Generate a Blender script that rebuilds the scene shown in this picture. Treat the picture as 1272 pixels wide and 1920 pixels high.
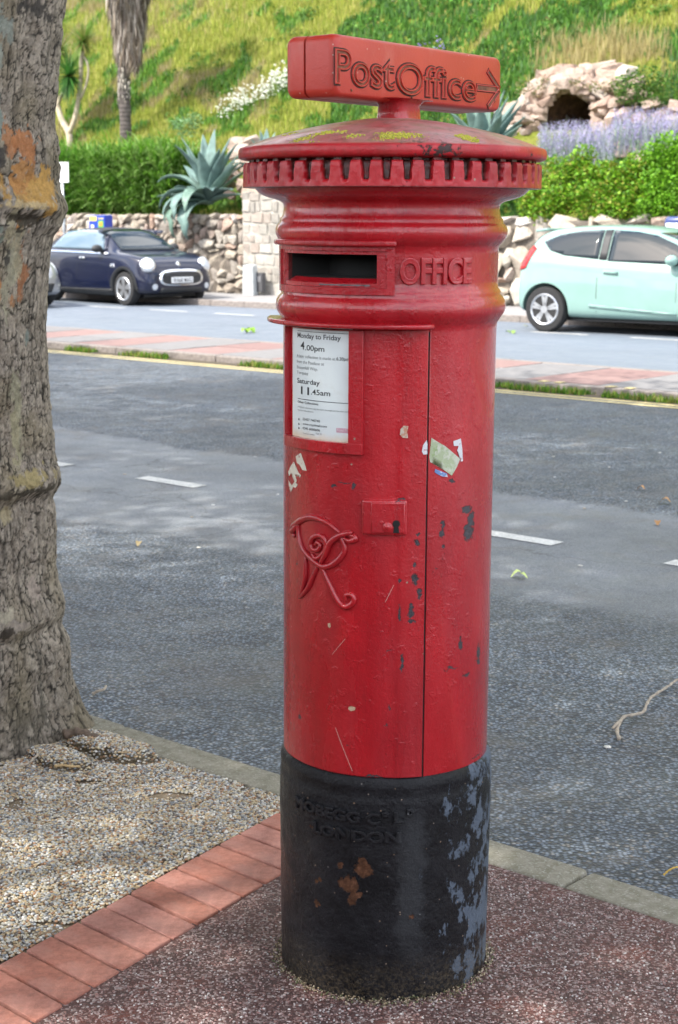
import bpy, bmesh, math, random
import numpy as np
from mathutils import Vector, Matrix
from mathutils.bvhtree import BVHTree
from mathutils import noise as mn
R = math.radians
random.seed(7); rng = np.random.default_rng(11)
for o in list(bpy.data.objects): bpy.data.objects.remove(o)
S = bpy.context.scene
C = S.collection

# ------------------------------------------------------------------ camera, sky, sun, exposure
CAM_H = 1.69; FOC = 3000.0; PITCH = math.atan(560/3000)
cam = bpy.data.cameras.new('camera'); camo = bpy.data.objects.new('camera', cam); C.objects.link(camo)
camo.location = (0, 0, CAM_H); camo.rotation_euler = (math.pi/2-PITCH, 0, 0)
cam.sensor_fit = 'VERTICAL'; cam.sensor_height = 36; cam.sensor_width = 36*1272/1920
cam.lens = 36*FOC/1920; cam.clip_start = .05; cam.clip_end = 400
cam.dof.use_dof = True; cam.dof.focus_distance = 3.75; cam.dof.aperture_fstop = 9
S.camera = camo
S.render.resolution_x = 678; S.render.resolution_y = 1024
SUN_EL, SUN_AZ = 50, 238      # azimuth clockwise from +Y: the sun stands behind the camera to the left
w = bpy.data.worlds.new('World'); S.world = w; w.use_nodes = True
nt = w.node_tree; nt.nodes.clear()
sky = nt.nodes.new('ShaderNodeTexSky'); sky.sky_type = 'NISHITA'; sky.sun_disc = False
sky.sun_elevation = R(SUN_EL); sky.sun_rotation = R(SUN_AZ); sky.dust_density = 2.5; sky.air_density = 1.0
bg = nt.nodes.new('ShaderNodeBackground'); bg.inputs[1].default_value = .15
wo = nt.nodes.new('ShaderNodeOutputWorld')
# broken white cloud over the blue, the same all round
tcw = nt.nodes.new('ShaderNodeTexCoord'); nz = nt.nodes.new('ShaderNodeTexNoise'); nz.inputs['Scale'].default_value = 4.2; nz.inputs['Detail'].default_value = 6; nz.inputs['Roughness'].default_value = .55
nt.links.new(tcw.outputs['Generated'], nz.inputs['Vector'])
cr = nt.nodes.new('ShaderNodeValToRGB'); cr.color_ramp.elements[0].position = .43; cr.color_ramp.elements[1].position = .57
nt.links.new(nz.outputs['Fac'], cr.inputs[0])
mxw = nt.nodes.new('ShaderNodeMix'); mxw.data_type = 'RGBA'; mxw.inputs[7].default_value = (9.0, 9.0, 9.2, 1)
nt.links.new(cr.outputs[0], mxw.inputs[0]); nt.links.new(sky.outputs[0], mxw.inputs[6])
nt.links.new(mxw.outputs[2], bg.inputs[0]); nt.links.new(bg.outputs[0], wo.inputs[0])
sd = bpy.data.lights.new('sun', 'SUN'); sd.energy = 3.0; sd.angle = R(.6); sd.color = (1, .95, .86)
so = bpy.data.objects.new('sun', sd); C.objects.link(so)
az, el = R(SUN_AZ), R(SUN_EL)
SUNV = Vector((math.sin(az)*math.cos(el), math.cos(az)*math.cos(el), math.sin(el)))
so.rotation_euler = SUNV.to_track_quat('Z', 'Y').to_euler(); so.location = (-8, -6, 14)
S.view_settings.view_transform = 'Standard'; S.view_settings.look = 'None'
S.view_settings.gamma = 1; S.view_settings.use_curve_mapping = False
S.view_settings.exposure = 1.5
S.render.engine = 'CYCLES'

# ------------------------------------------------------------------ measuring helpers (photo pixel -> place in metres)
def ray(x, y):
    a = (x-636)/FOC; b = -(y-960)/FOC
    return Vector((a, math.cos(PITCH)+b*math.sin(PITCH), -math.sin(PITCH)+b*math.cos(PITCH)))
def G(x, y, z=0.0):
    r = ray(x, y); t = (z-CAM_H)/r.z; return Vector((r.x*t, r.y*t, z))
def AY(x, y, Y):
    r = ray(x, y); t = Y/r.y; return Vector((r.x*t, Y, CAM_H+r.z*t))
U = Vector((.7507, -.6607, 0)); V = Vector((.6607, .7507, 0))     # along the road / across it
def UV(u, v, z=0.0): return Vector((U.x*u+V.x*v, U.y*u+V.y*v, z))
def PV(x, y, v):                                                   # where that sight line meets the upright plane v
    r = ray(x, y); t = v/(r.x*V.x+r.y*V.y); return Vector((r.x*t, r.y*t, CAM_H+r.z*t))
def uv_of(p): return (p.x*U.x+p.y*U.y, p.x*V.x+p.y*V.y)
ROAD_Z = -.08
UANG = math.atan2(U.y, U.x)

# ------------------------------------------------------------------ object helpers
def tag(o, label=None, cat=None, group=None, kind=None, category=None):
    cat = cat or category
    if label: o['label'] = label
    if cat: o['category'] = cat
    if group: o['group'] = group
    if kind: o['kind'] = kind
    return o
def empty(name, loc=(0, 0, 0), rz=0, **k):
    o = bpy.data.objects.new(name, None); C.objects.link(o); o.location = loc; o.rotation_euler = (0, 0, rz)
    o.empty_display_size = .1
    return tag(o, **k)
def link(name, me, mat=None, parent=None, smooth=False, **k):
    if mat is not None and len(me.materials) == 0: me.materials.append(mat)
    if smooth:
        me.polygons.foreach_set('use_smooth', [True]*len(me.polygons))
    o = bpy.data.objects.new(name, me); C.objects.link(o)
    if parent is not None: o.parent = parent
    return tag(o, **k)
def from_bm(name, bm, mat=None, parent=None, smooth=False, **k):
    me = bpy.data.meshes.new(name); bm.normal_update(); bm.to_mesh(me); bm.free()
    return link(name, me, mat, parent, smooth, **k)
def from_np(name, v, f, mat=None, parent=None, smooth=False, cols=None, **k):
    me = bpy.data.meshes.new(name)
    v = np.asarray(v, np.float32); f = np.asarray(f, np.int32); n = f.shape[1]
    me.vertices.add(len(v)); me.vertices.foreach_set('co', v.ravel())
    me.loops.add(f.size); me.loops.foreach_set('vertex_index', f.ravel())
    me.polygons.add(len(f)); me.polygons.foreach_set('loop_start', np.arange(0, f.size, n, dtype=np.int32))
    try: me.polygons.foreach_set('loop_total', np.full(len(f), n, np.int32))
    except Exception: pass
    me.update(calc_edges=True)
    if cols is not None:
        a = me.color_attributes.new('Col', 'FLOAT_COLOR', 'POINT')
        c = np.ones((len(v), 4), np.float32); c[:, :3] = cols
        a.data.foreach_set('color', c.ravel())
    return link(name, me, mat, parent, smooth, **k)
def bevel(o, wd, seg=2, ang=35):
    m = o.modifiers.new('bevel', 'BEVEL'); m.width = wd; m.segments = seg; m.limit_method = 'ANGLE'; m.angle_limit = R(ang)
    return o
def boxbm(bm, c, s, rot=None):
    r = bmesh.ops.create_cube(bm, size=1)
    for v in r['verts']:
        p = Vector((v.co.x*s[0], v.co.y*s[1], v.co.z*s[2]))
        if rot: p = rot @ p
        v.co = p+Vector(c)
    return r['verts']
def prism(bm, pts, z0, z1):
    a = [bm.verts.new((p[0], p[1], z0)) for p in pts]; b = [bm.verts.new((p[0], p[1], z1)) for p in pts]
    n = len(pts); bm.faces.new(b); bm.faces.new(a[::-1])
    for i in range(n): bm.faces.new((a[i], a[(i+1) % n], b[(i+1) % n], b[i]))
def tube_np(path, rad, n=8, caps=True):
    path = [Vector(p) for p in path]; vs = []; fs = []
    rs = rad if hasattr(rad, '__len__') else [rad]*len(path)
    up = Vector((0, 0, 1)); prev = None
    for i, p in enumerate(path):
        d = (path[min(i+1, len(path)-1)]-path[max(i-1, 0)]).normalized()
        if prev is None:
            a = d.cross(up)
            if a.length < .1: a = d.cross(Vector((1, 0, 0)))
        else:
            a = prev-d*prev.dot(d)
        a.normalize(); prev = a; b = d.cross(a)
        for k in range(n):
            t = 2*math.pi*k/n; q = p+(a*math.cos(t)+b*math.sin(t))*rs[i]; vs.append(q[:])
    for i in range(len(path)-1):
        for k in range(n):
            fs.append((i*n+k, i*n+(k+1) % n, (i+1)*n+(k+1) % n, (i+1)*n+k))
    return vs, fs
def add_tube(bm, path, rad, n=8):
    vs, fs = tube_np(path, rad, n); b = [bm.verts.new(v) for v in vs]
    for f in fs: bm.faces.new([b[i] for i in f])
    try: bm.faces.new(b[:n][::-1]); bm.faces.new(b[-n:])
    except Exception: pass
def smooth_path(pts, k=6):
    pts = [Vector(p) for p in pts]; out = []
    for i in range(len(pts)-1):
        p0, p1, p2, p3 = pts[max(i-1, 0)], pts[i], pts[i+1], pts[min(i+2, len(pts)-1)]
        for j in range(k):
            t = j/k
            out.append(.5*((2*p1)+(p2-p0)*t+(2*p0-5*p1+4*p2-p3)*t*t+(3*p1-p0-3*p2+p3)*t**3))
    out.append(pts[-1]); return out
def scatter(bv, bf, pos, scl, rz, tilt=None, tdir=None, cols=None):
    """many copies of one tiny mesh joined as arrays"""
    bv = np.asarray(bv, float); bf = np.asarray(bf, int); n = len(pos); m = len(bv)
    scl = np.asarray(scl, float)
    if scl.ndim == 1: scl = np.stack([scl]*3, 1)
    v = bv[None]*scl[:, None, :]
    if tilt is not None:
        c, s = np.cos(tilt)[:, None], np.sin(tilt)[:, None]
        y = v[..., 1]*c-v[..., 2]*s; z = v[..., 1]*s+v[..., 2]*c; v = np.stack([v[..., 0], y, z], -1)
    c, s = np.cos(rz)[:, None], np.sin(rz)[:, None]
    x = v[..., 0]*c-v[..., 1]*s; y = v[..., 0]*s+v[..., 1]*c
    v = np.stack([x, y, v[..., 2]], -1)+np.asarray(pos)[:, None, :]
    f = bf[None]+(np.arange(n)*m)[:, None, None]
    cc = None
    if cols is not None: cc = np.repeat(np.asarray(cols), m, 0)
    return v.reshape(-1, 3), f.reshape(-1, bf.shape[1]), cc
def ico(sub=1):
    bm = bmesh.new(); bmesh.ops.create_icosphere(bm, subdivisions=sub, radius=1)
    v = np.array([p.co[:] for p in bm.verts]); f = np.array([[q.index for q in a.verts] for a in bm.faces]); bm.free(); return v, f
ICO_V, ICO_F = ico(1); ICO2_V, ICO2_F = ico(2)
BLADE_V = [(-.5, 0, 0), (.5, 0, 0), (-.38, .06, .5), (.38, .06, .5), (0, .3, 1)]
BLADE_F = [(0, 1, 3), (0, 3, 2), (2, 3, 4)]
LEAF_V = [(0, 0, 0), (-.4, .45, .06), (.4, .45, .06), (0, 1, -.05)]
LEAF_F = [(0, 2, 1), (1, 2, 3)]

# ------------------------------------------------------------------ materials
class NT:
    def __init__(s, name):
        s.m = bpy.data.materials.new(name); s.m.use_nodes = True; s.t = s.m.node_tree
        s.b = s.t.nodes['Principled BSDF']; s.co = None
    def n(s, ty, **k):
        x = s.t.nodes.new(ty)
        for a, b in k.items(): setattr(x, a, b)
        return x
    def l(s, a, b): s.t.links.new(a, b)
    def coords(s, kind='Object'):
        if s.co is None: s.co = s.n('ShaderNodeTexCoord')
        return s.co.outputs[kind]
    def scaled(s, v, loc=(0, 0, 0), kind='Object', rot=(0, 0, 0)):
        m = s.n('ShaderNodeMapping'); m.inputs['Scale'].default_value = v; m.inputs['Location'].default_value = loc
        m.inputs['Rotation'].default_value = rot
        s.l(s.coords(kind), m.inputs[0]); return m.outputs[0]
    def noise(s, scale, detail=4, rough=.55, vec=None, dist=0):
        x = s.n('ShaderNodeTexNoise'); x.inputs['Scale'].default_value = scale; x.inputs['Detail'].default_value = detail
        x.inputs['Roughness'].default_value = rough; x.inputs['Distortion'].default_value = dist
        s.l(vec or s.coords(), x.inputs['Vector']); return x.outputs['Fac']
    def vor(s, scale, vec=None, feature='F1', rnd=1):
        x = s.n('ShaderNodeTexVoronoi'); x.feature = feature; x.inputs['Scale'].default_value = scale
        x.inputs['Randomness'].default_value = rnd
        s.l(vec or s.coords(), x.inputs['Vector']); return x
    def ramp(s, f, stops, interp='LINEAR'):
        x = s.n('ShaderNodeValToRGB'); e = x.color_ramp; e.interpolation = interp
        while len(e.elements) < len(stops): e.elements.new(.5)
        for i, (p, c) in enumerate(stops):
            e.elements[i].position = p; e.elements[i].color = (c if hasattr(c, '__len__') else (c, c, c))[:3]+(1,) if hasattr(c, '__len__') else (c, c, c, 1)
        s.l(f, x.inputs[0]); return x.outputs[0]
    def mix(s, f, a, b, blend='MIX'):
        x = s.n('ShaderNodeMix', data_type='RGBA', blend_type=blend)
        for i, q in ((0, f), (6, a), (7, b)):
            if isinstance(q, (int, float)): x.inputs[i].default_value = q if i == 0 else (q, q, q, 1)
            elif isinstance(q, tuple): x.inputs[i].default_value = q+(1,)
            else: s.l(q, x.inputs[i])
        return x.outputs[2]
    def math(s, op, a, b=0, c=0, clamp=False):
        x = s.n('ShaderNodeMath', operation=op, use_clamp=clamp)
        for i, q in enumerate((a, b, c)):
            if isinstance(q, (int, float)): x.inputs[i].default_value = q
            else: s.l(q, x.inputs[i])
        return x.outputs[0]
    def sep(s, vec=None):
        x = s.n('ShaderNodeSeparateXYZ'); s.l(vec or s.coords(), x.inputs[0]); return x.outputs
    def bump(s, h, dist=.01, strength=1, prev=None):
        x = s.n('ShaderNodeBump'); x.inputs['Distance'].default_value = dist; x.inputs['Strength'].default_value = strength
        s.l(h, x.inputs['Height'])
        if prev is not None: s.l(prev, x.inputs['Normal'])
        return x.outputs[0]
    def set(s, **k):
        for a, q in k.items():
            nm = {'col': 'Base Color', 'rough': 'Roughness', 'metal': 'Metallic', 'normal': 'Normal', 'coat': 'Coat Weight', 'coatr': 'Coat Roughness',
                  'spec': 'Specular IOR Level', 'trans': 'Transmission Weight', 'sub': 'Subsurface Weight'}[a]
            i = s.b.inputs[nm]
            if isinstance(q, (int, float)): i.default_value = q
            elif isinstance(q, tuple): i.default_value = q+(1,)
            else: s.l(q, i)
        return s.m
def plain(name, col, rough=.5, metal=0, coat=0, var=.18, sc=14, bump=0, bsc=120, spec=.5):
    s = NT(name); f = s.noise(sc, 5)
    a = tuple(c*(1-var) for c in col); b = tuple(min(1, c*(1+var)) for c in col)
    s.set(col=s.ramp(f, [(.3, a), (.7, b)]), rough=rough, metal=metal, coat=coat, spec=spec)
    if bump: s.set(normal=s.bump(s.noise(bsc, 4), bump))
    return s.m
def attr_mat(name, rough=.6, spec=.3, trans=0, bump=0, bsc=200, backlit=0, var=0):
    s = NT(name); a = s.n('ShaderNodeAttribute', attribute_name='Col')
    c = a.outputs['Color']
    if var: c = s.mix(1.0, c, s.ramp(s.noise(bsc, 4), [(.25, 1-var), (.75, 1+var)]), 'MULTIPLY')
    s.set(col=c, rough=rough, spec=spec)
    if bump: s.set(normal=s.bump(s.noise(bsc, 4), bump))
    if backlit:
        tr = s.n('ShaderNodeBsdfTranslucent'); s.l(c, tr.inputs[0]); mx = s.n('ShaderNodeMixShader'); mx.inputs[0].default_value = backlit
        s.l(s.b.outputs[0], mx.inputs[1]); s.l(tr.outputs[0], mx.inputs[2]); s.l(mx.outputs[0], s.t.nodes['Material Output'].inputs[0])
    return s.m
def rand_mat(name, stops, rough=.8, sc=10, var=.25, bump=.01, bsc=40, spec=.3):
    """colour differs from object to object"""
    s = NT(name); oi = s.n('ShaderNodeObjectInfo'); c = s.ramp(oi.outputs['Random'], stops)
    g = s.coords('Object')
    add = s.n('ShaderNodeVectorMath', operation='ADD'); s.l(g, add.inputs[0]); s.l(oi.outputs['Random'], add.inputs[1])
    sc1 = s.n('ShaderNodeVectorMath', operation='SCALE'); sc1.inputs['Scale'].default_value = 1; s.l(add.outputs[0], sc1.inputs[0])
    f = s.noise(sc, 6, .6, sc1.outputs[0])
    c2 = s.mix(1.0, c, s.ramp(f, [(.25, 1-var), (.75, 1+var)]), 'MULTIPLY')
    s.set(col=c2, rough=rough, spec=spec, normal=s.bump(s.noise(bsc, 5, .6, sc1.outputs[0]), bump)); return s.m
def srgb(r, g, b):
    f = lambda c: (c/255/12.92) if c/255 <= .04045 else ((c/255+.055)/1.055)**2.4
    return (f(r), f(g), f(b))
# ================================================================== GROUND, ROAD, PATH
def asphalt_near():
    s = NT('asphalt'); co = s.coords('Object'); x, y, z = s.sep(co)
    vv = s.math('ADD', s.math('MULTIPLY', x, V.x), s.math('MULTIPLY', y, V.y))
    wob = s.noise(.55, 3, .5, dist=.4)
    vw = s.math('ADD', vv, s.math('MULTIPLY', s.math('SUBTRACT', wob, .5), 1.1))
    # smoother re-laid strip down the middle of the carriageway
    vw = s.math('ADD', vw, s.math('MULTIPLY', s.math('SUBTRACT', s.noise(9, 5, .8), .5), .5))
    strip = s.ramp(s.math('DIVIDE', vw, 26.0), [(0, 0), (5.85/26, 0), (6.12/26, .85), (8.3/26, .85), (8.42/26, 0), (15/26, 0), (15.1/26, 1), (1, 1)])
    stone = s.vor(78); st2 = s.vor(200)
    cellv = s.n('ShaderNodeSeparateColor'); s.l(stone.outputs['Color'], cellv.inputs[0])
    cv = cellv.outputs[0]
    rough_c = s.ramp(cv, [(0, (.060, .074, .100)), (.45, (.160, .198, .252)), (.8, (.26, .31, .38)), (.94, (.23, .215, .20)), (1, (.42, .42, .42))])
    gap = s.ramp(stone.outputs['Distance'], [(.28, 1), (.60, .22)])
    rough_c = s.mix(1, rough_c, gap, 'MULTIPLY')
    c2 = s.n('ShaderNodeSeparateColor'); s.l(st2.outputs['Color'], c2.inputs[0])
    smooth_c = s.ramp(c2.outputs[0], [(0, (.115, .128, .150)), (.6, (.18, .195, .220)), (1, (.29, .30, .31))])
    base = s.mix(strip, rough_c, smooth_c)
    big = s.ramp(s.noise(.9, 6, .65), [(.3, .72), (.7, 1.2)])
    # tyre-polished tracks along the lanes and hairline cracks
    tv = s.math('ADD', vv, s.math('MULTIPLY', s.noise(.4, 2), .5)); tr = s.math('ABSOLUTE', s.math('SUBTRACT', s.math('FRACT', s.math('DIVIDE', tv, 1.75)), .5))
    base = s.mix(s.ramp(tr, [(.05, .22), (.28, 0)]), base, (.075, .082, .092))
    ck = s.n('ShaderNodeTexVoronoi', feature='DISTANCE_TO_EDGE'); ck.inputs['Scale'].default_value = .33
    cw_ = s.n('ShaderNodeVectorMath', operation='ADD'); nn_ = s.n('ShaderNodeTexNoise'); nn_.inputs['Scale'].default_value = 3.2; nn_.inputs['Detail'].default_value = 6
    sc_ = s.n('ShaderNodeVectorMath', operation='SCALE'); sc_.inputs['Scale'].default_value = .55; s.l(nn_.outputs['Color'], sc_.inputs[0]); s.l(co, nn_.inputs['Vector']); s.l(co, cw_.inputs[0]); s.l(sc_.outputs[0], cw_.inputs[1]); s.l(cw_.outputs[0], ck.inputs['Vector'])
    crack = s.ramp(ck.outputs['Distance'], [(.0015, .55), (.004, 0)]); base = s.mix(crack, base, (.03, .032, .035))
    base = s.mix(1, base, big, 'MULTIPLY')
    stain = s.ramp(s.noise(2.2, 5, .65, dist=.6), [(.52, 0), (.72, .5)])
    base = s.mix(stain, base, (.135, .118, .105))
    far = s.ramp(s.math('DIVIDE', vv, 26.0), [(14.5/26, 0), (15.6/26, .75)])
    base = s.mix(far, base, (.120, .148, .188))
    hgt = s.math('SUBTRACT', 1.0, stone.outputs['Distance'])
    hgt = s.math('ADD', hgt, s.math('MULTIPLY', cv, .6))
    h2 = s.math('MULTIPLY', s.math('SUBTRACT', 1.0, st2.outputs['Distance']), .25)
    mm = s.n('ShaderNodeMix', data_type='FLOAT'); s.l(strip, mm.inputs[0]); s.l(hgt, mm.inputs[2]); s.l(h2, mm.inputs[3])
    nb = s.bump(mm.outputs[0], .008, 1)
    nb = s.bump(s.noise(3.0, 4), .012, .5, nb)
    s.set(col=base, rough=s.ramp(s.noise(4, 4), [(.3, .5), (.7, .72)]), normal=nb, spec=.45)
    return s.m
M_ASPH = asphalt_near()
def sheet(name, uvs, z, mat, **k):
    bm = bmesh.new(); bm.faces.new([bm.verts.new(UV(u, v, z)) for u, v in uvs])
    return from_bm(name, bm, mat, **k)
# carriageways: one asphalt sheet from kerb to kerb, both sides of the reservation
sheet('road', [(-60, 3.30), (60, 3.30), (60, 22.0), (-60, 22.0)], ROAD_Z, M_ASPH, kind='structure')
M_DIRT = plain('bed_soil', (.075, .055, .038), .95, var=.35, sc=9, bump=.02, bsc=30)
sheet('ground', [(-160, -60), (160, -60), (160, 200), (-160, 200)], -.35, M_DIRT, kind='structure')

# ---- painted lines
def road_paint(name, col):
    s = NT(name); f = s.noise(60, 6, .7); f2 = s.noise(2.5, 4)
    wear = s.ramp(s.math('ADD', f, s.math('MULTIPLY', f2, .35)), [(.50, 1), (.80, .55)])
    s.set(col=s.mix(1, col, wear, 'MULTIPLY'), rough=.6, normal=s.bump(s.noise(150, 4), .004)); return s.m
M_WHITE = road_paint('road_white', (.74, .74, .72)); M_YEL = road_paint('road_yellow', (.70, .58, .27))
def stripe(name, u0, u1, v0, v1, mat, zoff=.004, **k):
    bm = bmesh.new(); n = max(1, int((u1-u0)/3))
    for i in range(n):
        a = u0+(u1-u0)*i/n; b = u0+(u1-u0)*(i+1)/n
        bm.faces.new([bm.verts.new(UV(q, w_, ROAD_Z+zoff)) for q, w_ in ((a, v0), (b, v0), (b, v1), (a, v1))])
    return from_bm(name, bm, mat, kind='structure', **k)
def ln(px, py): return uv_of(G(px, py, ROAD_Z))
a1, a2 = ln(258, 897), ln(383, 912); vc = (a1[1]+a2[1])/2; dlen = a2[0]-a1[0]
b1 = ln(920, 997); b2 = ln(1055, 1018); c1 = ln(132, 873); d1 = ln(1255, 1054)
for (ua, ub) in ((a1[0], a2[0]), (c1[0]-dlen, c1[0]), (b2[0]-dlen, b2[0]), (d1[0], d1[0]+dlen)):
    stripe('lane_dash', ua, ub, vc-.062, vc+.062, M_WHITE)
for k in range(1, 4): stripe('lane_dash', c1[0]-dlen-k*2.2, c1[0]-k*2.2, vc-.045, vc+.045, M_WHITE)
y1 = ln(530, 698)[1]; 
stripe('yellow_line', -40, 40, y1-.11, y1-.04, M_YEL); stripe('yellow_line', -40, 40, y1+.05, y1+.12, M_YEL)
vb = ln(390, 587)[1]
u_ = -38.0
while u_ < -2: stripe('parking_bay_dash', u_, u_+1.0, vb-.05, vb+.05, M_WHITE); u_ += 1.72
vb2 = ln(1136, 636)[1]

# ---- kerbs
M_KERB = NT('kerb_concrete')
def kerbmat():
    s = M_KERB; f = s.noise(26, 6, .7); g = s.vor(190); gc = s.n('ShaderNodeSeparateColor'); s.l(g.outputs['Color'], gc.inputs[0])
    a = s.ramp(f, [(.3, (.14, .130, .085)), (.55, (.23, .215, .165)), (.75, (.31, .29, .24))])
    a = s.mix(s.ramp(gc.outputs[0], [(.8, 0), (.95, .55)]), a, (.36, .35, .31))
    s.set(col=a, rough=.9, normal=s.bump(s.math('ADD', s.noise(160, 5), s.math('MULTIPLY', f, .6)), .004)); return s.m
kerbmat(); M_KERB = M_KERB.m
def kerb_run(name, u0, u1, v0, v1, z0, z1, L, seed, mat):
    root = empty(name, kind='structure')
    u = u0; i = 0
    me = None
    while u < u1:
        if me is None:
            bm = bmesh.new()
            g = 5
            boxbm(bm, (L/2-.003, (v1-v0)/2, (z0+z1)/2), (L-.008, v1-v0, z1-z0))
            me = bpy.data.meshes.new('kerb_stone'); bm.to_mesh(me); bm.free(); me.materials.append(mat)
        o = bpy.data.objects.new('kerb_stone', me); C.objects.link(o); o.parent = root
        o.location = UV(u, v0+random.uniform(-.003, .003), random.uniform(-.003, .003)); o.rotation_euler = (random.uniform(-.006, .006), 0, UANG+random.uniform(-.002, .002))
        bevel(o, .012, 3)
        u += L; i += 1
    return root
jk = uv_of(G(1093, 1640, 0))[0]
k_out, k_in = 3.40, 3.262
L = .915
u0k = jk-8*L
kerb_run('kerb', u0k, 8, k_in, k_out, -.22, 0.0, L, 1, M_KERB)
# reservation: raised strip of pink and grey slabs between two kerb edges
RN, RF = 13.55, 15.5
M_RK = plain('reservation_kerb', (.20, .175, .16), .9, var=.3, sc=18, bump=.005, bsc=90)
kerb_run('reservation_kerb', -31.3, 0, RN, RN+.15, -.2, .0, .915, 2, M_RK)
kerb_run('reservation_kerb', -31.0, 0, RF-.12, RF, -.2, .0, .915, 3, M_RK)
M_SLP = rand_mat('slab_pink', [(0, (.19, .118, .112)), (1, (.24, .160, .148))], .85, 9, .16, .003, 60)
M_SLG = rand_mat('slab_grey', [(0, (.145, .140, .145)), (1, (.195, .19, .19))], .85, 9, .16, .003, 60)
pv = empty('reservation_paving', kind='structure')
sub_ = sheet('slab_bed', [(-60, RN+.1), (60, RN+.1), (60, RF-.1), (-60, RF-.1)], -.03, plain('joint_sand', (.09, .08, .065), .95), parent=pv)
sl_me = {}
for nm, mt in (('p', M_SLP), ('g', M_SLG)):
    bm = bmesh.new(); boxbm(bm, (0, 0, -.03), (.89, .846, .056)); me = bpy.data.meshes.new('slab'); bm.to_mesh(me); bm.free(); me.materials.append(mt); sl_me[nm] = me
for i in range(-34, 0):
    for j in range(2):
        o = bpy.data.objects.new('slab', sl_me['p' if (i+j*0) % 2 == 0 else 'g']); C.objects.link(o); o.parent = pv
        o.location = UV(i*.905, RN+.15+.425+j*.852, random.uniform(-.004, .003)+.002); o.rotation_euler = (random.uniform(-.004, .004), random.uniform(-.004, .004), UANG)
# gutter weeds at the foot of the reservation kerb
def clumps(n, u0, u1, v0, v1, thr, sc):
    out = []
    while len(out) < n:
        u = random.uniform(u0, u1); v = random.uniform(v0, v1)
        if mn.noise(Vector((u*sc, v*.6, 3.1))) > thr: out.append((u, v))
    return out
pts = clumps(7500, -26, -4, y1+.19, RN-.005, -.02, 1.1)
P = np.array([UV(u, v, ROAD_Z)[:] for u, v in pts]); n = len(P)
gc = np.array([(.10, .22, .02), (.17, .28, .03), (.06, .15, .015), (.26, .24, .07)])[rng.integers(0, 4, n)]*rng.uniform(.7, 1.2, (n, 1))
v, f, cc = scatter(BLADE_V, BLADE_F, P, np.stack([rng.uniform(.010, .022, n), rng.uniform(.03, .12, n), rng.uniform(.02, .085, n)], 1), rng.uniform(0, 6.28, n), cols=gc)
M_GRASS = attr_mat('grass_blades', .6, .25, backlit=.35)
from_np('gutter_grass', v, f, M_GRASS, cols=cc, kind='stuff', label='weedy green grass growing in the gutter below the reservation kerb', category='grass')
M_SOILG = plain('gutter_dirt', (.07, .055, .035), .95, var=.4, sc=20, bump=.01, bsc=60)
stripe('gutter_dirt', -40, 40, y1+.16, RN-.002, M_SOILG, .002)
# far pavement
M_FP = plain('far_pavement', (.24, .235, .235), .9, var=.14, sc=3, bump=.004, bsc=60)
kerb_run('far_kerb', -40, -3, 21.9, 22.04, -.2, .03, .915, 4, M_RK)
sheet('pavement', [(-60, 22.04), (60, 22.04), (60, 25), (-60, 25)], .02, M_FP, kind='structure')
# yellow loading blips on reservation kerb
bm = bmesh.new()
for px in (885, 935, 1095, 1150):
    u, v = uv_of(G(px-25 if px < 1000 else px, 736 if px < 1000 else 732, 0))
    for dz in (0,):
        bm.faces.new([bm.verts.new(UV(u+a, b, .0075)) for a, b in ((0, RN+.01), (.09, RN+.01), (.09, RN+.14), (0, RN+.14))])
u, v = uv_of(G(520, 690, 0)); 
bm.faces.new([bm.verts.new(UV(u+a, b, .0075)) for a, b in ((0, RN+.01), (.12, RN+.01), (.12, RN+.14), (0, RN+.14))])
bm.faces.new([bm.verts.new(UV(u+a, RN-.0045, b)) for a, b in ((0, -.075), (.12, -.075), (.12, -.012), (0, -.012))])
from_bm('kerb_blips', bm, M_YEL, kind='structure')

# ---- footpath of dark red aggregate
def pathmat():
    s = NT('red_aggregate'); f = s.noise(3.2, 5, .65); g = s.noise(90, 6, .7)
    a = s.ramp(f, [(.28, (.105, .034, .027)), (.5, (.10, .048, .042)), (.72, (.19, .050, .032))])
    a = s.mix(s.ramp(g, [(.42, 0), (.66, .8)]), a, (.055, .038, .036))
    vo = s.vor(170); vc_ = s.n('ShaderNodeSeparateColor'); s.l(vo.outputs['Color'], vc_.inputs[0])
    a = s.mix(s.ramp(vc_.outputs[0], [(.62, 0), (.78, .6)]), a, s.ramp(vc_.outputs[1], [(0, (.24, .15, .14)), (.5, (.40, .29, .27)), (1, (.52, .46, .44))]))
    h = s.math('SUBTRACT', 1.0, vo.outputs['Distance'])
    s.set(col=a, rough=.72, normal=s.bump(h, .005, .8, s.bump(g, .006)), spec=.4); return s.m
M_PATH = pathmat()
E_ = []
bA = G(0+110/2.356, 1280+1185/2.356); bB = G(1145/2.356, 1280+620/2.356)
bd = (bB-bA).normalized(); bn = Vector((bd.y, -bd.x, 0))              # bn: towards the path
jd = Vector((math.cos(R(-43.6)), math.sin(R(-43.6)), 0))               # direction of brick joints
pit = (bB-bA).length/10; BL = .257
def bpt(t, s_): return bA+bd*t+jd*s_
# row runs until the kerb
def kerb_t(s_):
    p0 = bpt(0, s_); return (k_in-p0.dot(V))/bd.dot(V)
sh = [bpt(-3, BL)-Vector((0, 0, 0)), bpt(kerb_t(BL), BL)]
bm = bmesh.new()
pp = [bpt(-3, BL-.02), bpt(kerb_t(BL-.02), BL-.02), UV(40, k_in), UV(40, -8), UV(-20, -12)]
bm.faces.new([bm.verts.new((p.x, p.y, -.004)) for p in pp])
from_bm('footpath', bm, M_PATH, kind='structure')
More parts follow.
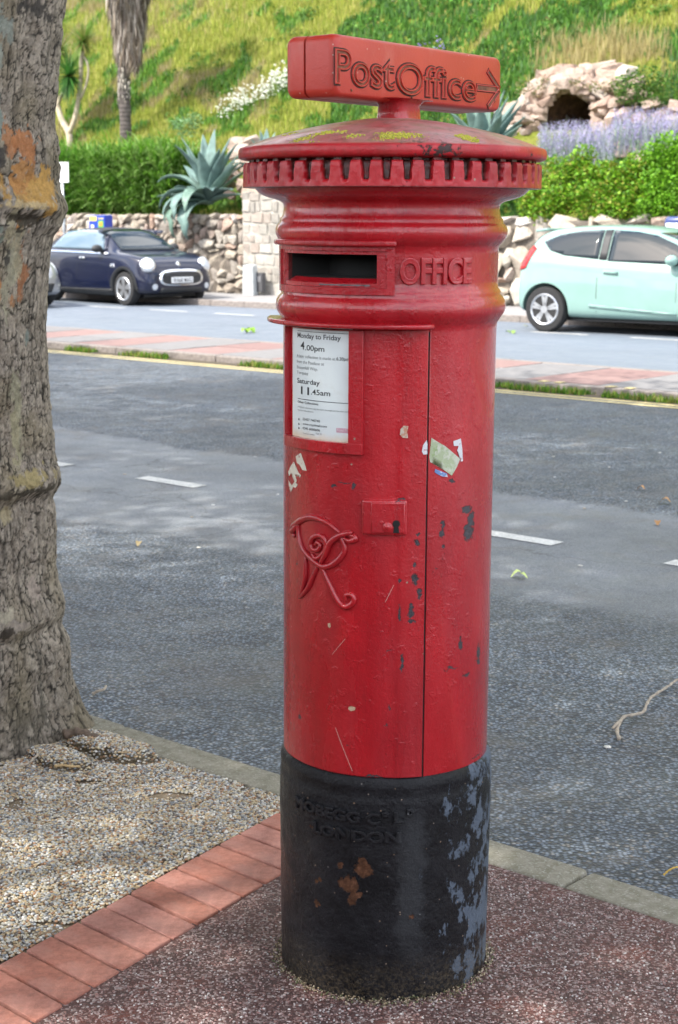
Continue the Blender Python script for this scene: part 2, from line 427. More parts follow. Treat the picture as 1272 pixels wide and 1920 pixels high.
# loose pale chips that stand proud of the path surface
def inpath(x, y):
    q = Vector((x, y, 0)); return q.dot(V) < k_in-.02 and (q-bA).dot(Vector((jd.y*-1, jd.x, 0))*0+bn) > BL*jd.dot(bn)+.01
N = 16000
P = []
while len(P) < N:
    x = random.uniform(-.95, 1.35); y = random.uniform(2.75, 4.2)
    if inpath(x, y) and (x-.104)**2+(y-3.48)**2 > .235**2: P.append((x, y, -.0035))
P = np.array(P)
pc = np.array([(.50, .44, .42), (.40, .29, .27), (.30, .17, .15), (.58, .55, .53), (.20, .11, .10)])[rng.choice(5, N, p=[.16, .26, .28, .06, .24])]*rng.uniform(.6, 1.05, (N, 1))
sz = rng.uniform(.0013, .0032, N)
v, f, cc = scatter(ICO_V, ICO_F, P, np.stack([sz*1.35, sz*.95, sz*.8], 1), rng.uniform(0, 6.28, N), rng.uniform(-.4, .4, N), cols=pc)
M_CHIP = attr_mat('stone_chips', .55, .4)
from_np('path_chippings', v, f, M_CHIP, cols=cc, kind='stuff', label='small pink and white stone chips bedded in the red footpath', category='chippings')

# ---- brick edging
def brickmat():
    s = NT('paver_brick'); oi = s.n('ShaderNodeObjectInfo')
    c = s.ramp(oi.outputs['Random'], [(0, (.32, .125, .088)), (.5, (.40, .170, .125)), (1, (.35, .165, .135))])
    f = s.noise(14, 6, .65, s.coords('Generated')); f2 = s.noise(38, 5, .6)
    c = s.mix(1, c, s.ramp(f, [(.25, .62), (.7, 1.12)]), 'MULTIPLY')
    c = s.mix(s.ramp(f2, [(.55, 0), (.74, .6)]), c, (.20, .11, .09))
    c = s.mix(s.ramp(s.noise(7, 3), [(.5, 0), (.75, .30)]), c, (.56, .36, .31))
    s.set(col=c, rough=.85, normal=s.bump(s.noise(220, 5), .003, .9, s.bump(s.noise(22, 5), .006, .6)), spec=.3); return s.m
M_BRICK = brickmat()
ed = empty('brick_edging', kind='structure')
bm = bmesh.new(); 
q = [bpt(-3, .004), bpt(kerb_t(.004), .004), bpt(kerb_t(BL-.004), BL-.004), bpt(-3, BL-.004)]
bm.faces.new([bm.verts.new((p.x, p.y, -.012)) for p in q][::-1])
from_bm('joint_mortar', bm, plain('joint_mortar', (.085, .07, .05), .95, var=.4, sc=60, bump=.006, bsc=140), ed)
k = -7
while k*pit < kerb_t(0)+.2:
    t0, t1 = k*pit+.0045, (k+1)*pit-.0045
    pts = [bpt(t0, 0), bpt(t1, 0), bpt(t1, BL), bpt(t0, BL)]
    if (bpt(t1, 0)).dot(V) > k_in-.004:
        e0, e1 = min(kerb_t(0)-.004, t1), min(kerb_t(0)-.004, t1)
        if e0 <= t0: break
        pts = [bpt(t0, 0), bpt(e0, 0), bpt(min(t1, kerb_t(BL)-.004), BL), bpt(t0, BL)]
    cen = sum(pts, Vector())/4
    bm = bmesh.new(); prism(bm, [((p-cen).x, (p-cen).y) for p in pts][::-1], -.05, 0)
    bmesh.ops.recalc_face_normals(bm, faces=bm.faces)
    o = from_bm('brick', bm, M_BRICK, ed); o.location = (cen.x, cen.y, .002+random.uniform(-.0015, .0015))
    o.rotation_euler = (random.uniform(-.004, .004), random.uniform(-.004, .004), random.uniform(-.008, .008)); bevel(o, .0035, 2)
    k += 1

# ---- resin bound pebbles round the tree
TREE = Vector((-1.215, 5.10, 0))
def ingravel(x, y, m=.004):
    q = Vector((x, y, 0))
    if q.dot(V) > k_in-.004: return False
    return (q-bA).dot(bn) < -m
bm = bmesh.new()
pp = [bpt(-3, .0), bpt(kerb_t(0), 0), UV(-22, k_in), UV(-22, -3)]
bm.faces.new([bm.verts.new((p.x, p.y, -.010)) for p in pp][::-1])
from_bm('gravel_base', bm, plain('gravel_base', (.17, .13, .085), .9, var=.4, sc=70, bump=.006, bsc=150), kind='structure')
def lump(x, y):      # broken, heaved slab of pebbles next to the trunk
    a = uv_of(G(205, 1405, 0)); q = uv_of(Vector((x, y, 0)))
    d = math.hypot((q[0]-a[0])/.21, (q[1]-a[1])/.085)*(1+.25*mn.noise(Vector((x*14, y*14, 0))))
    hgt = .036*max(0, 1-d**7) if d < 1 else 0
    b = uv_of(G(110, 1425, 0)); d2 = math.hypot((q[0]-b[0])/.14, (q[1]-b[1])/.07)
    return hgt+(.026*(1-d2**7) if d2 < 1 else 0)
P = []; sp = .0082
gx = np.arange(-2.35, .10, sp); gy = np.arange(3.2, 5.9, sp*.87)
for j, y in enumerate(gy):
    for x in gx:
        xx = x+(j % 2)*sp/2+random.uniform(-.0025, .0025); yy = y+random.uniform(-.0025, .0025)
        if xx < -.16*yy-.42 and False: continue
        if xx < (-.42)*yy: continue
        if not ingravel(xx, yy, .007+.008*mn.noise(Vector((xx*7, yy*7, 8)))): continue
        z = mn.noise(Vector((xx*3, yy*3, 0)))*.006+lump(xx, yy)
        if mn.noise(Vector((xx*9, yy*9, 5))) > .52: z -= .008
        P.append((xx, yy, z-.003+random.uniform(-.002, .002)))
P = np.array(P); N = len(P)
pal = np.array([(.46, .43, .36), (.42, .31, .18), (.20, .20, .20), (.30, .32, .33), (.30, .17, .09), (.60, .58, .54), (.13, .10, .08), (.44, .37, .24)])
pc = pal[rng.choice(8, N, p=[.22, .17, .11, .12, .09, .10, .06, .13])]*rng.uniform(.75, 1.15, (N, 1))
sz = rng.uniform(.0036, .0052, N)
v, f, cc = scatter(ICO_V, ICO_F, P, np.stack([sz*1.22, sz*.95, sz*.72], 1), rng.uniform(0, 6.28, N), rng.uniform(-.5, .5, N), cols=pc)
from_np('pebbles', v, f, attr_mat('pebble', .38, .5), smooth=True, cols=cc, kind='stuff', label='rounded multicoloured pebbles bound in resin around the tree foot', category='pebbles')
# ================================================================== THE PILLAR BOX
BX, BY, LEAN = .1035, 3.48, .0052
def cyl(px, py, r):
    """photo pixel -> (angle round the box, height) on a cylinder of radius r about the box axis"""
    d = ray(px, py); z = 1.0
    for _ in range(5):
        ox = BX+LEAN*z
        A = d.x**2+d.y**2; B = -2*(d.x*ox+d.y*BY); Cq = ox**2+BY**2-r*r
        disc = B*B-4*A*Cq
        t = (-B-math.sqrt(disc))/(2*A) if disc > 0 else -B/(2*A)
        z = CAM_H+d.z*t
    x, y = d.x*t-ox, d.y*t-BY
    return math.atan2(x, -y), z
def cp(phi, z, r): return Vector((r*math.sin(phi), -r*math.cos(phi), z))
def redpaint(name, dull=0.0, seed=0):
    s = NT(name); x, y, z = s.sep()
    f = s.noise(5, 5, .6, s.scaled((1, 1, .35), (seed, 0, 0)))
    c = s.ramp(f, [(.25, (.25, .006, .012)), (.5, (.38, .007, .013)), (.75, (.50, .012, .020))])
    # sun-faded chalky film, streaks running down
    st = s.noise(16, 6, .7, s.scaled((1, 1, .09), (seed, 3, 0)))
    c = s.mix(s.ramp(st, [(.50, 0), (.78, .45)]), c, (.46, .030, .040))
    st2 = s.noise(24, 6, .75, s.scaled((1, 1, .07), (4, seed, 0)))
    c = s.mix(s.ramp(st2, [(.56, 0), (.78, .6)]), c, (.16, .008, .012))
    # chips down to dark undercoat / iron, in clusters
    chip = s.noise(75, 5, .7); clus = s.noise(6, 4, .6, s.scaled((1.3, 1.3, .8), (7+seed, 2, 1)))
    ch = s.ramp(s.math('ADD', s.math('MULTIPLY', chip, .55), s.math('MULTIPLY', clus, .75)), [(.83, 0), (.85, 1)])
    c = s.mix(ch, c, (.045, .022, .02))
    fine = s.math('MULTIPLY', s.ramp(s.noise(190, 4, .7), [(.66, 0), (.70, .8)]), s.ramp(s.noise(5, 4, .6, s.scaled((1, 1, 1), (1+seed, 5, 2))), [(.5, 0), (.62, 1)]))
    c = s.mix(fine, c, (.07, .02, .02))
    dots = s.vor(26); dd = s.n('ShaderNodeSeparateColor'); s.l(dots.outputs['Color'], dd.inputs[0])
    sp = s.math('MULTIPLY', s.ramp(dots.outputs['Distance'], [(.05, 1), (.07, 0)]), s.ramp(dd.outputs[0], [(.80, 0), (.81, 1)]))
    c = s.mix(sp, c, (.30, .20, .15))
    # worn-through places: bare dark iron with ragged edges
    if seed in (0, 4):
        bd_ = None
        wx, wz = s.math('ADD', x, s.math('MULTIPLY', s.math('SUBTRACT', s.noise(60, 4, .7), .5), .022)), s.math('ADD', z, s.math('MULTIPLY', s.math('SUBTRACT', s.noise(52, 4, .7, s.scaled((1, 1, 1), (5, 5, 5))), .5), .03))
        for (bx_, bz_, rx_, rz_) in (WORN_R if seed == 0 else WORN_L):
            dx = s.math('DIVIDE', s.math('SUBTRACT', wx, bx_), rx_); dz = s.math('DIVIDE', s.math('SUBTRACT', wz, bz_), rz_)
            q = s.math('ADD', s.math('MULTIPLY', dx, dx), s.math('MULTIPLY', dz, dz)); bd_ = q if bd_ is None else s.math('MINIMUM', bd_, q)
        wm = s.ramp(s.math('ADD', bd_, s.math('MULTIPLY', s.math('SUBTRACT', s.noise(110, 6, .8), .5), 3.0)), [(.55, 1), (.85, 0)])
        c = s.mix(wm, c, s.ramp(s.noise(160, 4, .7), [(.35, (.022, .016, .018)), (.6, (.055, .052, .062)), (.75, (.13, .02, .02))])); ch = s.math('MAXIMUM', ch, wm)
    b1 = s.bump(s.noise(9, 4, .5, s.scaled((1, 1, .5))), .012, .5)
    b2 = s.bump(s.noise(130, 5, .7), .0022, .55, b1)
    hh = s.ramp(s.noise(30, 3, .6), [(.60, 0), (.66, 1)])
    b3 = s.bump(hh, .0010, .6, b2)
    b4 = s.bump(s.math('SUBTRACT', 1.0, ch), .0018, .9, b3)
    rg = s.ramp(s.noise(12, 5, .6, s.scaled((1, 1, .3))), [(.3, .16+dull), (.7, .42+dull)])
    s.set(col=c, rough=s.mix(ch, rg, .8), normal=b4, coat=.45*(1-dull), coatr=.05, spec=.5)
    return s
_c3 = lambda x, y: (500+x/2.765, 880+y/2.765)
def worn(lst):
    out = []
    for x, y, rx, ry in lst:
        a, z = cyl(*_c3(x, y), .2287); a2, _ = cyl(*_c3(x+rx, y), .2287); out.append((.2287*math.sin(a), z, max(.0025, .2287*abs(math.sin(a2)-math.sin(a))), ry/2.765*.00119))
    return out
WORN_R = worn([(1040, 205, 26, 22), (1060, 255, 20, 46), (1040, 298, 20, 22), (1050, 330, 30, 40), (912, 290, 14, 28), (908, 335, 16, 24), (1098, 950, 9, 50), (955, 1030, 40, 5), (1085, 1490, 26, 5), (1005, 900, 8, 40), (915, 395, 12, 12), (1100, 990, 10, 18), (960, 60, 20, 10), (880, 512, 5, 7), (1040, 1060, 20, 14)])
WORN_L = worn([(768, 565, 20, 34), (795, 640, 14, 26), (748, 735, 20, 44), (750, 780, 24, 14), (690, 745, 10, 44), (688, 575, 8, 16), (765, 495, 9, 12), (450, 88, 10, 16), (350, 92, 16, 10), (400, 70, 40, 5), (700, 158, 26, 6), (560, 1592, 50, 8), (768, 1600, 26, 9), (620, 1330, 8, 10), (700, 1000, 6, 60), (540, 1590, 24, 8), (170, 1280, 8, 20), (780, 380, 16, 20), (420, 1435, 6, 5), (160, 490, 6, 6), (785, 330, 10, 8), (640, 935, 20, 4), (635, 1230, 6, 14)])
RED = redpaint('red_gloss_paint').m
RED2 = redpaint('red_gloss_paint_door', 0, 4).m
def redsign():
    s = NT('red_sign_paint')
    c = s.ramp(s.noise(6, 5), [(.3, (.40, .026, .016)), (.7, (.50, .042, .024))])
    c = s.mix(s.ramp(s.noise(9, 7, .75, s.scaled((1, 1, .4))), [(.55, 0), (.8, .35)]), c, (.50, .20, .16))
    v = s.vor(95); q = s.n('ShaderNodeSeparateColor'); s.l(v.outputs['Color'], q.inputs[0])
    sp = s.math('MULTIPLY', s.ramp(v.outputs['Distance'], [(.14, 1), (.2, 0)]), s.ramp(q.outputs[0], [(.86, 0), (.87, .6)]))
    c = s.mix(sp, c, (.6, .45, .38))
    s.set(col=c, rough=.42, coat=.1, coatr=.3, normal=s.bump(s.noise(140, 5, .7), .0018, .5)); return s.m
SIGNRED = redsign()
def lathe(name, prof, n, mat, parent, skip=None, smooth=True, phis=None, closed_top=False):
    bm = bmesh.new()
    if phis is None: phis = [2*math.pi*i/n for i in range(n)]
    n = len(phis)
    rows = [[bm.verts.new(cp(a, z, r)) for a in phis] for z, r in prof]
    for i in range(len(prof)-1):
        for k in range(n):
            am = (phis[k]+(phis[(k+1) % n]-phis[k]) % (2*math.pi)/2)
            if skip and skip(((am+math.pi) % (2*math.pi))-math.pi, (prof[i][0]+prof[i+1][0])/2): continue
            bm.faces.new((rows[i][k], rows[i][(k+1) % n], rows[i+1][(k+1) % n], rows[i+1][k]))
    if closed_top: bm.faces.new(rows[-1])
    return from_bm(name, bm, mat, parent, smooth)
def fix_smooth(o, ang=35):
    me = o.data; bm = bmesh.new(); bm.from_mesh(me)
    for e in bm.edges:
        e.smooth = not (len(e.link_faces) == 2 and e.calc_face_angle(0) > R(ang))
    bm.to_mesh(me); bm.free(); return o
def cpanel(bm, a0, a1, z0, z1, r0, r1, nz=1, step=R(2.5), rf=None):
    """curved slab on the cylinder; rf(phi,z) may vary its outer radius"""
    n = max(1, int(math.ceil((a1-a0)/step)))
    def grid(outer):
        g = []
        for j in range(nz+1):
            z = z0+(z1-z0)*j/nz; row = []
            for i in range(n+1):
                a = a0+(a1-a0)*i/n; r = (rf(a, z) if rf else r1) if outer else r0
                row.append(bm.verts.new(cp(a, z, r)))
            g.append(row)
        return g
    o = grid(True); q = grid(False)
    for j in range(nz):
        for i in range(n):
            bm.faces.new((o[j][i], o[j][i+1], o[j+1][i+1], o[j+1][i])); bm.faces.new((q[j][i], q[j+1][i], q[j+1][i+1], q[j][i+1]))
    for i in range(n):
        bm.faces.new((q[0][i], q[0][i+1], o[0][i+1], o[0][i])); bm.faces.new((o[nz][i], o[nz][i+1], q[nz][i+1], q[nz][i]))
    for j in range(nz):
        bm.faces.new((q[j][0], o[j][0], o[j+1][0], q[j+1][0])); bm.faces.new((o[j][n], q[j][n], q[j+1][n], o[j+1][n]))
box = empty('pillar_box', (BX, BY, 0), label='tall red cast iron pillar box with black base standing on the red path', category='post box')
box.rotation_euler = (0, LEAN, 0)
RB = .2287
seam, _ = cyl(805, 700, RB+.004)                      # right edge of the door
DC = R(-40); DH = seam-DC                             # door centre and half width
# slot opening
sa1, sz_top = cyl(707, 478, RB+.012); _, sz_bot = cyl(620, 531, RB+.012); sa0 = 2*DC-sa1
phis = sorted(set([round(-math.pi+2*math.pi*i/144, 5) for i in range(144)]+[round(sa0, 5), round(sa1, 5)]))
prof = [(.495, .2265), (.50, RB), (.80, RB), (1.1, RB), (1.40, RB), (1.452, RB+.0005), (1.462, .2305), (1.468, .2345), (1.475, .239), (1.482, .2440), (1.490, .2470), (1.499, .2478), (1.508, .2462), (1.515, .242),
        (1.519, .238), (1.522, .2365), (1.526, .2368), (1.531, .2345), (1.535, .2308), (sz_bot, .2300), (sz_top, .2300), (1.622, .2302), (1.626, .2335), (1.630, .2375), (1.634, .2410),
        (1.640, .2455), (1.648, .2480), (1.656, .2482), (1.663, .246), (1.668, .2425), (1.670, .2395), (1.674, .2385), (1.679, .2380), (1.682, .2350), (1.687, .2322), (1.698, .2305), (1.706, .2305), (1.7105, .2325), (1.7150, .2400), (1.7185, .252),
        (1.7215, .263), (1.7255, .2735), (1.7305, .2825), (1.7365, .2885), (1.7405, .292), (1.7425, .297)]
body = lathe('body', prof, 0, RED, box, skip=lambda a, z: sa0 < a < sa1 and sz_bot < z < sz_top, phis=phis)
# cap: fluted ring, rim and shallow dome
def flute_ring():
    NF = 48; per = 20; bm = bmesh.new(); zs = [1.7405, 1.7415, 1.745, 1.750, 1.754, 1.757, 1.760, 1.765, 1.772, 1.779, 1.785, 1.789, 1.7915, 1.7928, 1.800]
    rows = []
    for z in zs:
        row = []
        for k in range(NF*per):
            a = 2*math.pi*k/(NF*per); u = (k % per)/per; fl = int(k/per)
            wob = mn.noise(Vector((fl*1.7, z*20, 2)))*.05
            d = abs(u-.5)                                # groove in the middle of the period
            hw = .155+wob+.07*max(0, (z-1.757))/.035
            gz = 1 if 1.757 < z < 1.799 else (0 if z < 1.753 else (z-1.753)/.004 if z < 1.757 else 1)
            gz = max(0, min(1, gz))
            g = max(0, min(1, (hw-d)/.07+.5)); g = g*g*(3-2*g)
            base = .3165 if z > 1.7412 else .300
            if z > 1.786: base -= (z-1.786)*.45          # tooth heads lean in
            if z > 1.7925: base = .3035              # shadow gap under the rim
            r = base-.016*g*gz
            r += mn.noise(Vector((math.sin(a)*22, math.cos(a)*22, z*60)))*.0012
            row.append(bm.verts.new(cp(a, z, r)))
        rows.append(row)
    n = NF*per
    for i in range(len(zs)-1):
        for k in range(n): bm.faces.new((rows[i][k], rows[i][(k+1) % n], rows[i+1][(k+1) % n], rows[i+1][k]))
    inner = [bm.verts.new(cp(2*math.pi*k/n, 1.7405, .285)) for k in range(n)]
    for k in range(n): bm.faces.new((inner[k], inner[(k+1) % n], rows[0][(k+1) % n], rows[0][k]))
    return bm
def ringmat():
    s = redpaint('red_paint_grime_shade', .12, 9)
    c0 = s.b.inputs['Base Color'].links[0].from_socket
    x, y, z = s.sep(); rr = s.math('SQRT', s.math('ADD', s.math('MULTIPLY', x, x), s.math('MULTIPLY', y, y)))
    grime_shade = s.math('ADD', s.ramp(s.math('MULTIPLY', s.math('SUBTRACT', .3150, rr), 75), [(0, 0), (1, 1)]), s.math('MULTIPLY', s.math('SUBTRACT', s.noise(40, 5, .7), .55), 1.6))  # grime and painted-in shade, deeper in the flutes and under the lip
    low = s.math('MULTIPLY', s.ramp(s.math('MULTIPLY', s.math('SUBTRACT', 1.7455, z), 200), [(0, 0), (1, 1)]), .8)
    g2 = s.ramp(s.math('MAXIMUM', grime_shade, low), [(.2, 0), (.9, .92)])
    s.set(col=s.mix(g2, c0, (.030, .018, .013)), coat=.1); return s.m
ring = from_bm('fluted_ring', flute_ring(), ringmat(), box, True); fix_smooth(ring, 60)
def capmat():
    s = redpaint('weathered_cap_paint', .15, 5); c0 = s.b.inputs['Base Color'].links[0].from_socket
    x, y, z = s.sep()
    top = s.ramp(s.math('MULTIPLY', s.math('SUBTRACT', z, 1.822), 120), [(0, 0), (.5, 1)])
    fade = s.ramp(s.noise(11, 6, .7), [(.30, .25), (.55, .95)])
    c = s.mix(s.math('MULTIPLY', top, fade), c0, (.40, .17, .155))
    dirt = s.ramp(s.noise(24, 7, .75), [(.50, 0), (.68, .9)])
    c = s.mix(s.math('MULTIPLY', s.math('MAXIMUM', top, .35), dirt), c, (.09, .048, .03))
    gr = s.ramp(s.noise(13, 5, .6, s.scaled((1, 1, 1), (3, 1, 0))), [(.50, 0), (.66, .6)])
    c = s.mix(s.math('MULTIPLY', top, gr), c, (.17, .14, .05))
    s.set(col=c, coat=.1, rough=.5); return s.m
CAP = capmat()
dome = lathe('cap', [(1.797, .298), (1.799, .318), (1.801, .3235), (1.8045, .3262), (1.812, .3265), (1.819, .3255), (1.823, .3225), (1.8265, .312), (1.8315, .299), (1.842, .270), (1.8535, .230), (1.8635, .188), (1.8725, .145), (1.880, .100), (1.885, .06), (1.8865, .03), (1.887, .01)], 160, CAP, box, closed_top=True)
# moss and lichen cushions on the cap
def on_dome(px, py):
    tab = [(.3225, 1.823), (.299, 1.8315), (.270, 1.842), (.230, 1.8535), (.188, 1.8635), (.145, 1.8725), (.10, 1.880), (.03, 1.8865)]
    d = ray(px, py); best = None
    for i in range(700):
        t = 3.05+i*.0012; p = Vector((d.x*t, d.y*t, CAM_H+d.z*t)); lx, ly = p.x-BX-LEAN*p.z, p.y-BY; r = math.hypot(lx, ly)
        if r > .3225: continue
        zz = np.interp(r, [q[0] for q in tab[::-1]], [q[1] for q in tab[::-1]])
        if p.z <= zz: return Vector((lx, ly, zz))
    return None
P = []
for px, py, rr, n in ((566, 262, .014, 40), (578, 259, .012, 30), (603, 251, .016, 60), (612, 250, .012, 40), (662, 256, .012, 50), (724, 258, .014, 60), (738, 252, .02, 110), (745, 255, .015, 80), (776, 253, .014, 50), (877, 258, .014, 90), (872, 255, .012, 60), (545, 252, .01, 30), (640, 248, .012, 30), (588, 268, .008, 16), (885, 263, .01, 30)):
    c = on_dome(px, py)
    if c is None: continue
    for _ in range(n):
        a = random.uniform(0, 6.28); q = rr*1.1*math.sqrt(random.random())*(.5+.8*random.random()); x, y = c.x+q*math.cos(a)*1.6, c.y+q*math.sin(a)
        r = math.hypot(x, y)
        zz = np.interp(r, [.01, .06, .10, .145, .188, .23, .27, .299, .312], [1.887, 1.885, 1.880, 1.8725, 1.8635, 1.8535, 1.842, 1.8315, 1.8265]) if r < .315 else None
        if zz: P.append((x, y, zz))
P = np.array(P); n = len(P); sz = rng.uniform(.0012, .0032, n)
v, f, cc = scatter(ICO_V, ICO_F, P, np.stack([sz, sz, sz*.7], 1), rng.uniform(0, 6, n), cols=np.array([(.42, .40, .05), (.32, .34, .06), (.50, .44, .09)])[rng.integers(0, 3, n)])
from_np('lichen', v, f, attr_mat('lichen', .95, .1), box, cols=cc)['kind'] = 'stuff'

# aperture: sloping sill, dark chute, stepped frame and little hood
BLACK = plain('chute_black', (.006, .006, .006), .8)
bm = bmesh.new(); m = int((sa1-sa0)/R(3)); 
def arc(r, z): return [bm.verts.new(cp(sa0+(sa1-sa0)*i/m, z, r)) for i in range(m+1)]
A0 = arc(.2300, sz_bot); A1 = arc(.214, sz_bot+.009)
for i in range(m): bm.faces.new((A0[i], A0[i+1], A1[i+1], A1[i]))
lip = from_bm('sill', bm, RED2, box, True)
bm = bmesh.new()
A = [arc(.214, sz_bot+.009), arc(.14, sz_bot+.012), arc(.14, sz_top-.002), arc(.2300, sz_top)]
for j in range(3):
    for i in range(m): bm.faces.new((A[j][i], A[j][i+1], A[j+1][i+1], A[j+1][i]))
for a in (sa0, sa1):
    q = [bm.verts.new(cp(a, z, r)) for r, z in ((.2300, sz_bot), (.214, sz_bot+.009), (.14, sz_bot+.012), (.14, sz_top-.002), (.2300, sz_top))]
    bm.faces.new(q if a == sa0 else q[::-1])
from_bm('chute', bm, BLACK, box)
fa1, fz_top = cyl(741, 462, RB+.014); _, fz_bot = cyl(640, 553, RB+.016); fa0 = 2*DC-fa1
ia1, _ = cyl(726, 500, RB+.018); ia0 = 2*DC-ia1
def frame(name, a0, a1, z0, z1, b0, b1, w0, w1, r0, r1, mat, bev=.003):
    bm = bmesh.new()
    cpanel(bm, a0, a1, w1, z1, r0, r1); cpanel(bm, a0, a1, z0, w0, r0, r1)
    cpanel(bm, a0, b0, w0, w1, r0, r1); cpanel(bm, b1, a1, w0, w1, r0, r1)
    bmesh.ops.remove_doubles(bm, verts=bm.verts, dist=.00005)
    o = from_bm(name, bm, mat, box, True); fix_smooth(o, 40); bevel(o, bev, 3, 50); return o
o = frame('aperture_frame', fa0, fa1, fz_bot, fz_top, ia0+.0, ia1, fz_bot+.014, fz_top-.010, .222, .2425, RED2, .004)
o = frame('aperture_surround', ia0, ia1, fz_bot+.0145, fz_top-.0105, sa0, sa1, sz_bot, sz_top, .222, .2385, RED2, .003)
bm = bmesh.new(); cpanel(bm, fa0-.02, fa1+.012, fz_top-.001, fz_top+.011, .222, .2535)
o = from_bm('aperture_hood', bm, RED2, box, True); fix_smooth(o, 40); bevel(o, .004, 3, 50)
# worn grey edge along the sill
bm = bmesh.new(); ra = sa0+.35
for i in range(40):
    a = sa1-.06-i*.012; h0 = .0018+.0014*mn.noise(Vector((i*.3, 1, 0)))
    q = [cp(a, sz_bot-.0035-h0, .2391), cp(a-.012, sz_bot-.0035-h0*.8, .2391), cp(a-.012, sz_bot-.0030+h0*.3, .2391), cp(a, sz_bot-.003+h0*.4, .2391)]
    bm.faces.new([bm.verts.new(x) for x in q])
from_bm('worn_edge', bm, plain('worn_iron', (.12, .11, .12), .5, var=.5, sc=90), box)

# flange over the door
ha1, _ = cyl(822, 594, .262)
bm = bmesh.new()
def hood_r(a, z): 
    e = (ha1-a)/.10; return .247+(.2665-.247)*max(0, min(1, e))
cpanel(bm, 2*DC-ha1, ha1, 1.4605, 1.4700, .225, .262, rf=hood_r)
o = from_bm('door_flange', bm, RED2, box, True); fix_smooth(o, 40); bevel(o, .0035, 3, 50)

# door: proud panel with a flat closing strip; dark joint all round
crease, _ = cyl(752, 800, RB+.003)
def door_r(a, z):
    base = RB+.0030
    if a > crease:
        t = (a-crease)/(seam-crease); return base+.0022+.003*math.sin(t*math.pi)*0+.0012*t
    if crease-.03 < a: return base+.0022*(a-crease+.03)/.03
    return base
bm = bmesh.new(); cpanel(bm, DC-DH, seam-.0122, .507, 1.4585, .215, RB+.003, nz=1, step=R(1.2), rf=door_r)
door = from_bm('door', bm, RED2, box, True); fix_smooth(door, 40); bevel(door, .0016, 2, 50)
bm = bmesh.new(); cpanel(bm, seam-.0120, seam+.0075, .505, 1.4595, .21, RB+.0006); cpanel(bm, DC-DH-.012, DC-DH-.0003, .505, 1.4595, .21, RB+.0006)
from_bm('door_joint', bm, plain('joint_black', (.004, .004, .004), .95), box)
# casting seam welt: raised lip of the body next to the door joint
bm = bmesh.new(); cpanel(bm, seam+.0077, seam+.020, .505, 1.4590, .215, RB+.0020)
o = from_bm('door_jamb', bm, RED, box, True); fix_smooth(o, 40); bevel(o, .0012, 2, 50)

# notice plate
pr, pz0 = cyl(681, 853, .238); _, pz1 = cyl(600, 606, .238); pl = 2*R(-41)-pr
cr, _ = cyl(657, 720, .2330); _, cz0 = cyl(600, 826, .2330); _, cz1 = cyl(600, 617, .2330); cl, _ = cyl(549, 720, .2330)
bm = bmesh.new()
def fr_r(a, z): return .2440
for a0, a1, z0, z1 in ((pl, pr, cz1-.001, min(pz1, 1.4570)), (pl, cl-.075, cz0, cz1), (cr, pr, cz0, cz1)): cpanel(bm, a0, a1, z0, z1, .22, .2440)
cpanel(bm, pl, pr, pz0, cz0+.0005, .22, .2455)
o = from_bm('notice_frame', bm, RED2, box, True); fix_smooth(o, 40); bevel(o, .0045, 3, 50)
def cardmat():
    s = NT('notice_card'); x, y, z = s.sep()
    edge = s.ramp(s.math('ADD', s.math('MULTIPLY', s.math('SUBTRACT', z, cz0), 14), s.math('MULTIPLY', s.noise(18, 5, .6), .55)), [(.18, 1), (.52, 0)])
    ed2 = s.ramp(s.math('ADD', s.math('MULTIPLY', s.math('SUBTRACT', x, .2330*math.sin(cl)), 90), s.math('MULTIPLY', s.noise(25, 5, .6), 1.0)), [(.2, 1), (.75, 0)])
    lowr = s.ramp(s.math('MULTIPLY', s.math('SUBTRACT', 1.33, z), 12), [(0, .25), (1, 1)])
    c = s.mix(s.math('MAXIMUM', s.math('MULTIPLY', edge, .8), s.math('MULTIPLY', ed2, lowr)), (.66, .72, .72), (.60, .42, .16))
    sm = s.ramp(s.noise(22, 4), [(.62, 0), (.78, .35)])
    c = s.mix(sm, c, (.52, .52, .46)); s.set(col=c, rough=.35, coat=.3, coatr=.1); return s.m
bm = bmesh.new(); cpanel(bm, cl, cr+.02, cz0-.004, cz1+.004, .222, .2330, step=R(1.5))
from_bm('notice', bm, cardmat(), box, True)
fix_smooth(bpy.data.objects['notice'], 40)

# ---- lettering
def text_np(body, size, bevel_d=0, extrude=0, fill=True, spacing=1.0, res=5, off=0):
    c = bpy.data.curves.new('t', 'FONT'); c.body = body; c.size = size; c.extrude = extrude; c.bevel_depth = bevel_d; c.space_character = spacing
    c.resolution_u = res; c.bevel_resolution = 1; c.fill_mode = 'BOTH' if fill else 'NONE'; c.offset = off
    o = bpy.data.objects.new('t', c); C.objects.link(o); bpy.context.view_layer.update()
    dg = bpy.context.evaluated_depsgraph_get(); me = bpy.data.meshes.new_from_object(o.evaluated_get(dg))
    v = np.array([p.co[:] for p in me.vertices]); f = [tuple(p.vertices) for p in me.polygons]
    bpy.data.objects.remove(o); bpy.data.curves.remove(c); bpy.data.meshes.remove(me); return v, f
def from_poly(name, v, f, mat, parent=None, smooth=False, **k):
    me = bpy.data.meshes.new(name); me.from_pydata([tuple(p) for p in v], [], f); me.update(); return link(name, me, mat, parent, smooth, **k)
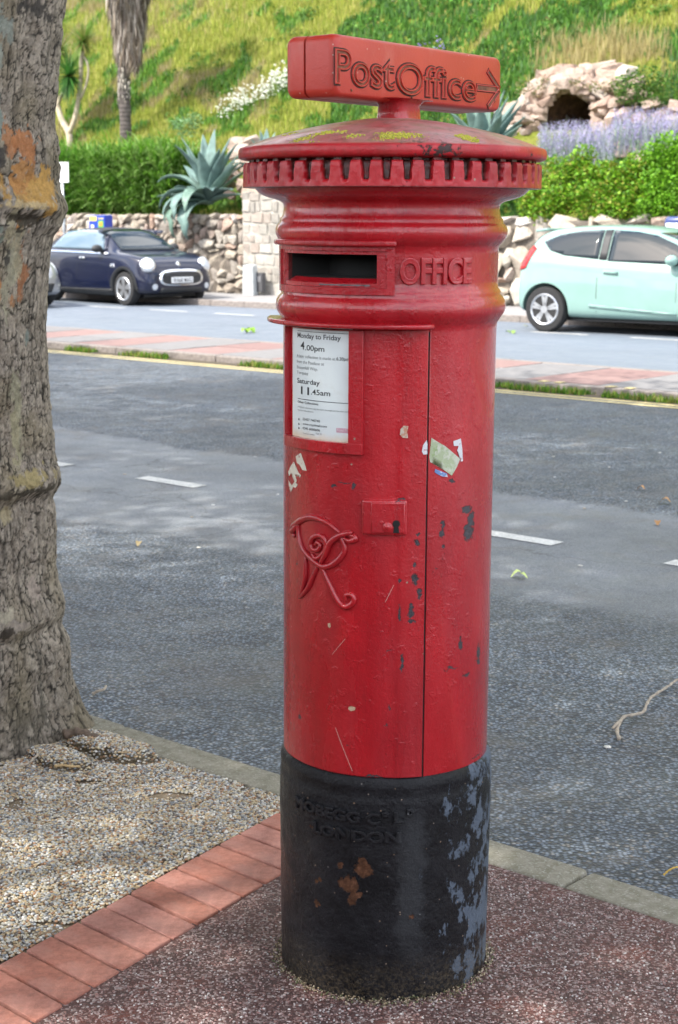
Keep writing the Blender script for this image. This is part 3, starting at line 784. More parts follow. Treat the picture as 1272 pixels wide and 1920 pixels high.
def wrap_text(name, body, px, py, width_px_to, height, r, mat, parent, extrude=0, bevel_d=0, bold=0, zpx=None):
    """write along the cylinder: baseline starts at photo (px,py), ends at photo x"""
    a0, z0 = cyl(px, py, r)
    a1, _ = cyl(width_px_to, py+6, r)
    if zpx: z0 = cyl(zpx[0], zpx[1], r)[1]
    v, f = text_np(body, 1.0, 0, 0, True, off=bold) if not bevel_d else text_np(body, 1.0, bevel_d/height, extrude/height, True, off=bold)
    w_ = v[:, 0].max()-v[:, 0].min(); x0 = v[:, 0].min(); s_ = (a1-a0)*r/w_
    hs = height/.72
    out = [cp(a0+(p[0]-x0)*s_/r, z0+p[1]*hs, r+(p[2]*height+(extrude if bevel_d else 0))) for p in v]
    return from_poly(name, out, f, mat, parent)
INK = plain('printed_ink', (.02, .022, .025), .5); INKG = plain('printed_ink_grey', (.17, .18, .19), .5); PINK = plain('faded_pink_print', (.55, .33, .40), .5)
rt = .2336
def pln(name, t, x, y, x1, h, mat=INK, bold=0): return wrap_text(name, t, x, y, x1, h, rt, mat, box, bold=bold)
def cpx(x, y): return (520+x/6.36, 590+y/6.36)
for t, x, y, x1, h, mt, bd_ in (
        ('Monday to Friday', 243, 275, 760, .0105, INK, .012), ('4', 280, 415, 325, .0165, INK, .015), ('.00pm', 335, 428, 563, .0115, INK, .008),
        ('A later collection is made at', 235, 508, 695, .0064, INKG, 0), ('6.30pm', 706, 548, 860, .0070, INK, .006),
        ('from the Postbox at', 235, 578, 560, .0066, INKG, 0), ('Broomhill Way,', 235, 645, 483, .0066, INKG, 0), ('Torquay', 235, 706, 370, .0066, INKG, 0),
        ('Saturday', 240, 815, 508, .0105, INK, .012), ('11', 284, 950, 380, .0165, INK, .015), ('.45am', 402, 955, 632, .0115, INK, .008),
        ('Other Collections', 245, 1052, 490, .0050, INK, .006), ('Additional collections may be made throughout the day until', 245, 1108, 855, .0034, INKG, 0), ('the last time shown', 245, 1145, 430, .0034, INKG, 0),
        ('03457 740740', 305, 1262, 510, .0052, INK, .004), ('www.royalmail.com', 308, 1316, 593, .0050, INK, .004), ('0345 6000606', 306, 1370, 510, .0052, INK, .004),
        ('Postbox number', 310, 1425, 450, .0030, INKG, 0), ('TQ2 22', 460, 1432, 530, .0036, INK, 0)):
    X, Y = cpx(x, y); X1, _ = cpx(x1, y); pln('notice_line', t, X, Y, X1, h, mt, bd_)
bm = bmesh.new()
for (x0, y0, x1, hh) in ((245, 192, 866, .0010), (245, 1000, 866, .0012)):
    X, Y = cpx(x0, y0); a, z = cyl(X, Y, rt); a1_ = cyl(cpx(x1, y0)[0], Y, rt)[0]
    a1_ = min(a1_, cr-.004); cpanel(bm, a, a1_, z-hh, z, .2330, rt)
for y0 in (1250, 1305, 1355):                                        # little telephone, screen and textphone marks
    X, Y = cpx(252, y0+12); a, z = cyl(X, Y, rt); cpanel(bm, a, a+.017, z, z+.0022, .2330, rt); cpanel(bm, a+.004, a+.013, z+.0022, z+.0042, .2330, rt)
from_bm('notice_marks', bm, INK, box)['kind'] = 'stuff'
bm = bmesh.new(); X, Y = cpx(705, 1408); a, z = cyl(X, Y, rt); cpanel(bm, a, cr-.004, z, z+.0095, .2330, rt-.0001); from_bm('notice_logo', bm, PINK, box)
wrap_text('logo_text', 'Royal Mail', *cpx(715, 1392), cpx(868, 0)[0], .0055, rt+.0004, plain('pale_print', (.72, .6, .62), .5), box)
# cast lettering: OFFICE to the right of the slot, POST on the far left of it
zc0 = cyl(760, 529, .2305)[1]
v1 = wrap_text('cast_letters', 'OFFICE', 749, 531, 881, .0500, .2302, RED, box, extrude=.0026, bevel_d=.0016, bold=.012)
_a, _z = cyl(749, 531, .2302); _b, _ = cyl(881, 535, .2302)
vv, ff = text_np('POST', 1.0, .0022/.052, .0016/.052, True, off=.012)
ww = (_b-_a)*.70; x0 = vv[:, 0].min(); sc_ = ww*.2302/(vv[:, 0].max()-x0)
st = 2*DC-_a-ww
from_poly('cast_letters', [cp(st+(p[0]-x0)*sc_/.2302, _z+p[1]*.052/.72, .2302+p[2]*.052+.0016) for p in vv], ff, RED, box)

# lock plate with keyhole and swivel cover
la0, lz1 = cyl(680, 936, .237); la1, lz0 = cyl(763, 1003, .237)
bm = bmesh.new(); cpanel(bm, la0, la1, lz0, lz1, .222, .2440, nz=6, step=R(1.5), rf=lambda a, z: .2436+.0006*mn.noise(Vector((a*60, z*120, 1))))
o = from_bm('lock_plate', bm, RED2, box, True); fix_smooth(o, 40); bevel(o, .005, 3, 50)
la2 = la0+(la1-la0)*.20
bm = bmesh.new(); cpanel(bm, la2, la1-.02, lz0+.004, lz1-.004, .225, .2455); o = from_bm('lock_escutcheon', bm, RED2, box, True); fix_smooth(o, 40); bevel(o, .003, 2, 50)
ka, kz = cyl(743, 986, .241)
bm = bmesh.new()
def disc(bm, a, z, r, rad, thick, n=16, dome=0):
    c = cp(a, z, r); t = Vector((math.cos(a), math.sin(a), 0)); nn = Vector((math.sin(a), -math.cos(a), 0)); up = Vector((0, 0, 1))
    rings = []
    for h, q in ((0, 1), (thick*.7, 1), (thick, .8), (thick+dome, .3)):
        rings.append([bm.verts.new(c+nn*h+(t*math.cos(2*math.pi*i/n)+up*math.sin(2*math.pi*i/n))*rad*q) for i in range(n)])
    for j in range(3):
        for i in range(n): bm.faces.new((rings[j][i], rings[j][(i+1) % n], rings[j+1][(i+1) % n], rings[j+1][i]))
    bm.faces.new(rings[3])
disc(bm, ka, kz+.005, .2457, .0078, .0006)
bm2 = cp(ka, kz, .2464)
t_ = Vector((math.cos(ka), math.sin(ka), 0))
q = [bm2+t_*a+Vector((0, 0, b)) for a, b in ((-.0040, .003), (-.0065, -.014), (.0065, -.014), (.0040, .003))]
bm.faces.new([bm.verts.new(x) for x in q])
from_bm('keyhole', bm, BLACK, box)
bm = bmesh.new(); a_, z_ = cyl(727, 988, .241); disc(bm, a_, z_, .2455, .0105, .004, dome=.0015); disc(bm, a_-.002, z_+.001, .2492, .005, .003, dome=.001)
a2_, z2_ = cyl(716, 979, .241); disc(bm, a2_, z2_, .2455, .0040, .002)
o = from_bm('keyhole_cover', bm, RED2, box, True); fix_smooth(o, 40)

# royal cipher: raised scrolls
def ccx(x, y): return (500+x/2.765, 880+y/2.765)
def scroll(pts, r0, r1, k=6, lift=.0045):
    P_ = []
    for x, y in pts:
        X, Y = ccx(x, y); a, z = cyl(X, Y, RB+.004); P_.append(Vector((a, z, 0)))
    P_ = smooth_path(P_, k); path = [cp(p.x, p.y, RB+lift) for p in P_]
    n = len(path); rad = [1.18*r0+1.18*(r1-r0)*math.sin(math.pi*min(1, (i+.5)/n)) for i in range(n)]
    return path, rad
bm = bmesh.new()
for pts, r0, r1, lift in (
        ([(150, 350), (138, 330), (140, 300), (165, 278), (200, 256), (245, 250), (300, 270), (345, 300), (380, 330)], .003, .0062, .005),      # upper sweep
        ([(165, 285), (168, 340), (185, 400), (225, 455), (290, 505), (350, 490), (398, 440), (405, 400), (388, 350), (400, 335)], .0035, .0060, .005),   # big loop
        ([(255, 395), (268, 380), (282, 400), (268, 420), (243, 415), (232, 385), (250, 352), (285, 345), (310, 375), (308, 420), (280, 455), (255, 462), (240, 440)], .003, .0050, .006),  # spiral
        ([(285, 485), (310, 440), (335, 380), (380, 345), (430, 330), (445, 335)], .0035, .0060, .0072),                # arm to the right
        ([(400, 355), (430, 372), (462, 362), (455, 348), (430, 345)], .003, .0060, .006),
        ([(205, 455), (205, 520), (200, 580), (175, 668)], .0025, .0055, .005),                                        # left leg
        ([(175, 668), (215, 620), (240, 565), (270, 500)], .0025, .0050, .005),
        ([(285, 495), (305, 545), (335, 610), (368, 675), (405, 712), (440, 700), (455, 675), (440, 650), (412, 655), (415, 680)], .0028, .0058, .0055),   # right tail
        ([(140, 300), (135, 325), (150, 310), (160, 290)], .003, .0060, .006)):
    path, rad = scroll(pts, r0, r1, 6, lift); add_tube(bm, path, rad, 8)
o = from_bm('royal_cipher', bm, RED2, box, True)

# torn stickers
def sticker(name, pts, r, mat, crop=None):
    bm = bmesh.new(); vs = []
    for x, y in pts:
        X, Y = crop(x, y) if crop else (x, y); a, z = cyl(X, Y, r); vs.append(bm.verts.new(cp(a, z, r)))
    fc = bm.faces.new(vs); bmesh.ops.triangulate(bm, faces=[fc])
    bmesh.ops.subdivide_edges(bm, edges=bm.edges[:], cuts=2, use_grid_fill=True)
    for v_ in bm.verts:
        a = math.atan2(v_.co.x, -v_.co.y); q = cp(a, v_.co.z, r); v_.co = q
    return from_bm(name, bm, mat, box, True)
def paper(name, c1, c2, sc, thr, c3=None):
    s = NT(name); f = s.noise(sc, 5, .7)
    c = s.ramp(f, [(thr-.04, c1), (thr+.04, c2)])
    if c3: c = s.mix(s.ramp(s.noise(sc*2.2, 4), [(.60, 0), (.66, .8)]), c, c3)
    s.set(col=c, rough=.6, normal=s.bump(f, .001)); return s.m
PW = paper('torn_paper', (.62, .58, .48), (.50, .36, .10), 45, .62, (.30, .05, .05))
PG = paper('green_paper', (.36, .42, .26), (.50, .52, .42), 40, .52, (.24, .33, .14))
PWH = paper('white_paper', (.62, .62, .64), (.5, .5, .52), 40, .6, (.38, .10, .12))
c2f = lambda x, y: (480+x/2.544, 400+y/2.544)
rs_ = RB+.0036
sticker('torn_sticker', [(190, 1162), (214, 1145), (222, 1166), (236, 1205), (243, 1231), (222, 1226), (207, 1200), (196, 1193)], rs_, PW, c2f)
sticker('torn_sticker', [(154, 1236), (168, 1205), (182, 1186), (190, 1215), (205, 1240), (216, 1252), (211, 1262), (196, 1252), (186, 1246), (196, 1278), (188, 1292), (178, 1262), (168, 1240), (160, 1256)], rs_, PW, c2f)
sticker('torn_sticker', [(156, 1276), (172, 1300), (184, 1284), (200, 1296), (190, 1312), (178, 1308), (168, 1334), (158, 1306)], rs_, PW, c2f)
sticker('torn_sticker', [(838, 1070), (870, 1090), (905, 1110), (975, 1170), (958, 1210), (935, 1250), (900, 1225), (860, 1200), (832, 1185), (828, 1160)], RB+.0012, PG, c2f)
sticker('torn_sticker', [(942, 1085), (978, 1072), (985, 1120), (988, 1180), (978, 1182), (972, 1140), (960, 1130), (968, 1108), (945, 1108)], RB+.0012, PWH, c2f)
sticker('torn_sticker', [(798, 1105), (815, 1080), (819, 1100), (818, 1148), (800, 1150), (792, 1135)], rs_+.0036, PWH, c2f)
sticker('torn_sticker', [(855, 1218), (870, 1228), (890, 1232), (912, 1240), (915, 1256), (890, 1254), (868, 1244), (853, 1234)], RB+.0012, paper('blue_paper', (.55, .58, .65), (.12, .22, .45), 70, .5), c2f)
sticker('paint_scab', [(690, 1030), (705, 1012), (728, 1015), (722, 1045), (727, 1072), (700, 1070), (688, 1055)], rs_+.0036, paper('scab', (.45, .22, .14), (.50, .42, .34), 90, .5), c2f)
c3f = lambda x, y: (500+x/2.765, 880+y/2.765)
sticker('paint_scab', [(425, 1232), (440, 1228), (462, 1236), (458, 1250), (440, 1256), (424, 1246)], rs_, paper('scab2', (.5, .36, .24), (.42, .25, .15), 90, .5), c3f)
sticker('paint_scab', [(318, 800), (330, 798), (334, 815), (326, 824), (318, 815)], rs_, bpy.data.materials['scab2'], c3f)
SCR = plain('scratch', (.55, .25, .22), .6)
def scratch(pts, w=.0005, conv=c3f, mat=SCR):
    bm = bmesh.new(); row = []
    for x, y in pts:
        a, z = cyl(*conv(x, y), rs_); row.append((a, z))
    for i in range(len(row)-1):
        (a, z), (b, y) = row[i], row[i+1]
        bm.faces.new([bm.verts.new(q) for q in (cp(a-w/RB, z, rs_), cp(a+w/RB, z, rs_), cp(b+w/RB, y, rs_), cp(b-w/RB, y, rs_))])
    from_bm('scratch', bm, mat, box)
scratch([(357, 1340), (385, 1415), (410, 1480), (445, 1565)], .0009); scratch([(340, 962), (370, 925), (408, 880)], .0006); scratch([(615, 690), (640, 640), (660, 600)], .0006)
# patches of bare dark iron where the paint has gone
# black base
def blackmat():
    s = NT('black_base_paint'); x, y, z = s.sep()
    f = s.noise(9, 6, .65); c = s.ramp(f, [(.3, (.005, .005, .006)), (.7, (.017, .017, .020))])
    # blue-grey bloom where the gloss has flaked off, on the side to the right
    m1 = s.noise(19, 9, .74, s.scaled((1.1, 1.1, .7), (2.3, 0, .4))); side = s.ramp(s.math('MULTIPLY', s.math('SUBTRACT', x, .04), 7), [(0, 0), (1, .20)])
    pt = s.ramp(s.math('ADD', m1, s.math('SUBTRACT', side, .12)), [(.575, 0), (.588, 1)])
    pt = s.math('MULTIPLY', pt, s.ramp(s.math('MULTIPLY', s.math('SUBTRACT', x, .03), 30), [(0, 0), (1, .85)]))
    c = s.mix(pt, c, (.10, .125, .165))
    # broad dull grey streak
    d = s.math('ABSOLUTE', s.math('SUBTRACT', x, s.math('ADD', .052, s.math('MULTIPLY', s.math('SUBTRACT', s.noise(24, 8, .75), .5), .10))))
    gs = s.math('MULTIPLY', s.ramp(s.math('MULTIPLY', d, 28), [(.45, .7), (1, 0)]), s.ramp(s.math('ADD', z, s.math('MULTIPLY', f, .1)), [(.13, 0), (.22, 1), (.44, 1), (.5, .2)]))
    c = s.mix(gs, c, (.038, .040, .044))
    # rust bloom
    xr = s.math('ADD', x, s.math('MULTIPLY', s.math('SUBTRACT', s.noise(32, 6, .7), .5), .045)); zr = s.math('ADD', z, s.math('MULTIPLY', s.math('SUBTRACT', s.noise(30, 6, .7, s.scaled((1, 1, 1), (3, 8, 1))), .5), .055))
    def blob(cx, cz, rx, rz):
        dx = s.math('DIVIDE', s.math('SUBTRACT', xr, cx), rx); dz = s.math('DIVIDE', s.math('SUBTRACT', zr, cz), rz)
        return s.math('ADD', s.math('MULTIPLY', dx, dx), s.math('MULTIPLY', dz, dz))
    b = blob(*RUST[0])
    for q in RUST[1:]: b = s.math('MINIMUM', b, blob(*q))
    rn = s.math('ADD', s.math('MULTIPLY', b, .8), s.math('MULTIPLY', s.math('SUBTRACT', s.noise(60, 8, .8), .5), 1.2))
    rm = s.ramp(rn, [(.85, 1), (1.02, 0)])
    c = s.mix(rm, c, s.ramp(s.noise(60, 6, .7), [(.3, (.035, .017, .010)), (.52, (.090, .038, .019)), (.72, (.18, .085, .050))]))
    fl = s.vor(70); fq = s.n('ShaderNodeSeparateColor'); s.l(fl.outputs['Color'], fq.inputs[0])
    sp = s.math('MULTIPLY', s.ramp(fl.outputs['Distance'], [(.09, 1), (.14, 0)]), s.ramp(fq.outputs[0], [(.84, 0), (.85, .8)]))
    c = s.mix(sp, c, s.mix(fq.outputs[1], (.34, .22, .14), (.20, .20, .20)))
    # soil splash near the ground
    spl = s.math('MULTIPLY', s.ramp(z, [(0, 1), (.11, 0)]), s.ramp(s.noise(120, 5, .8), [(.45, 0), (.65, .9)]))
    c = s.mix(spl, c, (.11, .085, .055))
    n1 = s.bump(s.noise(12, 4, .6), .012, .6); n2 = s.bump(s.noise(80, 6, .75), .005, .8, n1); n3 = s.bump(pt, -.0012, 1, n2); n4 = s.bump(rm, -.002, 1, n3)
    rg = s.mix(s.math('MAXIMUM', pt, s.math('MAXIMUM', rm, gs)), s.ramp(s.noise(20, 5), [(.3, .18), (.7, .42)]), .68)
    s.set(col=c, rough=rg, normal=n4, spec=.2); return s.m
RUST = []
for (x, y, rx, ry) in ((680, 1630, .018, .019), (655, 1658, .018, .015), (660, 1685, .011, .020), (640, 1624, .006, .007), (598, 1650, .004, .006), (668, 1680, .013, .012), (592, 1697, .004, .005), (585, 1549, .004, .004), (770, 1717, .006, .005)):
    a, z = cyl(x, y, .239); RUST.append((.239*math.sin(a), z, rx, ry))
BLK = blackmat()
def base_r(z): return float(np.interp(z, [-.06, 0, .05, .11, .37, .44, .452, .462, .474, .485, .495, .503, .508], [.2345, .2360, .2370, .2378, .2402, .2402, .2398, .2372, .2375, .2392, .2372, .2335, .2250]))
zs = list(np.linspace(-.05, .44, 34))+[.447, .452, .457, .462, .468, .474, .480, .485, .490, .495, .499, .503, .506, .508]
bm = bmesh.new(); n = 200; rows = []
for z in zs:
    rows.append([bm.verts.new(cp(2*math.pi*k/n, z, base_r(z)+mn.noise(Vector((math.sin(2*math.pi*k/n)*6, math.cos(2*math.pi*k/n)*6, z*22)))*.0011+mn.noise(Vector((math.sin(2*math.pi*k/n)*18, math.cos(2*math.pi*k/n)*18, z*70)))*.0006)) for k in range(n)])
for i in range(len(zs)-1):
    for k in range(n): bm.faces.new((rows[i][k], rows[i][(k+1) % n], rows[i+1][(k+1) % n], rows[i+1][k]))
from_bm('base', bm, BLK, box, True)
for t, x, y, x1, h, zp in (('MOBEGG C', 556, 1543, 714, .0235, (650, 1539)), ('o', 716, 1531, 730, .0130, (720, 1530)), ('L', 738, 1548, 756, .0235, (745, 1541)), ('D', 762, 1531, 776, .0140, (768, 1528)), ('LONDON', 588, 1578, 752, .0235, (670, 1576))):
    wrap_text('foundry_letters', t, x, y, x1, h, .2400, BLK, box, extrude=.0022, bevel_d=.0018, bold=-.005, zpx=zp)
# grit swept against the foot
N = 1500; a = rng.uniform(0, 6.28, N); q = .238+np.abs(rng.normal(0, .012, N))
P = np.stack([BX+q*np.sin(a), BY-q*np.cos(a), np.full(N, -.0035)+np.maximum(0, .010-(q-.238)*.5)*rng.random(N)], 1)
sz = rng.uniform(.001, .0028, N)
v, f, cc = scatter(ICO_V, ICO_F, P, sz, rng.uniform(0, 6, N), cols=np.array([(.26, .20, .12), (.12, .09, .06), (.40, .33, .24), (.10, .11, .05)])[rng.integers(0, 4, N)])
from_np('foot_grit', v, f, M_CHIP, cols=cc, kind='stuff', label='ring of dirt and grit lying round the foot of the black base', category='grit')

# direction sign on top: two cast half shells, raised outline letters, arrow
lt = AY(631, 64, 3.29); rb_ = AY(939, 219, 3.80); lb = AY(631, 178, 3.29)
SL = math.hypot(rb_.x-lt.x, rb_.y-lt.y); sdir = Vector(((rb_.x-lt.x)/SL, (rb_.y-lt.y)/SL, 0)); snor = Vector((sdir.y, -sdir.x, 0))
z0, z1 = lb.z, lt.z; SH = z1-z0; TH = .128
Binv = Matrix.Rotation(-LEAN, 4, 'Y')
SO = Vector((lt.x, lt.y, z0))
sg = empty('sign_head', (0, 0, 0)); sg.parent = box
ang = math.atan2(sdir.y, sdir.x)
# local sign frame: x along the face, y into the sign, z up
sg.matrix_basis = Matrix.Rotation(-LEAN, 4, 'Y') @ Matrix.Translation(SO-Vector((BX, BY, 0))) @ Matrix.Rotation(ang, 4, 'Z')
def shell(name, y0, y1, rounded):
    bm = bmesh.new(); n = 14; sec = []
    rr = .020
    # rounded rectangle in x,z ; inset towards the rounded face
    def loop(y, ins):
        out = []; xx0, xx1, zz0, zz1 = -.004+ins, SL+.004-ins, ins*.8-.003, SH-ins*.8+.003; r = .017
        for cx, cz, a0 in ((xx1-r, zz1-r, 0), (xx0+r, zz1-r, 90), (xx0+r, zz0+r, 180), (xx1-r, zz0+r, 270)):
            for k in range(6):
                t = R(a0+90*k/5); out.append(bm.verts.new((cx+r*math.cos(t), y, cz+r*math.sin(t))))
        return out
    L_ = []
    for i in range(7):
        t = i/6*math.pi/2; L_.append(loop(rounded(i/6)[0], rounded(i/6)[1]))
    n = len(L_[0])
    for a, b in zip(L_, L_[1:]):
        for k in range(n): bm.faces.new((a[k], a[(k+1) % n], b[(k+1) % n], b[k]))
    bm.faces.new(L_[0][::-1]); bm.faces.new(L_[-1]); bmesh.ops.recalc_face_normals(bm, faces=bm.faces)
    o = from_bm(name, bm, SIGNRED, sg, True); fix_smooth(o, 30); return o
ys = TH*.60
def rf_(t):    # front shell: flat face at y=0, rounded to full at 14mm
    a = t*math.pi/2; return (.014*(1-math.sin(a)) if t < 1 else 0, .010*(1-math.cos(a))) if False else ((.016*(1-t) if t > .0 else .016), .009*(1-math.cos(t*math.pi/2)))
shell('front_shell', 0, ys, lambda t: (ys-.002, .001) if t == 0 else ((.020*(1-math.sin((t-1/6)/(5/6)*math.pi/2))), .011*(1-math.cos((t-1/6)/(5/6)*math.pi/2))))
shell('rear_shell', ys, TH, lambda t: (ys+.003, .001) if t == 0 else (TH-.020*(1-math.sin((t-1/6)/(5/6)*math.pi/2)), .012*(1-math.cos((t-1/6)/(5/6)*math.pi/2))))
bm = bmesh.new(); boxbm(bm, (SL/2, ys+.0005, SH/2), (SL-.012, .008, SH-.012)); from_bm('shell_gap', bm, BLACK, sg)
def signpt(px, py):
    """photo pixel on the sign face -> face coordinates"""
    d = ray(px, py); nrm = Vector((sdir.y, -sdir.x, 0)); t = (SO-Vector((0, 0, 0))).dot(nrm)/(d.dot(nrm)); p = Vector((d.x*t, d.y*t, CAM_H+d.z*t))
    return (p-SO).dot(sdir), p.z-z0
c1f = lambda x, y: (430+x/2.052, 30+y/2.052)
BROWN = NT('groove_brown'); BROWN.set(col=BROWN.ramp(BROWN.noise(40, 6, .7), [(.35, (.085, .028, .014)), (.6, (.24, .075, .035)), (.8, (.40, .10, .05))]), rough=.6); BROWN = BROWN.m
GROOVE = plain('groove_dark', (.045, .018, .012), .8, var=.4, sc=60)
def face_text(body, x, y, x1, hcap, y0_off=0):
    a, zb = signpt(*c1f(x, y)); b, _ = signpt(*c1f(x1, y))
    for kind in (0, 1, 2):
        if kind == 0: v, f = text_np(body, 1, 0, 0, True, off=.048, res=8); dy = -.0003; mt = GROOVE; nm = 'letter_groove'
        elif kind == 1: v, f = text_np(body, 1, 0, 0, True, res=8); dy = -.0008; mt = BROWN; nm = 'letter_face'
        else: v, f = text_np(body, 1, .019, 0, False, res=6); dy = -.0012; mt = SIGNRED; nm = 'letter_outline'
        if kind == 0: vr, _f = text_np(body, 1, 0, 0, True); lo, hi = vr[:, 0].min(), vr[:, 0].max()
        sx = (b-a)/(hi-lo); sz_ = hcap/.72
        from_poly(nm, [(a+(p[0]-lo)*sx, dy-p[2]*sx*1.4, zb+p[1]*sz_) for p in v], f, mt, sg)
_, hP0 = signpt(*c1f(420, 255)); _, hP1 = signpt(*c1f(420, 118)); HC = hP1-hP0
face_text('Post', 408, 258, 632, HC); face_text('Office', 645, 296, 945, HC*.93)
# arrow: shaft and two barbs, each an outlined bar
def bar(p, q, wd):
    (x0, z0_), (x1, z1_) = signpt(*c1f(*p)), signpt(*c1f(*q)); d = Vector((x1-x0, 0, z1_-z0_)); L_ = d.length; d.normalize(); nn = Vector((-d.z, 0, d.x))
    c0 = Vector((x0, 0, z0_)); c1_ = Vector((x1, 0, z1_))
    for off, y, mt, nm in ((wd/2+.0028, -.0003, GROOVE, 'arrow_groove'), (wd/2, -.0007, BROWN, 'arrow_face')):
        bm = bmesh.new(); e = d*(off-wd/2)
        bm.faces.new([bm.verts.new(k_+Vector((0, y, 0))) for k_ in (c0-e-nn*off, c1_+e-nn*off, c1_+e+nn*off, c0-e+nn*off)]); from_bm(nm, bm, mt, sg)
    bm = bmesh.new(); cs = [c0-nn*wd/2, c1_-nn*wd/2, c1_+nn*wd/2, c0+nn*wd/2]
    add_tube(bm, [k_+Vector((0, -.001, 0)) for k_ in cs+cs[:1]], .0014, 6); from_bm('arrow_outline', bm, SIGNRED, sg)
bar((952, 275), (1032, 284), .0125); bar((995, 212), (1038, 280), .0105); bar((1038, 288), (995, 350), .0105)
bm = bmesh.new()
for x, z in ((.05, .012), (SL*.42, .01), (SL-.03, .02)): 
    vs = bmesh.ops.create_uvsphere(bm, u_segments=8, v_segments=6, radius=.003)['verts']
    for v_ in vs: v_.co += Vector((x, -.0005, z))
from_bm('rivets', bm, BROWN, sg)['kind'] = 'stuff'
# stem between cap and sign
bm = bmesh.new(); scx, scy = SL*.40, TH*.5
cs = []
mid = SO-Vector((BX, BY, 0))+sdir*(SL*.36)+Vector((-snor.x, -snor.y, 0))*(TH*.5); mid.z = 0
secs = [(1.872, .052, .040), (1.884, .046, .036), (1.915, .043, .034), (1.924, .052, .040), (z0+.004, .082, .050)]
dx, dyv = sdir, Vector((-sdir.y, sdir.x, 0)); L_ = []
cxy = Vector((mid.x*.5+.026, mid.y*.5, 0))
for z, a, b in secs:
    L_.append([bm.verts.new(cxy+dx*a*(abs(math.cos(t))**.5*math.copysign(1, math.cos(t)))+dyv*b*(abs(math.sin(t))**.5*math.copysign(1, math.sin(t)))+Vector((0, 0, z))) for t in [2*math.pi*(k+.5)/20 for k in range(20)]])
for a, b in zip(L_, L_[1:]):
    for k in range(20): bm.faces.new((a[k], a[(k+1) % 20], b[(k+1) % 20], b[k]))
o = from_bm('sign_stem', bm, RED, box, True)
# ================================================================== PLANE TREE
M_BARK = NT('plane_bark'); _s = M_BARK
_c = _s.n('ShaderNodeAttribute', attribute_name='Col').outputs['Color']
_c = _s.mix(1, _c, _s.ramp(_s.noise(70, 7, .78), [(.28, .62), (.72, 1.3)]), 'MULTIPLY')
_s.set(col=_c, rough=.88, spec=.25, normal=_s.bump(_s.noise(150, 6, .72), .006, .8, _s.bump(_s.noise(38, 5, .6), .006, .6)))
M_BARK = _s.m
YT = TREE.y
edge = [(118, -60), (117, 0), (112, 60), (106, 120), (104, 170), (97, 215), (98, 245), (104, 270), (107, 310), (103, 340), (107, 375), (111, 405), (110, 425), (98, 445), (92, 470), (90, 500), (85, 560), (82, 610), (84, 660), (84, 710), (88, 760), (92, 800), (97, 860), (103, 888), (103, 905), (97, 925), (99, 960), (100, 1010), (98, 1060), (103, 1100), (110, 1130), (109, 1150), (112, 1180), (122, 1205), (128, 1235), (126, 1265), (134, 1300), (146, 1335), (160, 1362), (175, 1385)]
ez, er = [], []
for px, py in edge:
    p = AY(px, py, YT); ez.append(p.z); er.append(p.x-TREE.x)
ez, er = np.array(ez[::-1]), np.array(er[::-1])
NA, NZ = 420, 560
zt = np.linspace(-.06, 2.75, NZ); th = np.linspace(0, 2*np.pi, NA, endpoint=False)
def vnoise(seed, fx, fz, TT, ZZ, per):
    """periodic value noise on the bark sheet"""
    r2 = np.random.default_rng(seed); g = r2.random((int(per), 400)); x = TT/(2*np.pi)*per; y = ZZ*fz+5
    i, j = np.floor(x).astype(int), np.floor(y).astype(int); u, v = x-i, y-j; u = u*u*(3-2*u); v = v*v*(3-2*v)
    G_ = lambda a, b: g[a % int(per), b % 400]
    return (G_(i, j)*(1-u)+G_(i+1, j)*u)*(1-v)+(G_(i, j+1)*(1-u)+G_(i+1, j+1)*u)*v
def cells(seed, per, fz, TT, ZZ, wob=.35):
    r2 = np.random.default_rng(seed); H = 400; jx, jy, hv = r2.random((per, H)), r2.random((per, H)), r2.random((per, H))
    x = TT/(2*np.pi)*per+(vnoise(seed+1, 0, fz*.9, TT, ZZ, per)-.5)*wob*2; y = ZZ*fz+5+(vnoise(seed+2, 0, fz*.9, TT, ZZ, per)-.5)*wob*2
    i, j = np.floor(x).astype(int), np.floor(y).astype(int); d1 = np.full(x.shape, 9.); d2 = d1.copy(); cv = np.zeros_like(d1)
    for a in (-1, 0, 1):
        for b in (-1, 0, 1):
            ii, jj = i+a, j+b; px_ = ii+.1+.8*jx[ii % per, jj % H]; py_ = jj+.1+.8*jy[ii % per, jj % H]
            d = np.hypot(x-px_, y-py_); m = d < d1
            d2 = np.where(m, d1, np.minimum(d2, d)); cv = np.where(m, hv[ii % per, jj % H], cv); d1 = np.where(m, d, d1)
    return d1, d2, cv
TT, ZZ = np.meshgrid(th, zt)
RRr = np.interp(ZZ, ez, er)
flare = np.where(ZZ < .25, (0.25-ZZ)*.22, 0)
lob = (np.sin(TT*3+1.2)*.02+np.sin(TT*5+.4)*.010)*(1+np.clip(.5-ZZ, 0, 1)*2)
edge_th = 0.0
lob = lob-(np.sin(1.2)*.02+np.sin(.4)*.010)*(1+np.clip(.5-ZZ, 0, 1)*2)*np.exp(-((TT+np.pi) % (2*np.pi)-np.pi)**2*3)
lowf = (vnoise(3, 0, 5, TT, ZZ, 9)-.5)*.03*(1-np.exp(-((TT+np.pi) % (2*np.pi)-np.pi)**2*6))
d1, d2, cv = cells(21, 56, 19, TT, ZZ, .5); cr1 = np.clip((d2-d1)/.10, 0, 1)
e1, e2, ev = cells(31, 92, 36, TT, ZZ, .5); cr2 = np.clip((e2-e1)/.16, 0, 1)
g1, g2, gv = cells(61, 190, 80, TT, ZZ, .6); cr3 = np.clip((g2-g1)/.3, 0, 1)
msk = np.clip((vnoise(7, 0, 4, TT, ZZ, 10)-.3)*3, 0, 1)
lowz = np.clip(1.3-ZZ, 0, 1)
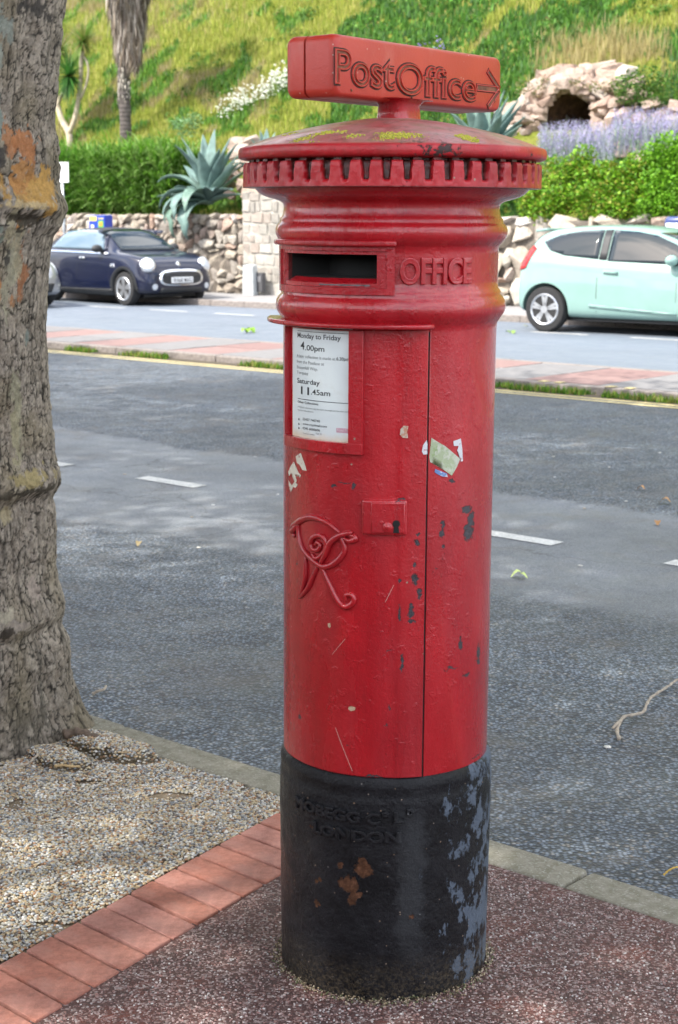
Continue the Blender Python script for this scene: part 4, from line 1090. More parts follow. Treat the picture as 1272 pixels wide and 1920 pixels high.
disp = (cr1*.0035+cv*.0075)*(.45+.55*msk)+gv*.0022+cr3*.001+(cr2*.0030+ev*.0050)*(.4+.6*np.clip(msk+lowz, 0, 1))+vnoise(9, 0, 60, TT, ZZ, 120)*.0015
def tree_tz(px, py):
    d = ray(px, py); A = d.x**2+d.y**2; r = .30
    for _ in range(3):
        B = -2*(d.x*TREE.x+d.y*TREE.y); Cq = TREE.x**2+TREE.y**2-r*r; dd = B*B-4*A*Cq
        t = (-B-math.sqrt(dd))/(2*A) if dd > 0 else -B/(2*A); z = CAM_H+d.z*t; r = float(np.interp(z, ez, er))
    return math.atan2(d.y*t-TREE.y, d.x*t-TREE.x) % (2*math.pi), z
def angd(a): return (TT-a+np.pi) % (2*np.pi)-np.pi
# grown-over ridges round the trunk
for (xa, ya, xb, yb, amp, wd) in ((0, 380, 108, 402, .030, .034), (0, 928, 100, 905, .026, .030), (0, 1180, 110, 1148, .022, .026), (60, 395, 108, 392, .020, .02)):
    ta, za = tree_tz(xa, ya); tb, zb = tree_tz(xb, yb); da = ((tb-ta+math.pi) % (2*math.pi)-math.pi)
    tt = np.clip(angd(ta)/da, -1.5, 1.15); zz0 = za+(zb-za)*tt; k = (ZZ-zz0-(vnoise(12, 0, 9, TT, ZZ, 14)-.5)*.03)/wd
    sel = np.clip(1.3-np.abs(tt-.45), 0, 1)
    rr_ = np.where(k > 0, np.exp(-k*k*.3), np.exp(-k*k*.8))
    disp += amp*rr_*sel*.75-.006*np.exp(-(k+1.8)**2*2)*sel
rad = RRr+flare*0+lob+lowf+disp-.017
cl = lambda *c: np.array(c)
base_c = np.array([(.27, .225, .175), (.37, .315, .25), (.19, .160, .125), (.31, .27, .22), (.44, .385, .31)])
idx = np.clip((cv*5).astype(int), 0, 4); idx2 = np.clip((ev*5).astype(int), 0, 4)
idx3 = np.clip((gv*5).astype(int), 0, 4)
col = base_c[idx]*.30+base_c[idx2]*.35+base_c[idx3]*.35
mv = np.clip((vnoise(40, 0, 7, TT, ZZ, 16)-.45)*3, 0, 1)[..., None]; col = col*(1-mv*.45)+cl(.22, .18, .10)*mv*.45
brk = np.clip((vnoise(77, 0, 30, TT, ZZ, 60)-.25)*4, 0, 1)
brk2 = np.clip((vnoise(78, 0, 44, TT, ZZ, 90)-.3)*4, 0, 1)
col = col*(1-.86*(brk*np.clip(1.45-(d2-d1)/.085, 0, 1))[..., None])*(1-.78*(brk2*np.clip(1.4-(e2-e1)/.11, 0, 1))[..., None])*(1-.25*(1-cr3[..., None]))
st_ = vnoise(91, 0, 6, TT, ZZ, 150)*.6+vnoise(92, 0, 14, TT, ZZ, 260)*.4
col = col*(1-.45*np.clip((st_-.60)*7, 0, 1)[..., None])
disp -= .0015*np.clip((st_-.62)*7, 0, 1)
def patch(px, py, rx, ry, c, k=.9):
    global col, disp
    a, z = tree_tz(px, py); a2, _ = tree_tz(min(px+rx, 100), py); _, z2 = tree_tz(px, py+ry)
    wx = max(abs((a2-a+math.pi) % (2*math.pi)-math.pi), .03); wz = abs(z2-z)
    q = np.hypot(angd(a)/wx, (ZZ-z)/wz)+(vnoise(int(px*7+py), 0, 22, TT, ZZ, 44)-.5)*1.1+(ev-.5)*.9+(gv-.5)*.5+(cv-.5)*.5
    m = np.clip((1.05-q)*6, 0, 1)[..., None]*k; col = col*(1-m)+np.array(c)*(.85+.3*vnoise(51, 0, 30, TT, ZZ, 60)[..., None])*m
for a in ((28, 262, 16, 32, (.36, .17, .08)), (70, 280, 14, 30, (.36, .15, .06)), (70, 350, 34, 34, (.42, .25, .08)), (88, 360, 14, 34, (.46, .27, .08)), (52, 330, 20, 26, (.40, .20, .07)), (60, 385, 26, 8, (.46, .36, .20)),
          (52, 430, 8, 30, (.50, .22, .06)), (55, 500, 10, 55, (.34, .15, .07)), (5, 540, 14, 26, (.46, .21, .07)), (30, 540, 8, 16, (.30, .12, .06)), (36, 560, 9, 20, (.34, .17, .08)),
          (45, 480, 13, 70, (.34, .31, .21)), (30, 500, 14, 70, (.30, .28, .20)), (36, 430, 12, 30, (.33, .29, .19)), (44, 780, 12, 65, (.30, .28, .19)), (45, 830, 10, 60, (.33, .30, .19)), (72, 900, 24, 16, (.33, .27, .13)), (74, 1105, 9, 18, (.36, .30, .25)), (25, 968, 12, 18, (.34, .29, .18)), (8, 1160, 16, 20, (.40, .36, .27)), (40, 1175, 20, 9, (.34, .29, .24)),
          (10, 20, 11, 26, (.24, .265, .225)), (33, 50, 9, 22, (.25, .27, .23)), (8, 110, 8, 20, (.25, .265, .22)), (10, 230, 9, 26, (.20, .25, .22)), (14, 245, 8, 16, (.20, .25, .22)), (6, 185, 9, 20, (.22, .26, .23)), (5, 450, 8, 28, (.19, .22, .18)), (62, 640, 7, 20, (.19, .22, .19)),
          (10, 285, 14, 22, (.06, .055, .05)), (25, 490, 8, 16, (.05, .045, .04)), (84, 20, 20, 18, (.05, .045, .04)), (75, 412, 34, 14, (.05, .042, .03)), (60, 925, 40, 7, (.06, .05, .035)), (8, 1190, 16, 9, (.05, .04, .03)), (100, 1300, 26, 80, (.10, .095, .075), .45), (60, 1370, 60, 40, (.09, .08, .06), .5)):
    patch(*a)
foot_dark = np.clip((.55-ZZ)/.7, 0, 1)[..., None]; col = col*(1-foot_dark*.3)  # bark grows darker towards the ground
X = TREE.x+rad*np.cos(TT); Y = TREE.y+rad*np.sin(TT)
vv = np.stack([X-TREE.x, Y-TREE.y, ZZ], -1).reshape(-1, 3)
I = np.arange(NZ-1)[:, None]*NA+np.arange(NA)[None]; J = np.arange(NZ-1)[:, None]*NA+(np.arange(NA)[None]+1) % NA
ff = np.stack([I, J, J+NA, I+NA], -1).reshape(-1, 4)
tree = empty('plane_tree', TREE, label='mature plane tree with flaking patchy bark standing in the pebble bed', category='tree')
from_np('trunk', vv, ff, M_BARK, tree, True, cols=col.reshape(-1, 3))
# limbs and crown above the picture
M_LIMB = plain('limb_bark', (.22, .19, .14), .9, var=.4, sc=6, bump=.02, bsc=20)
bm = bmesh.new(); tips = []
def limb(p, d, r, L_, depth):
    path = [p]; rr = [r]; q = p.copy(); dd = d.copy(); n = 5
    for i in range(n):
        dd = (dd+Vector((random.uniform(-.18, .18), random.uniform(-.18, .18), random.uniform(-.05, .12)))).normalized(); q = q+dd*L_/n; path.append(q.copy()); rr.append(r*(1-.5*(i+1)/n))
    add_tube(bm, path, rr, 8 if depth == 0 else 5)
    if depth < 3:
        for k in range(3 if depth else 4):
            a = random.uniform(0, 6.28); nd = (dd*.7+Vector((math.cos(a), math.sin(a), random.uniform(-.1, .4)))*.75).normalized(); limb(path[-1-(k % 2)], nd, rr[-1]*.75, L_*.72, depth+1)
    else: tips.append(path[-1]); tips.append(path[2])
r_top = float(rad[-1].mean())
add_tube(bm, [Vector((0, 0, 2.70)), Vector((.02, .02, 3.3)), Vector((.05, 0, 3.9))], [r_top*1.0, r_top*.92, r_top*.85], 16)
for a in range(6): 
    t = a*1.05+.3; limb(Vector((.05, 0, 3.7+.1*a)), Vector((math.cos(t)*.8, math.sin(t)*.8, .75)).normalized(), .13, 2.6, 0)
from_bm('limb', bm, M_LIMB, tree, True)
GAPS = [(G(300, 960, 0), 1.5, .9), (G(200, 990, 0), 1.2, .8), (G(980, 1090, 0), 1.0, .7), (G(1120, 1190, 0), .8, .35), (G(560, 930, 0), 1.4, .6), (G(1000, 830, 0), 1.4, 1.0), (G(250, 760, 0), 1.8, 1.2), (G(1180, 960, 0), 1.3, .6)]  # spots on the road where the crowns are thinned to let sun patches through
def gappy(W):
    Sx = W-np.array(SUNV[:])[None]*((W[:, 2:3])/SUNV.z); m = np.zeros(len(W), bool)
    for c, a, b in GAPS:
        d = Sx-np.array(c[:])[None]; u = d[:, 0]*U.x+d[:, 1]*U.y; v = d[:, 0]*V.x+d[:, 1]*V.y; m |= (u/a)**2+(v/b)**2 < 1
    return m
def leafcloud(name, parent, origin, centers, nper, rad_, keep, seed=0, size=(.09, .15)):
    r2 = np.random.default_rng(seed); c = np.array([p[:] for p in centers]); idx = r2.integers(0, len(c), nper*len(c))
    P = c[idx]+r2.normal(0, rad_, (len(idx), 3)); W = P+np.array(origin[:])
    P = P[keep(W) & ~(gappy(W) & (r2.random(len(W)) < .62))]; n = len(P)
    cols = np.array([(.055, .11, .02), (.08, .14, .025), (.04, .085, .018), (.10, .15, .03)])[r2.integers(0, 4, n)]
    v, f, cc = scatter([(0, -.5, 0), (.5, 0, .08), (0, .5, 0), (-.5, 0, .08)], [(0, 1, 2), (0, 2, 3)], P, r2.uniform(*size, n), r2.uniform(0, 6.28, n), r2.uniform(-.9, .9, n), cols=cols)
    return from_np(name, v, f, M_LEAF, parent, cols=cc)
M_LEAF = attr_mat('tree_leaves', .5, .35, backlit=.3)
keepf = lambda W: (W[:, 2] > 3.1) & (W[:, 2] > 1.69+.155*np.maximum(W[:, 1], 0)+.55)
leafcloud('crown', tree, TREE, tips, 125, .45, keepf, 1)['kind'] = 'stuff'
# a second plane of the same row stands outside the picture behind the camera to the left and shades the path
def street_tree(x, y, label, seed, H=4.0):
    global bm, tips
    random.seed(seed); t = empty('plane_tree', (x, y, 0), label=label, category='tree'); bm = bmesh.new(); tips = []
    add_tube(bm, [Vector((0, 0, -.1)), Vector((0, 0, .2)), Vector((.05, .03, 1.8)), Vector((0, .05, H))], [.36, .29, .26, .22], 14); from_bm('trunk', bm, M_LIMB, t, True); bm = bmesh.new()
    for a in range(6):
        q = a*1.05; limb(Vector((0, .05, H-.3+.1*a)), Vector((math.cos(q)*.85, math.sin(q)*.85, .75)).normalized(), .13, 2.8, 0)
    from_bm('limb', bm, M_LIMB, t, True); leafcloud('crown', t, Vector((x, y, 0)), tips, 115, .55, keepf, seed)['kind'] = 'stuff'
street_tree(-4.6, -1.0, 'plane tree of the kerbside row standing behind the camera on the path side', 5)
street_tree(*UV(-10.5, 2.6)[:2], 'plane tree of the kerbside row beyond the near trunk, farther up the road', 9)
street_tree(*UV(-19, 1.2)[:2], 'third plane tree of the kerbside row up the road', 13)
street_tree(*UV(-27.5, 1.2)[:2], 'fourth plane tree of the kerbside row up the road', 14)
# clipped garden hedge along the back of the footpath, behind the camera
N = 26000; hu = rng.uniform(-34, 16, N); side_ = rng.random(N); hv = np.where(side_ < .6, -3.2+rng.normal(0, .06, N), rng.uniform(-4.3, -3.2, N)); hz = np.where(side_ < .6, rng.uniform(0, 2.1, N), 2.1+rng.normal(0, .07, N))
Ph = np.stack([U.x*hu+V.x*hv, U.y*hu+V.y*hv, hz], 1)
v, f, cc = scatter([(0, -.5, 0), (.5, 0, .08), (0, .5, 0), (-.5, 0, .08)], [(0, 1, 2), (0, 2, 3)], Ph, rng.uniform(.10, .2, N), rng.uniform(0, 6.28, N), rng.uniform(-1.4, 1.4, N), cols=np.array([(.04, .09, .02), (.06, .12, .025), (.03, .06, .015)])[rng.integers(0, 3, N)])
hg = empty('garden_hedge', UV(-9, -3.7), label='clipped dark garden hedge along the back of the footpath behind the camera', category='hedge')
v = v-np.array(hg.location[:])
from_np('foliage', v, f, M_LEAF, hg, cols=cc)['kind'] = 'stuff'
bm = bmesh.new(); boxbm(bm, (0, 0, 1.0), (50, .9, 2.05), Matrix.Rotation(UANG, 3, 'Z')); from_bm('branches', bm, plain('hedge_core', (.02, .03, .012), .95), hg)
# broken bits at the foot: twigs and roots
def twig(name, pts, r, mat, side=None, **k):
    bm = bmesh.new(); P_ = smooth_path([G(x, y, z) for x, y, z in pts], 5); n = len(P_)
    for i, p in enumerate(P_): p.x += random.uniform(-1, 1)*r*.25; p.y += random.uniform(-1, 1)*r*.25
    add_tube(bm, P_, [r*(1-.35*i/n)*(1+.25*math.sin(i*1.9)) for i in range(n)], 7)
    for s_ in (side or []):
        q = smooth_path([G(x, y, z) for x, y, z in s_], 4); add_tube(bm, q, [r*.9]*len(q), 6)
    o = from_bm(name, bm, mat, None, True, **k); return o
M_TWIG = plain('dry_twig', (.40, .34, .27), .9, var=.3, sc=60, bump=.003, bsc=300)
M_TWD = plain('dark_twig', (.15, .11, .08), .9, var=.3, sc=60, bump=.003, bsc=300)
rz = ROAD_Z+.012
twig('fallen_branch', [(1161, 1386, rz), (1158, 1366, rz), (1168, 1346, rz+.01), (1188, 1340, rz+.015), (1207, 1334, rz+.01), (1216, 1314, rz+.01), (1232, 1300, rz+.015), (1253, 1287, rz+.012), (1266, 1277, rz+.01), (1290, 1268, rz+.02), (1330, 1250, rz+.01)], .0062, M_TWIG, [[(1166, 1350, rz), (1156, 1358, rz+.012), (1149, 1366, rz+.002)]],
     label='long pale crooked branch lying on the asphalt to the right of the pillar box', category='branch')
twig('small_stick', [(174, 1301, rz), (184, 1296, rz+.01), (196, 1292, rz+.01), (199, 1286, rz+.015)], .006, M_TWIG, label='short pale stick lying on the asphalt just beyond the kerb by the trunk', category='stick')
twig('thin_twig', [(28, 1437, .02), (52, 1432, .03), (66, 1420, .035), (80, 1408, .05), (110, 1392, .09)], .0035, M_TWIG, label='thin curved twig leaning on the pebbles against the trunk foot', category='twig')
twig('flat_twig', [(103, 1437, .018), (118, 1435, .02), (133, 1437, .02), (150, 1437, .014)], .005, plain('yellow_twig', (.42, .30, .15), .9), label='short yellowish twig lying flat on the pebbles', category='twig')
twig('root', [(120, 1378, .03), (150, 1372, .04), (175, 1382, .03), (200, 1388, .02), (222, 1391, .005)], .016, M_TWD, label='dark surface root running from the trunk towards the kerb', category='root')
twig('yellow_stalk', [(1245, 1641, rz), (1252, 1634, rz+.01), (1262, 1628, rz+.02), (1272, 1626, rz+.02), (1282, 1632, rz)], .003, plain('stalk_yellow', (.55, .36, .08), .8), label='curled yellow leaf stalk on the asphalt close to the kerb at the right', category='leaf stalk')
def leaf_obj(name, px, py, z, L_, col, label, n=3):
    bm = bmesh.new(); c = G(px, py, z)
    for k in range(n):
        a = random.uniform(0, 6.28); s_ = L_*random.uniform(.7, 1.2); o_ = Vector((random.uniform(-1, 1)*L_*.8, random.uniform(-1, 1)*L_*.8, 0)) if k else Vector()
        t = Vector((math.cos(a), math.sin(a), 0)); q = Vector((-t.y, t.x, 0)); prev = None
        for i in range(5):
            w_ = s_*.42*math.sin(math.pi*(i+.25)/4.6); h = s_*.35*math.sin(i*.9)+.006; cc_ = o_+t*(s_*i/4-.5*s_)
            row = [bm.verts.new(cc_-q*w_+Vector((0, 0, h+.2*w_))), bm.verts.new(cc_+Vector((0, 0, h))), bm.verts.new(cc_+q*w_+Vector((0, 0, h+.2*w_)))]
            if prev: bm.faces.new((prev[0], prev[1], row[1], row[0])); bm.faces.new((prev[1], prev[2], row[2], row[1]))
            prev = row
    o = from_bm(name, bm, plain('leaf_'+name, col, .6), label=label, category='leaf'); o.location = c; return o
leaf_obj('leaf_sprig', 459, 622, ROAD_Z+.02, .12, (.16, .30, .02), 'bright green leaf sprig lying on the far carriageway left of the pillar box', 4)
leaf_obj('leaf_sprig', 962, 624, ROAD_Z+.01, .10, (.14, .24, .03), 'green leaf cluster on the road behind the rear wheel of the pale green car', 3)
leaf_obj('leaf_sprig', 988, 613, ROAD_Z+.01, .07, (.20, .22, .05), 'yellow green leaf at the rear wheel of the pale green car', 2)
leaf_obj('leaf_sprig', 970, 1081, ROAD_Z+.005, .055, (.45, .55, .18), 'pale green leaf on the asphalt under the right hand lane dash', 2)
leaf_obj('brown_leaf', 261, 1022, ROAD_Z+.005, .05, (.36, .28, .14), 'curled brown leaf alone on the asphalt left of the pillar box', 1)
for px, py, lb in ((1202, 918, 'orange leaf upper of the three on the coarse asphalt at right'), (1247, 943, 'orange leaf nearest the right edge on coarse asphalt'), (1233, 983, 'orange leaf lowest of the three on coarse asphalt at right')):
    leaf_obj('orange_leaf', px, py, ROAD_Z+.005, .06, (.42, .22, .08), lb, 1)
# pale litter flecks on the road
N = 90; P = []
while len(P) < N:
    p = UV(random.uniform(-9, 4), random.uniform(3.7, 12), ROAD_Z+.003)
    P.append(p[:])
P = np.array(P); v, f, cc = scatter(ICO_V, ICO_F, P, np.stack([rng.uniform(.006, .022, N), rng.uniform(.006, .016, N), np.full(N, .003)], 1), rng.uniform(0, 6, N), cols=np.array([(.62, .60, .55), (.5, .42, .32), (.7, .7, .7)])[rng.integers(0, 3, N)])
from_np('road_litter', v, f, M_CHIP, cols=cc, kind='stuff', label='pale flecks of leaf and grit scattered over the near carriageway', category='litter')
# ================================================================== HILLSIDE AND WALLS
VW = 24.2
random.seed(3)
def hill_z(u, v):
    s_ = v-VW
    z = 1.45+.02*s_
    if s_ > 2.6: z = 1.50+(s_-2.6)*.86
    if s_ > 2.6: z += .35*mn.noise(Vector((u*.25, v*.25, 1)))*min(1, (s_-2.6)/2)+.10*mn.noise(Vector((u*1.1, v*1.1, 4)))
    # level shelf where the grotto is let into the slope
    cx = (u-GU)/1.5
    if abs(cx) < 1 and GV-1.2 < v < GV+1.55:
        k = min(1, (1-abs(cx))*5)*min(1, (v-GV+1.2)/.8, (GV+1.55-v)/.12); z = z*(1-k)+(GZ-.02)*k
    return z
gp = PV(1062, 243, VW+4.7); GU, GV = uv_of(gp); GZ = gp.z
def hillmat():
    s = NT('hill_turf'); f = s.noise(.8, 6, .65); g = s.noise(6, 6, .7)
    c = s.ramp(f, [(.25, (.08, .12, .02)), (.45, (.16, .18, .03)), (.6, (.22, .21, .06)), (.8, (.28, .22, .11))])
    s.set(col=s.mix(1, c, s.ramp(g, [(.25, .6), (.75, 1.25)]), 'MULTIPLY'), rough=.95, spec=.1, normal=s.bump(g, .12)); return s.m
us = np.concatenate([np.arange(-60, -44, 1.5), np.arange(-44, -6, .22), np.arange(-6, 22, 1.5)]); vs_ = np.concatenate([np.arange(VW+.25, VW+9, .2), np.arange(VW+9, VW+60, 1.6)])
bm_v = np.array([UV(u, v, hill_z(u, v) if v < VW+60 else 50)[:] for v in vs_ for u in us]); NU = len(us)
I = np.arange(len(vs_)-1)[:, None]*NU+np.arange(NU-1)[None]
from_np('hillside', bm_v, np.stack([I, I+1, I+NU+1, I+NU], -1).reshape(-1, 4), hillmat(), None, True, kind='structure')

# ---- tufts over the slope
N = 165000
uu = rng.uniform(-45, -9.5, N); sv = rng.uniform(1.9, 14, N)
VN = lambda u, v, f, o: np.array([mn.noise(Vector((a*f, b*f, o))) for a, b in zip(u, v)])
P = []; cols = []; scl = []
def proj(p):
    d = p-Vector((0, 0, CAM_H)); zc = d.y*math.cos(PITCH)-d.z*math.sin(PITCH); yc = d.y*math.sin(PITCH)+d.z*math.cos(PITCH)
    return 636+FOC*d.x/zc, 960-FOC*yc/zc
for u, s_ in zip(uu, sv):
    v = VW+s_; 
    if abs(u-GU) < 1.25 and GV-.9 < v < GV+1.5: continue
    z = hill_z(u, v); w_ = UV(u, v, z); px, py = proj(w_)
    if not (-420 < px < 1500 and py > -200): continue
    n1 = mn.noise(Vector((u*.35, v*.5, 7))); n2 = mn.noise(Vector((u*1.3, v*1.3, 2))); n3 = random.random()
    tan = max(0, 1-abs(px-1130)/150)*max(0, 1-abs(py-125+(px-1130)*.12)/75)*2.2+max(0, 1-abs(px-300)/220)*max(0, 1-abs(py-20)/60)*.3
    if n3 < tan: c = random.choice([(.36, .30, .13), (.42, .36, .18), (.30, .25, .10)]); h = random.uniform(.2, .42); wd = .014
    elif px > 620 and n1+n2*.6 > -.18: c = random.choice([(.055, .15, .022), (.08, .20, .03), (.10, .22, .03), (.07, .15, .045)]); h = random.uniform(.07, .2); wd = random.choice([.03, .06])
    elif n2+n1*.5 > .22: c = random.choice([(.07, .18, .02), (.12, .26, .03), (.17, .28, .05), (.10, .20, .05)]); h = random.uniform(.08, .2); wd = random.choice([.04, .06])
    elif n1-n2*.5 > .28: c = random.choice([(.30, .25, .12), (.25, .25, .06), (.33, .28, .16)]); h = random.uniform(.1, .26); wd = .018
    else: c = random.choice([(.26, .31, .05), (.33, .36, .06), (.18, .25, .03), (.40, .39, .11), (.30, .33, .06)]); h = random.uniform(.1, .26); wd = .02
    k = random.uniform(.75, 1.25)
    P.append(w_[:]); cols.append([q*k for q in c]); scl.append((wd, h*random.uniform(.5, 1.3), h))
P = np.array(P); n = len(P)
v, f, cc = scatter(BLADE_V, BLADE_F, P, np.array(scl)*rng.uniform(.8, 1.2, (n, 1)), rng.uniform(0, 6.28, n), rng.uniform(-.2, .5, n), cols=np.array(cols))
# every tuft twice, turned, for body
v2, f2, cc2 = scatter(BLADE_V, BLADE_F, P+rng.normal(0, .05, P.shape)*np.array([1, 1, .3]), np.array(scl)*rng.uniform(.7, 1.2, (n, 1)), rng.uniform(0, 6.28, n), rng.uniform(-.2, .5, n), cols=np.array(cols)*rng.uniform(.8, 1.2, (n, 1)))
from_np('hill_grass', np.concatenate([v, v2]), np.concatenate([f, f2+len(v)]), M_GRASS, cols=np.concatenate([cc, cc2]), kind='stuff', label='rough yellow green grass and weeds covering the steep hillside', category='grass')

# leafy weeds, brambles and pale seed heads breaking up the grass
Pw, Cw, Sw = [], [], []
for _ in range(900):
    u, s_ = random.uniform(-34, -10), random.uniform(2.5, 11.5); v = VW+s_; w_ = UV(u, v, hill_z(u, v)); px, py = proj(w_)
    if not (-100 < px < 1400 and py > -100) or (abs(u-GU) < 1.6 and GV-1.2 < v < GV+1.6): continue
    kind_ = random.random(); dens = mn.noise(Vector((u*.5, v*.5, 11)))
    if dens < -.1 and kind_ < .6: continue
    c = random.choice([(.06, .16, .02), (.09, .22, .03), (.14, .28, .05), (.05, .12, .02)]) if kind_ < .72 else random.choice([(.42, .36, .22), (.40, .42, .16), (.50, .46, .32), (.34, .22, .12)])
    r_ = random.uniform(.12, .38) if kind_ < .72 else random.uniform(.08, .2)
    for k in range(int(60*r_/.25)):
        d = Vector((random.gauss(0, 1), random.gauss(0, 1), abs(random.gauss(0, .8)))).normalized()*r_*random.uniform(.4, 1)
        Pw.append((w_.x+d.x, w_.y+d.y, w_.z+d.z*.9)); q = random.uniform(.7, 1.35); Cw.append([a*q for a in c]); Sw.append(random.uniform(.03, .085) if kind_ < .72 else random.uniform(.02, .045))
Pw = np.array(Pw); n_ = len(Pw)
v, f, cc = scatter([(0, 0, 0), (-.5, .5, .1), (.5, .5, .1), (0, 1, 0)], [(0, 2, 1), (1, 2, 3)], Pw, np.array(Sw), rng.uniform(0, 6.28, n_), rng.uniform(-.5, 1.4, n_), cols=np.array(Cw))
from_np('hill_weeds', v, f, M_GRASS, cols=cc, kind='stuff', label='leafy weeds and dry seed heads scattered over the hillside grass', category='weeds')
def flowers(name, spots, cols, size, label, cat, stem=(.10, .2, .03), n=40, spread=.14, h=.5):
    vs, fs, cs = [], [], []; base = 0
    for px, py, s_ in spots:
        # find slope point under the sight line
        p = None
        for q in np.arange(1.5, 12, .03):
            w_ = PV(px, py, VW+q); u, v = uv_of(w_)
            if w_.z < hill_z(u, v)+h*.6: p = w_; break
        if p is None: continue
        P = np.array([(p.x+random.gauss(0, spread), p.y+random.gauss(0, spread), p.z+random.gauss(0, spread*.7)) for _ in range(n)])
        sz = rng.uniform(size*.6, size*1.3, n)
        a, b, c = scatter(ICO_V*np.array([1, 1, .7]), ICO_F, P, sz, rng.uniform(0, 6, n), cols=np.array(cols)[rng.integers(0, len(cols), n)]); vs.append(a); fs.append(b+base); cs.append(c); base += len(a)
        Ps = P.copy(); Ps[:, 2] -= h
        a, b, c = scatter(BLADE_V, BLADE_F, Ps, np.stack([np.full(n, .012), np.full(n, .03), np.full(n, h)], 1), rng.uniform(0, 6, n), cols=np.tile(stem, (n, 1))); vs.append(a); fs.append(b+base); cs.append(c); base += len(a)
    return from_np(name, np.concatenate(vs), np.concatenate(fs), M_GRASS, cols=np.concatenate(cs), label=label, category=cat)
flowers('white_flower_patch', [(428+i*12+random.uniform(-8, 8), 196-i*6.0+random.uniform(-16, 16), 0) for i in range(11)]+[(440, 185, 0), (455, 175, 0), (500, 160, 0), (520, 148, 0)], [(.8, .8, .74), (.7, .74, .62), (.8, .8, .78)], .028, 'drift of white flowers on the slope left of the sign', 'flowers', n=34)
flowers('purple_flower_patch', [(782, 88, 0), (815, 78, 0), (800, 92, 0), (830, 92, 0), (755, 95, 0)], [(.30, .24, .55), (.38, .33, .62)], .026, 'few purple flower heads on the slope just above the sign', 'flowers', n=9, spread=.1)

# ---- stones
def stone_mesh(seed, boxy=.5, sub=2):
    r_ = random.Random(seed); bm = bmesh.new()
    for i in range(15):          # an angular lump: the hull of a few points near the faces of a box
        p = Vector((r_.uniform(-1, 1), r_.uniform(-1, 1), r_.uniform(-1, 1))); m = max(abs(c) for c in p); p = p/m*r_.uniform(.86, 1.04)
        p = p.lerp(p.normalized()*1.12, .35*(1-boxy)+.22); bm.verts.new(p)
    bmesh.ops.convex_hull(bm, input=bm.verts[:]); bmesh.ops.delete(bm, geom=[v_ for v_ in bm.verts if not v_.link_faces], context='VERTS')
    me = bpy.data.meshes.new('stone'); bm.to_mesh(me); bm.free(); return me
def _round_stone(seed, boxy=.5, sub=2):
    bm = bmesh.new(); bmesh.ops.create_icosphere(bm, subdivisions=sub, radius=1)
    for v_ in bm.verts:
        p = v_.co.copy(); e = 1-boxy*.6
        q = Vector([math.copysign(abs(c)**e, c) for c in p])
        q = q.lerp(q.normalized()*1.15 if q.length > 0 else q, .25)
        q *= 1+.22*mn.noise(p*1.3+Vector((seed*3.1, 0, 0)))+.06*mn.noise(p*4+Vector((seed, 9, 0))); v_.co = q*.86
    me = bpy.data.meshes.new('stone'); bm.to_mesh(me); bm.free(); me.polygons.foreach_set('use_smooth', [True]*len(me.polygons)); return me
M_ST = rand_mat('limestone_rubble', [(0, (.42, .37, .30)), (.3, (.33, .28, .23)), (.55, (.48, .44, .38)), (.72, (.28, .25, .22)), (.85, (.38, .26, .20)), (1, (.50, .47, .44))], .9, 2.2, .32, .05, 4)
M_ASH = rand_mat('pale_ashlar', [(0, (.44, .42, .375)), (.3, (.30, .28, .25)), (.6, (.40, .37, .33)), (.8, (.33, .27, .23)), (1, (.48, .465, .43))], .9, 2.5, .25, .03, 6)
M_PK = rand_mat('pink_rock', [(0, (.36, .25, .20)), (.4, (.43, .33, .27)), (.7, (.29, .22, .18)), (1, (.48, .42, .36))], .9, 2.5, .3, .06, 5)
ST = [stone_mesh(i, .72) for i in range(12)]; [m_.materials.append(M_ST) for m_ in ST]
def block_mesh(seed):
    bm = bmesh.new(); bmesh.ops.create_cube(bm, size=2); bmesh.ops.bevel(bm, geom=bm.edges[:], offset=.15, segments=2, affect='EDGES')
    for v_ in bm.verts: v_.co *= 1+.20*mn.noise(v_.co*1.2+Vector((seed*2.3, 0, 0)))
    me = bpy.data.meshes.new('stone'); bm.to_mesh(me); bm.free(); return me
SB = [block_mesh(i) for i in range(5)]; [m_.materials.append(M_ASH) for m_ in SB]
SP = [stone_mesh(i+40, .45) for i in range(10)]; [m_.materials.append(M_PK) for m_ in SP]
M_MORT = plain('wall_mortar', (.14, .12, .10), .95, var=.35, sc=5, bump=.02, bsc=20)
M_MORT2 = plain('pale_mortar', (.40, .38, .34), .95, var=.2, sc=5, bump=.01, bsc=30)
def upx(px, v=VW): return uv_of(PV(px, 500, v))[0]
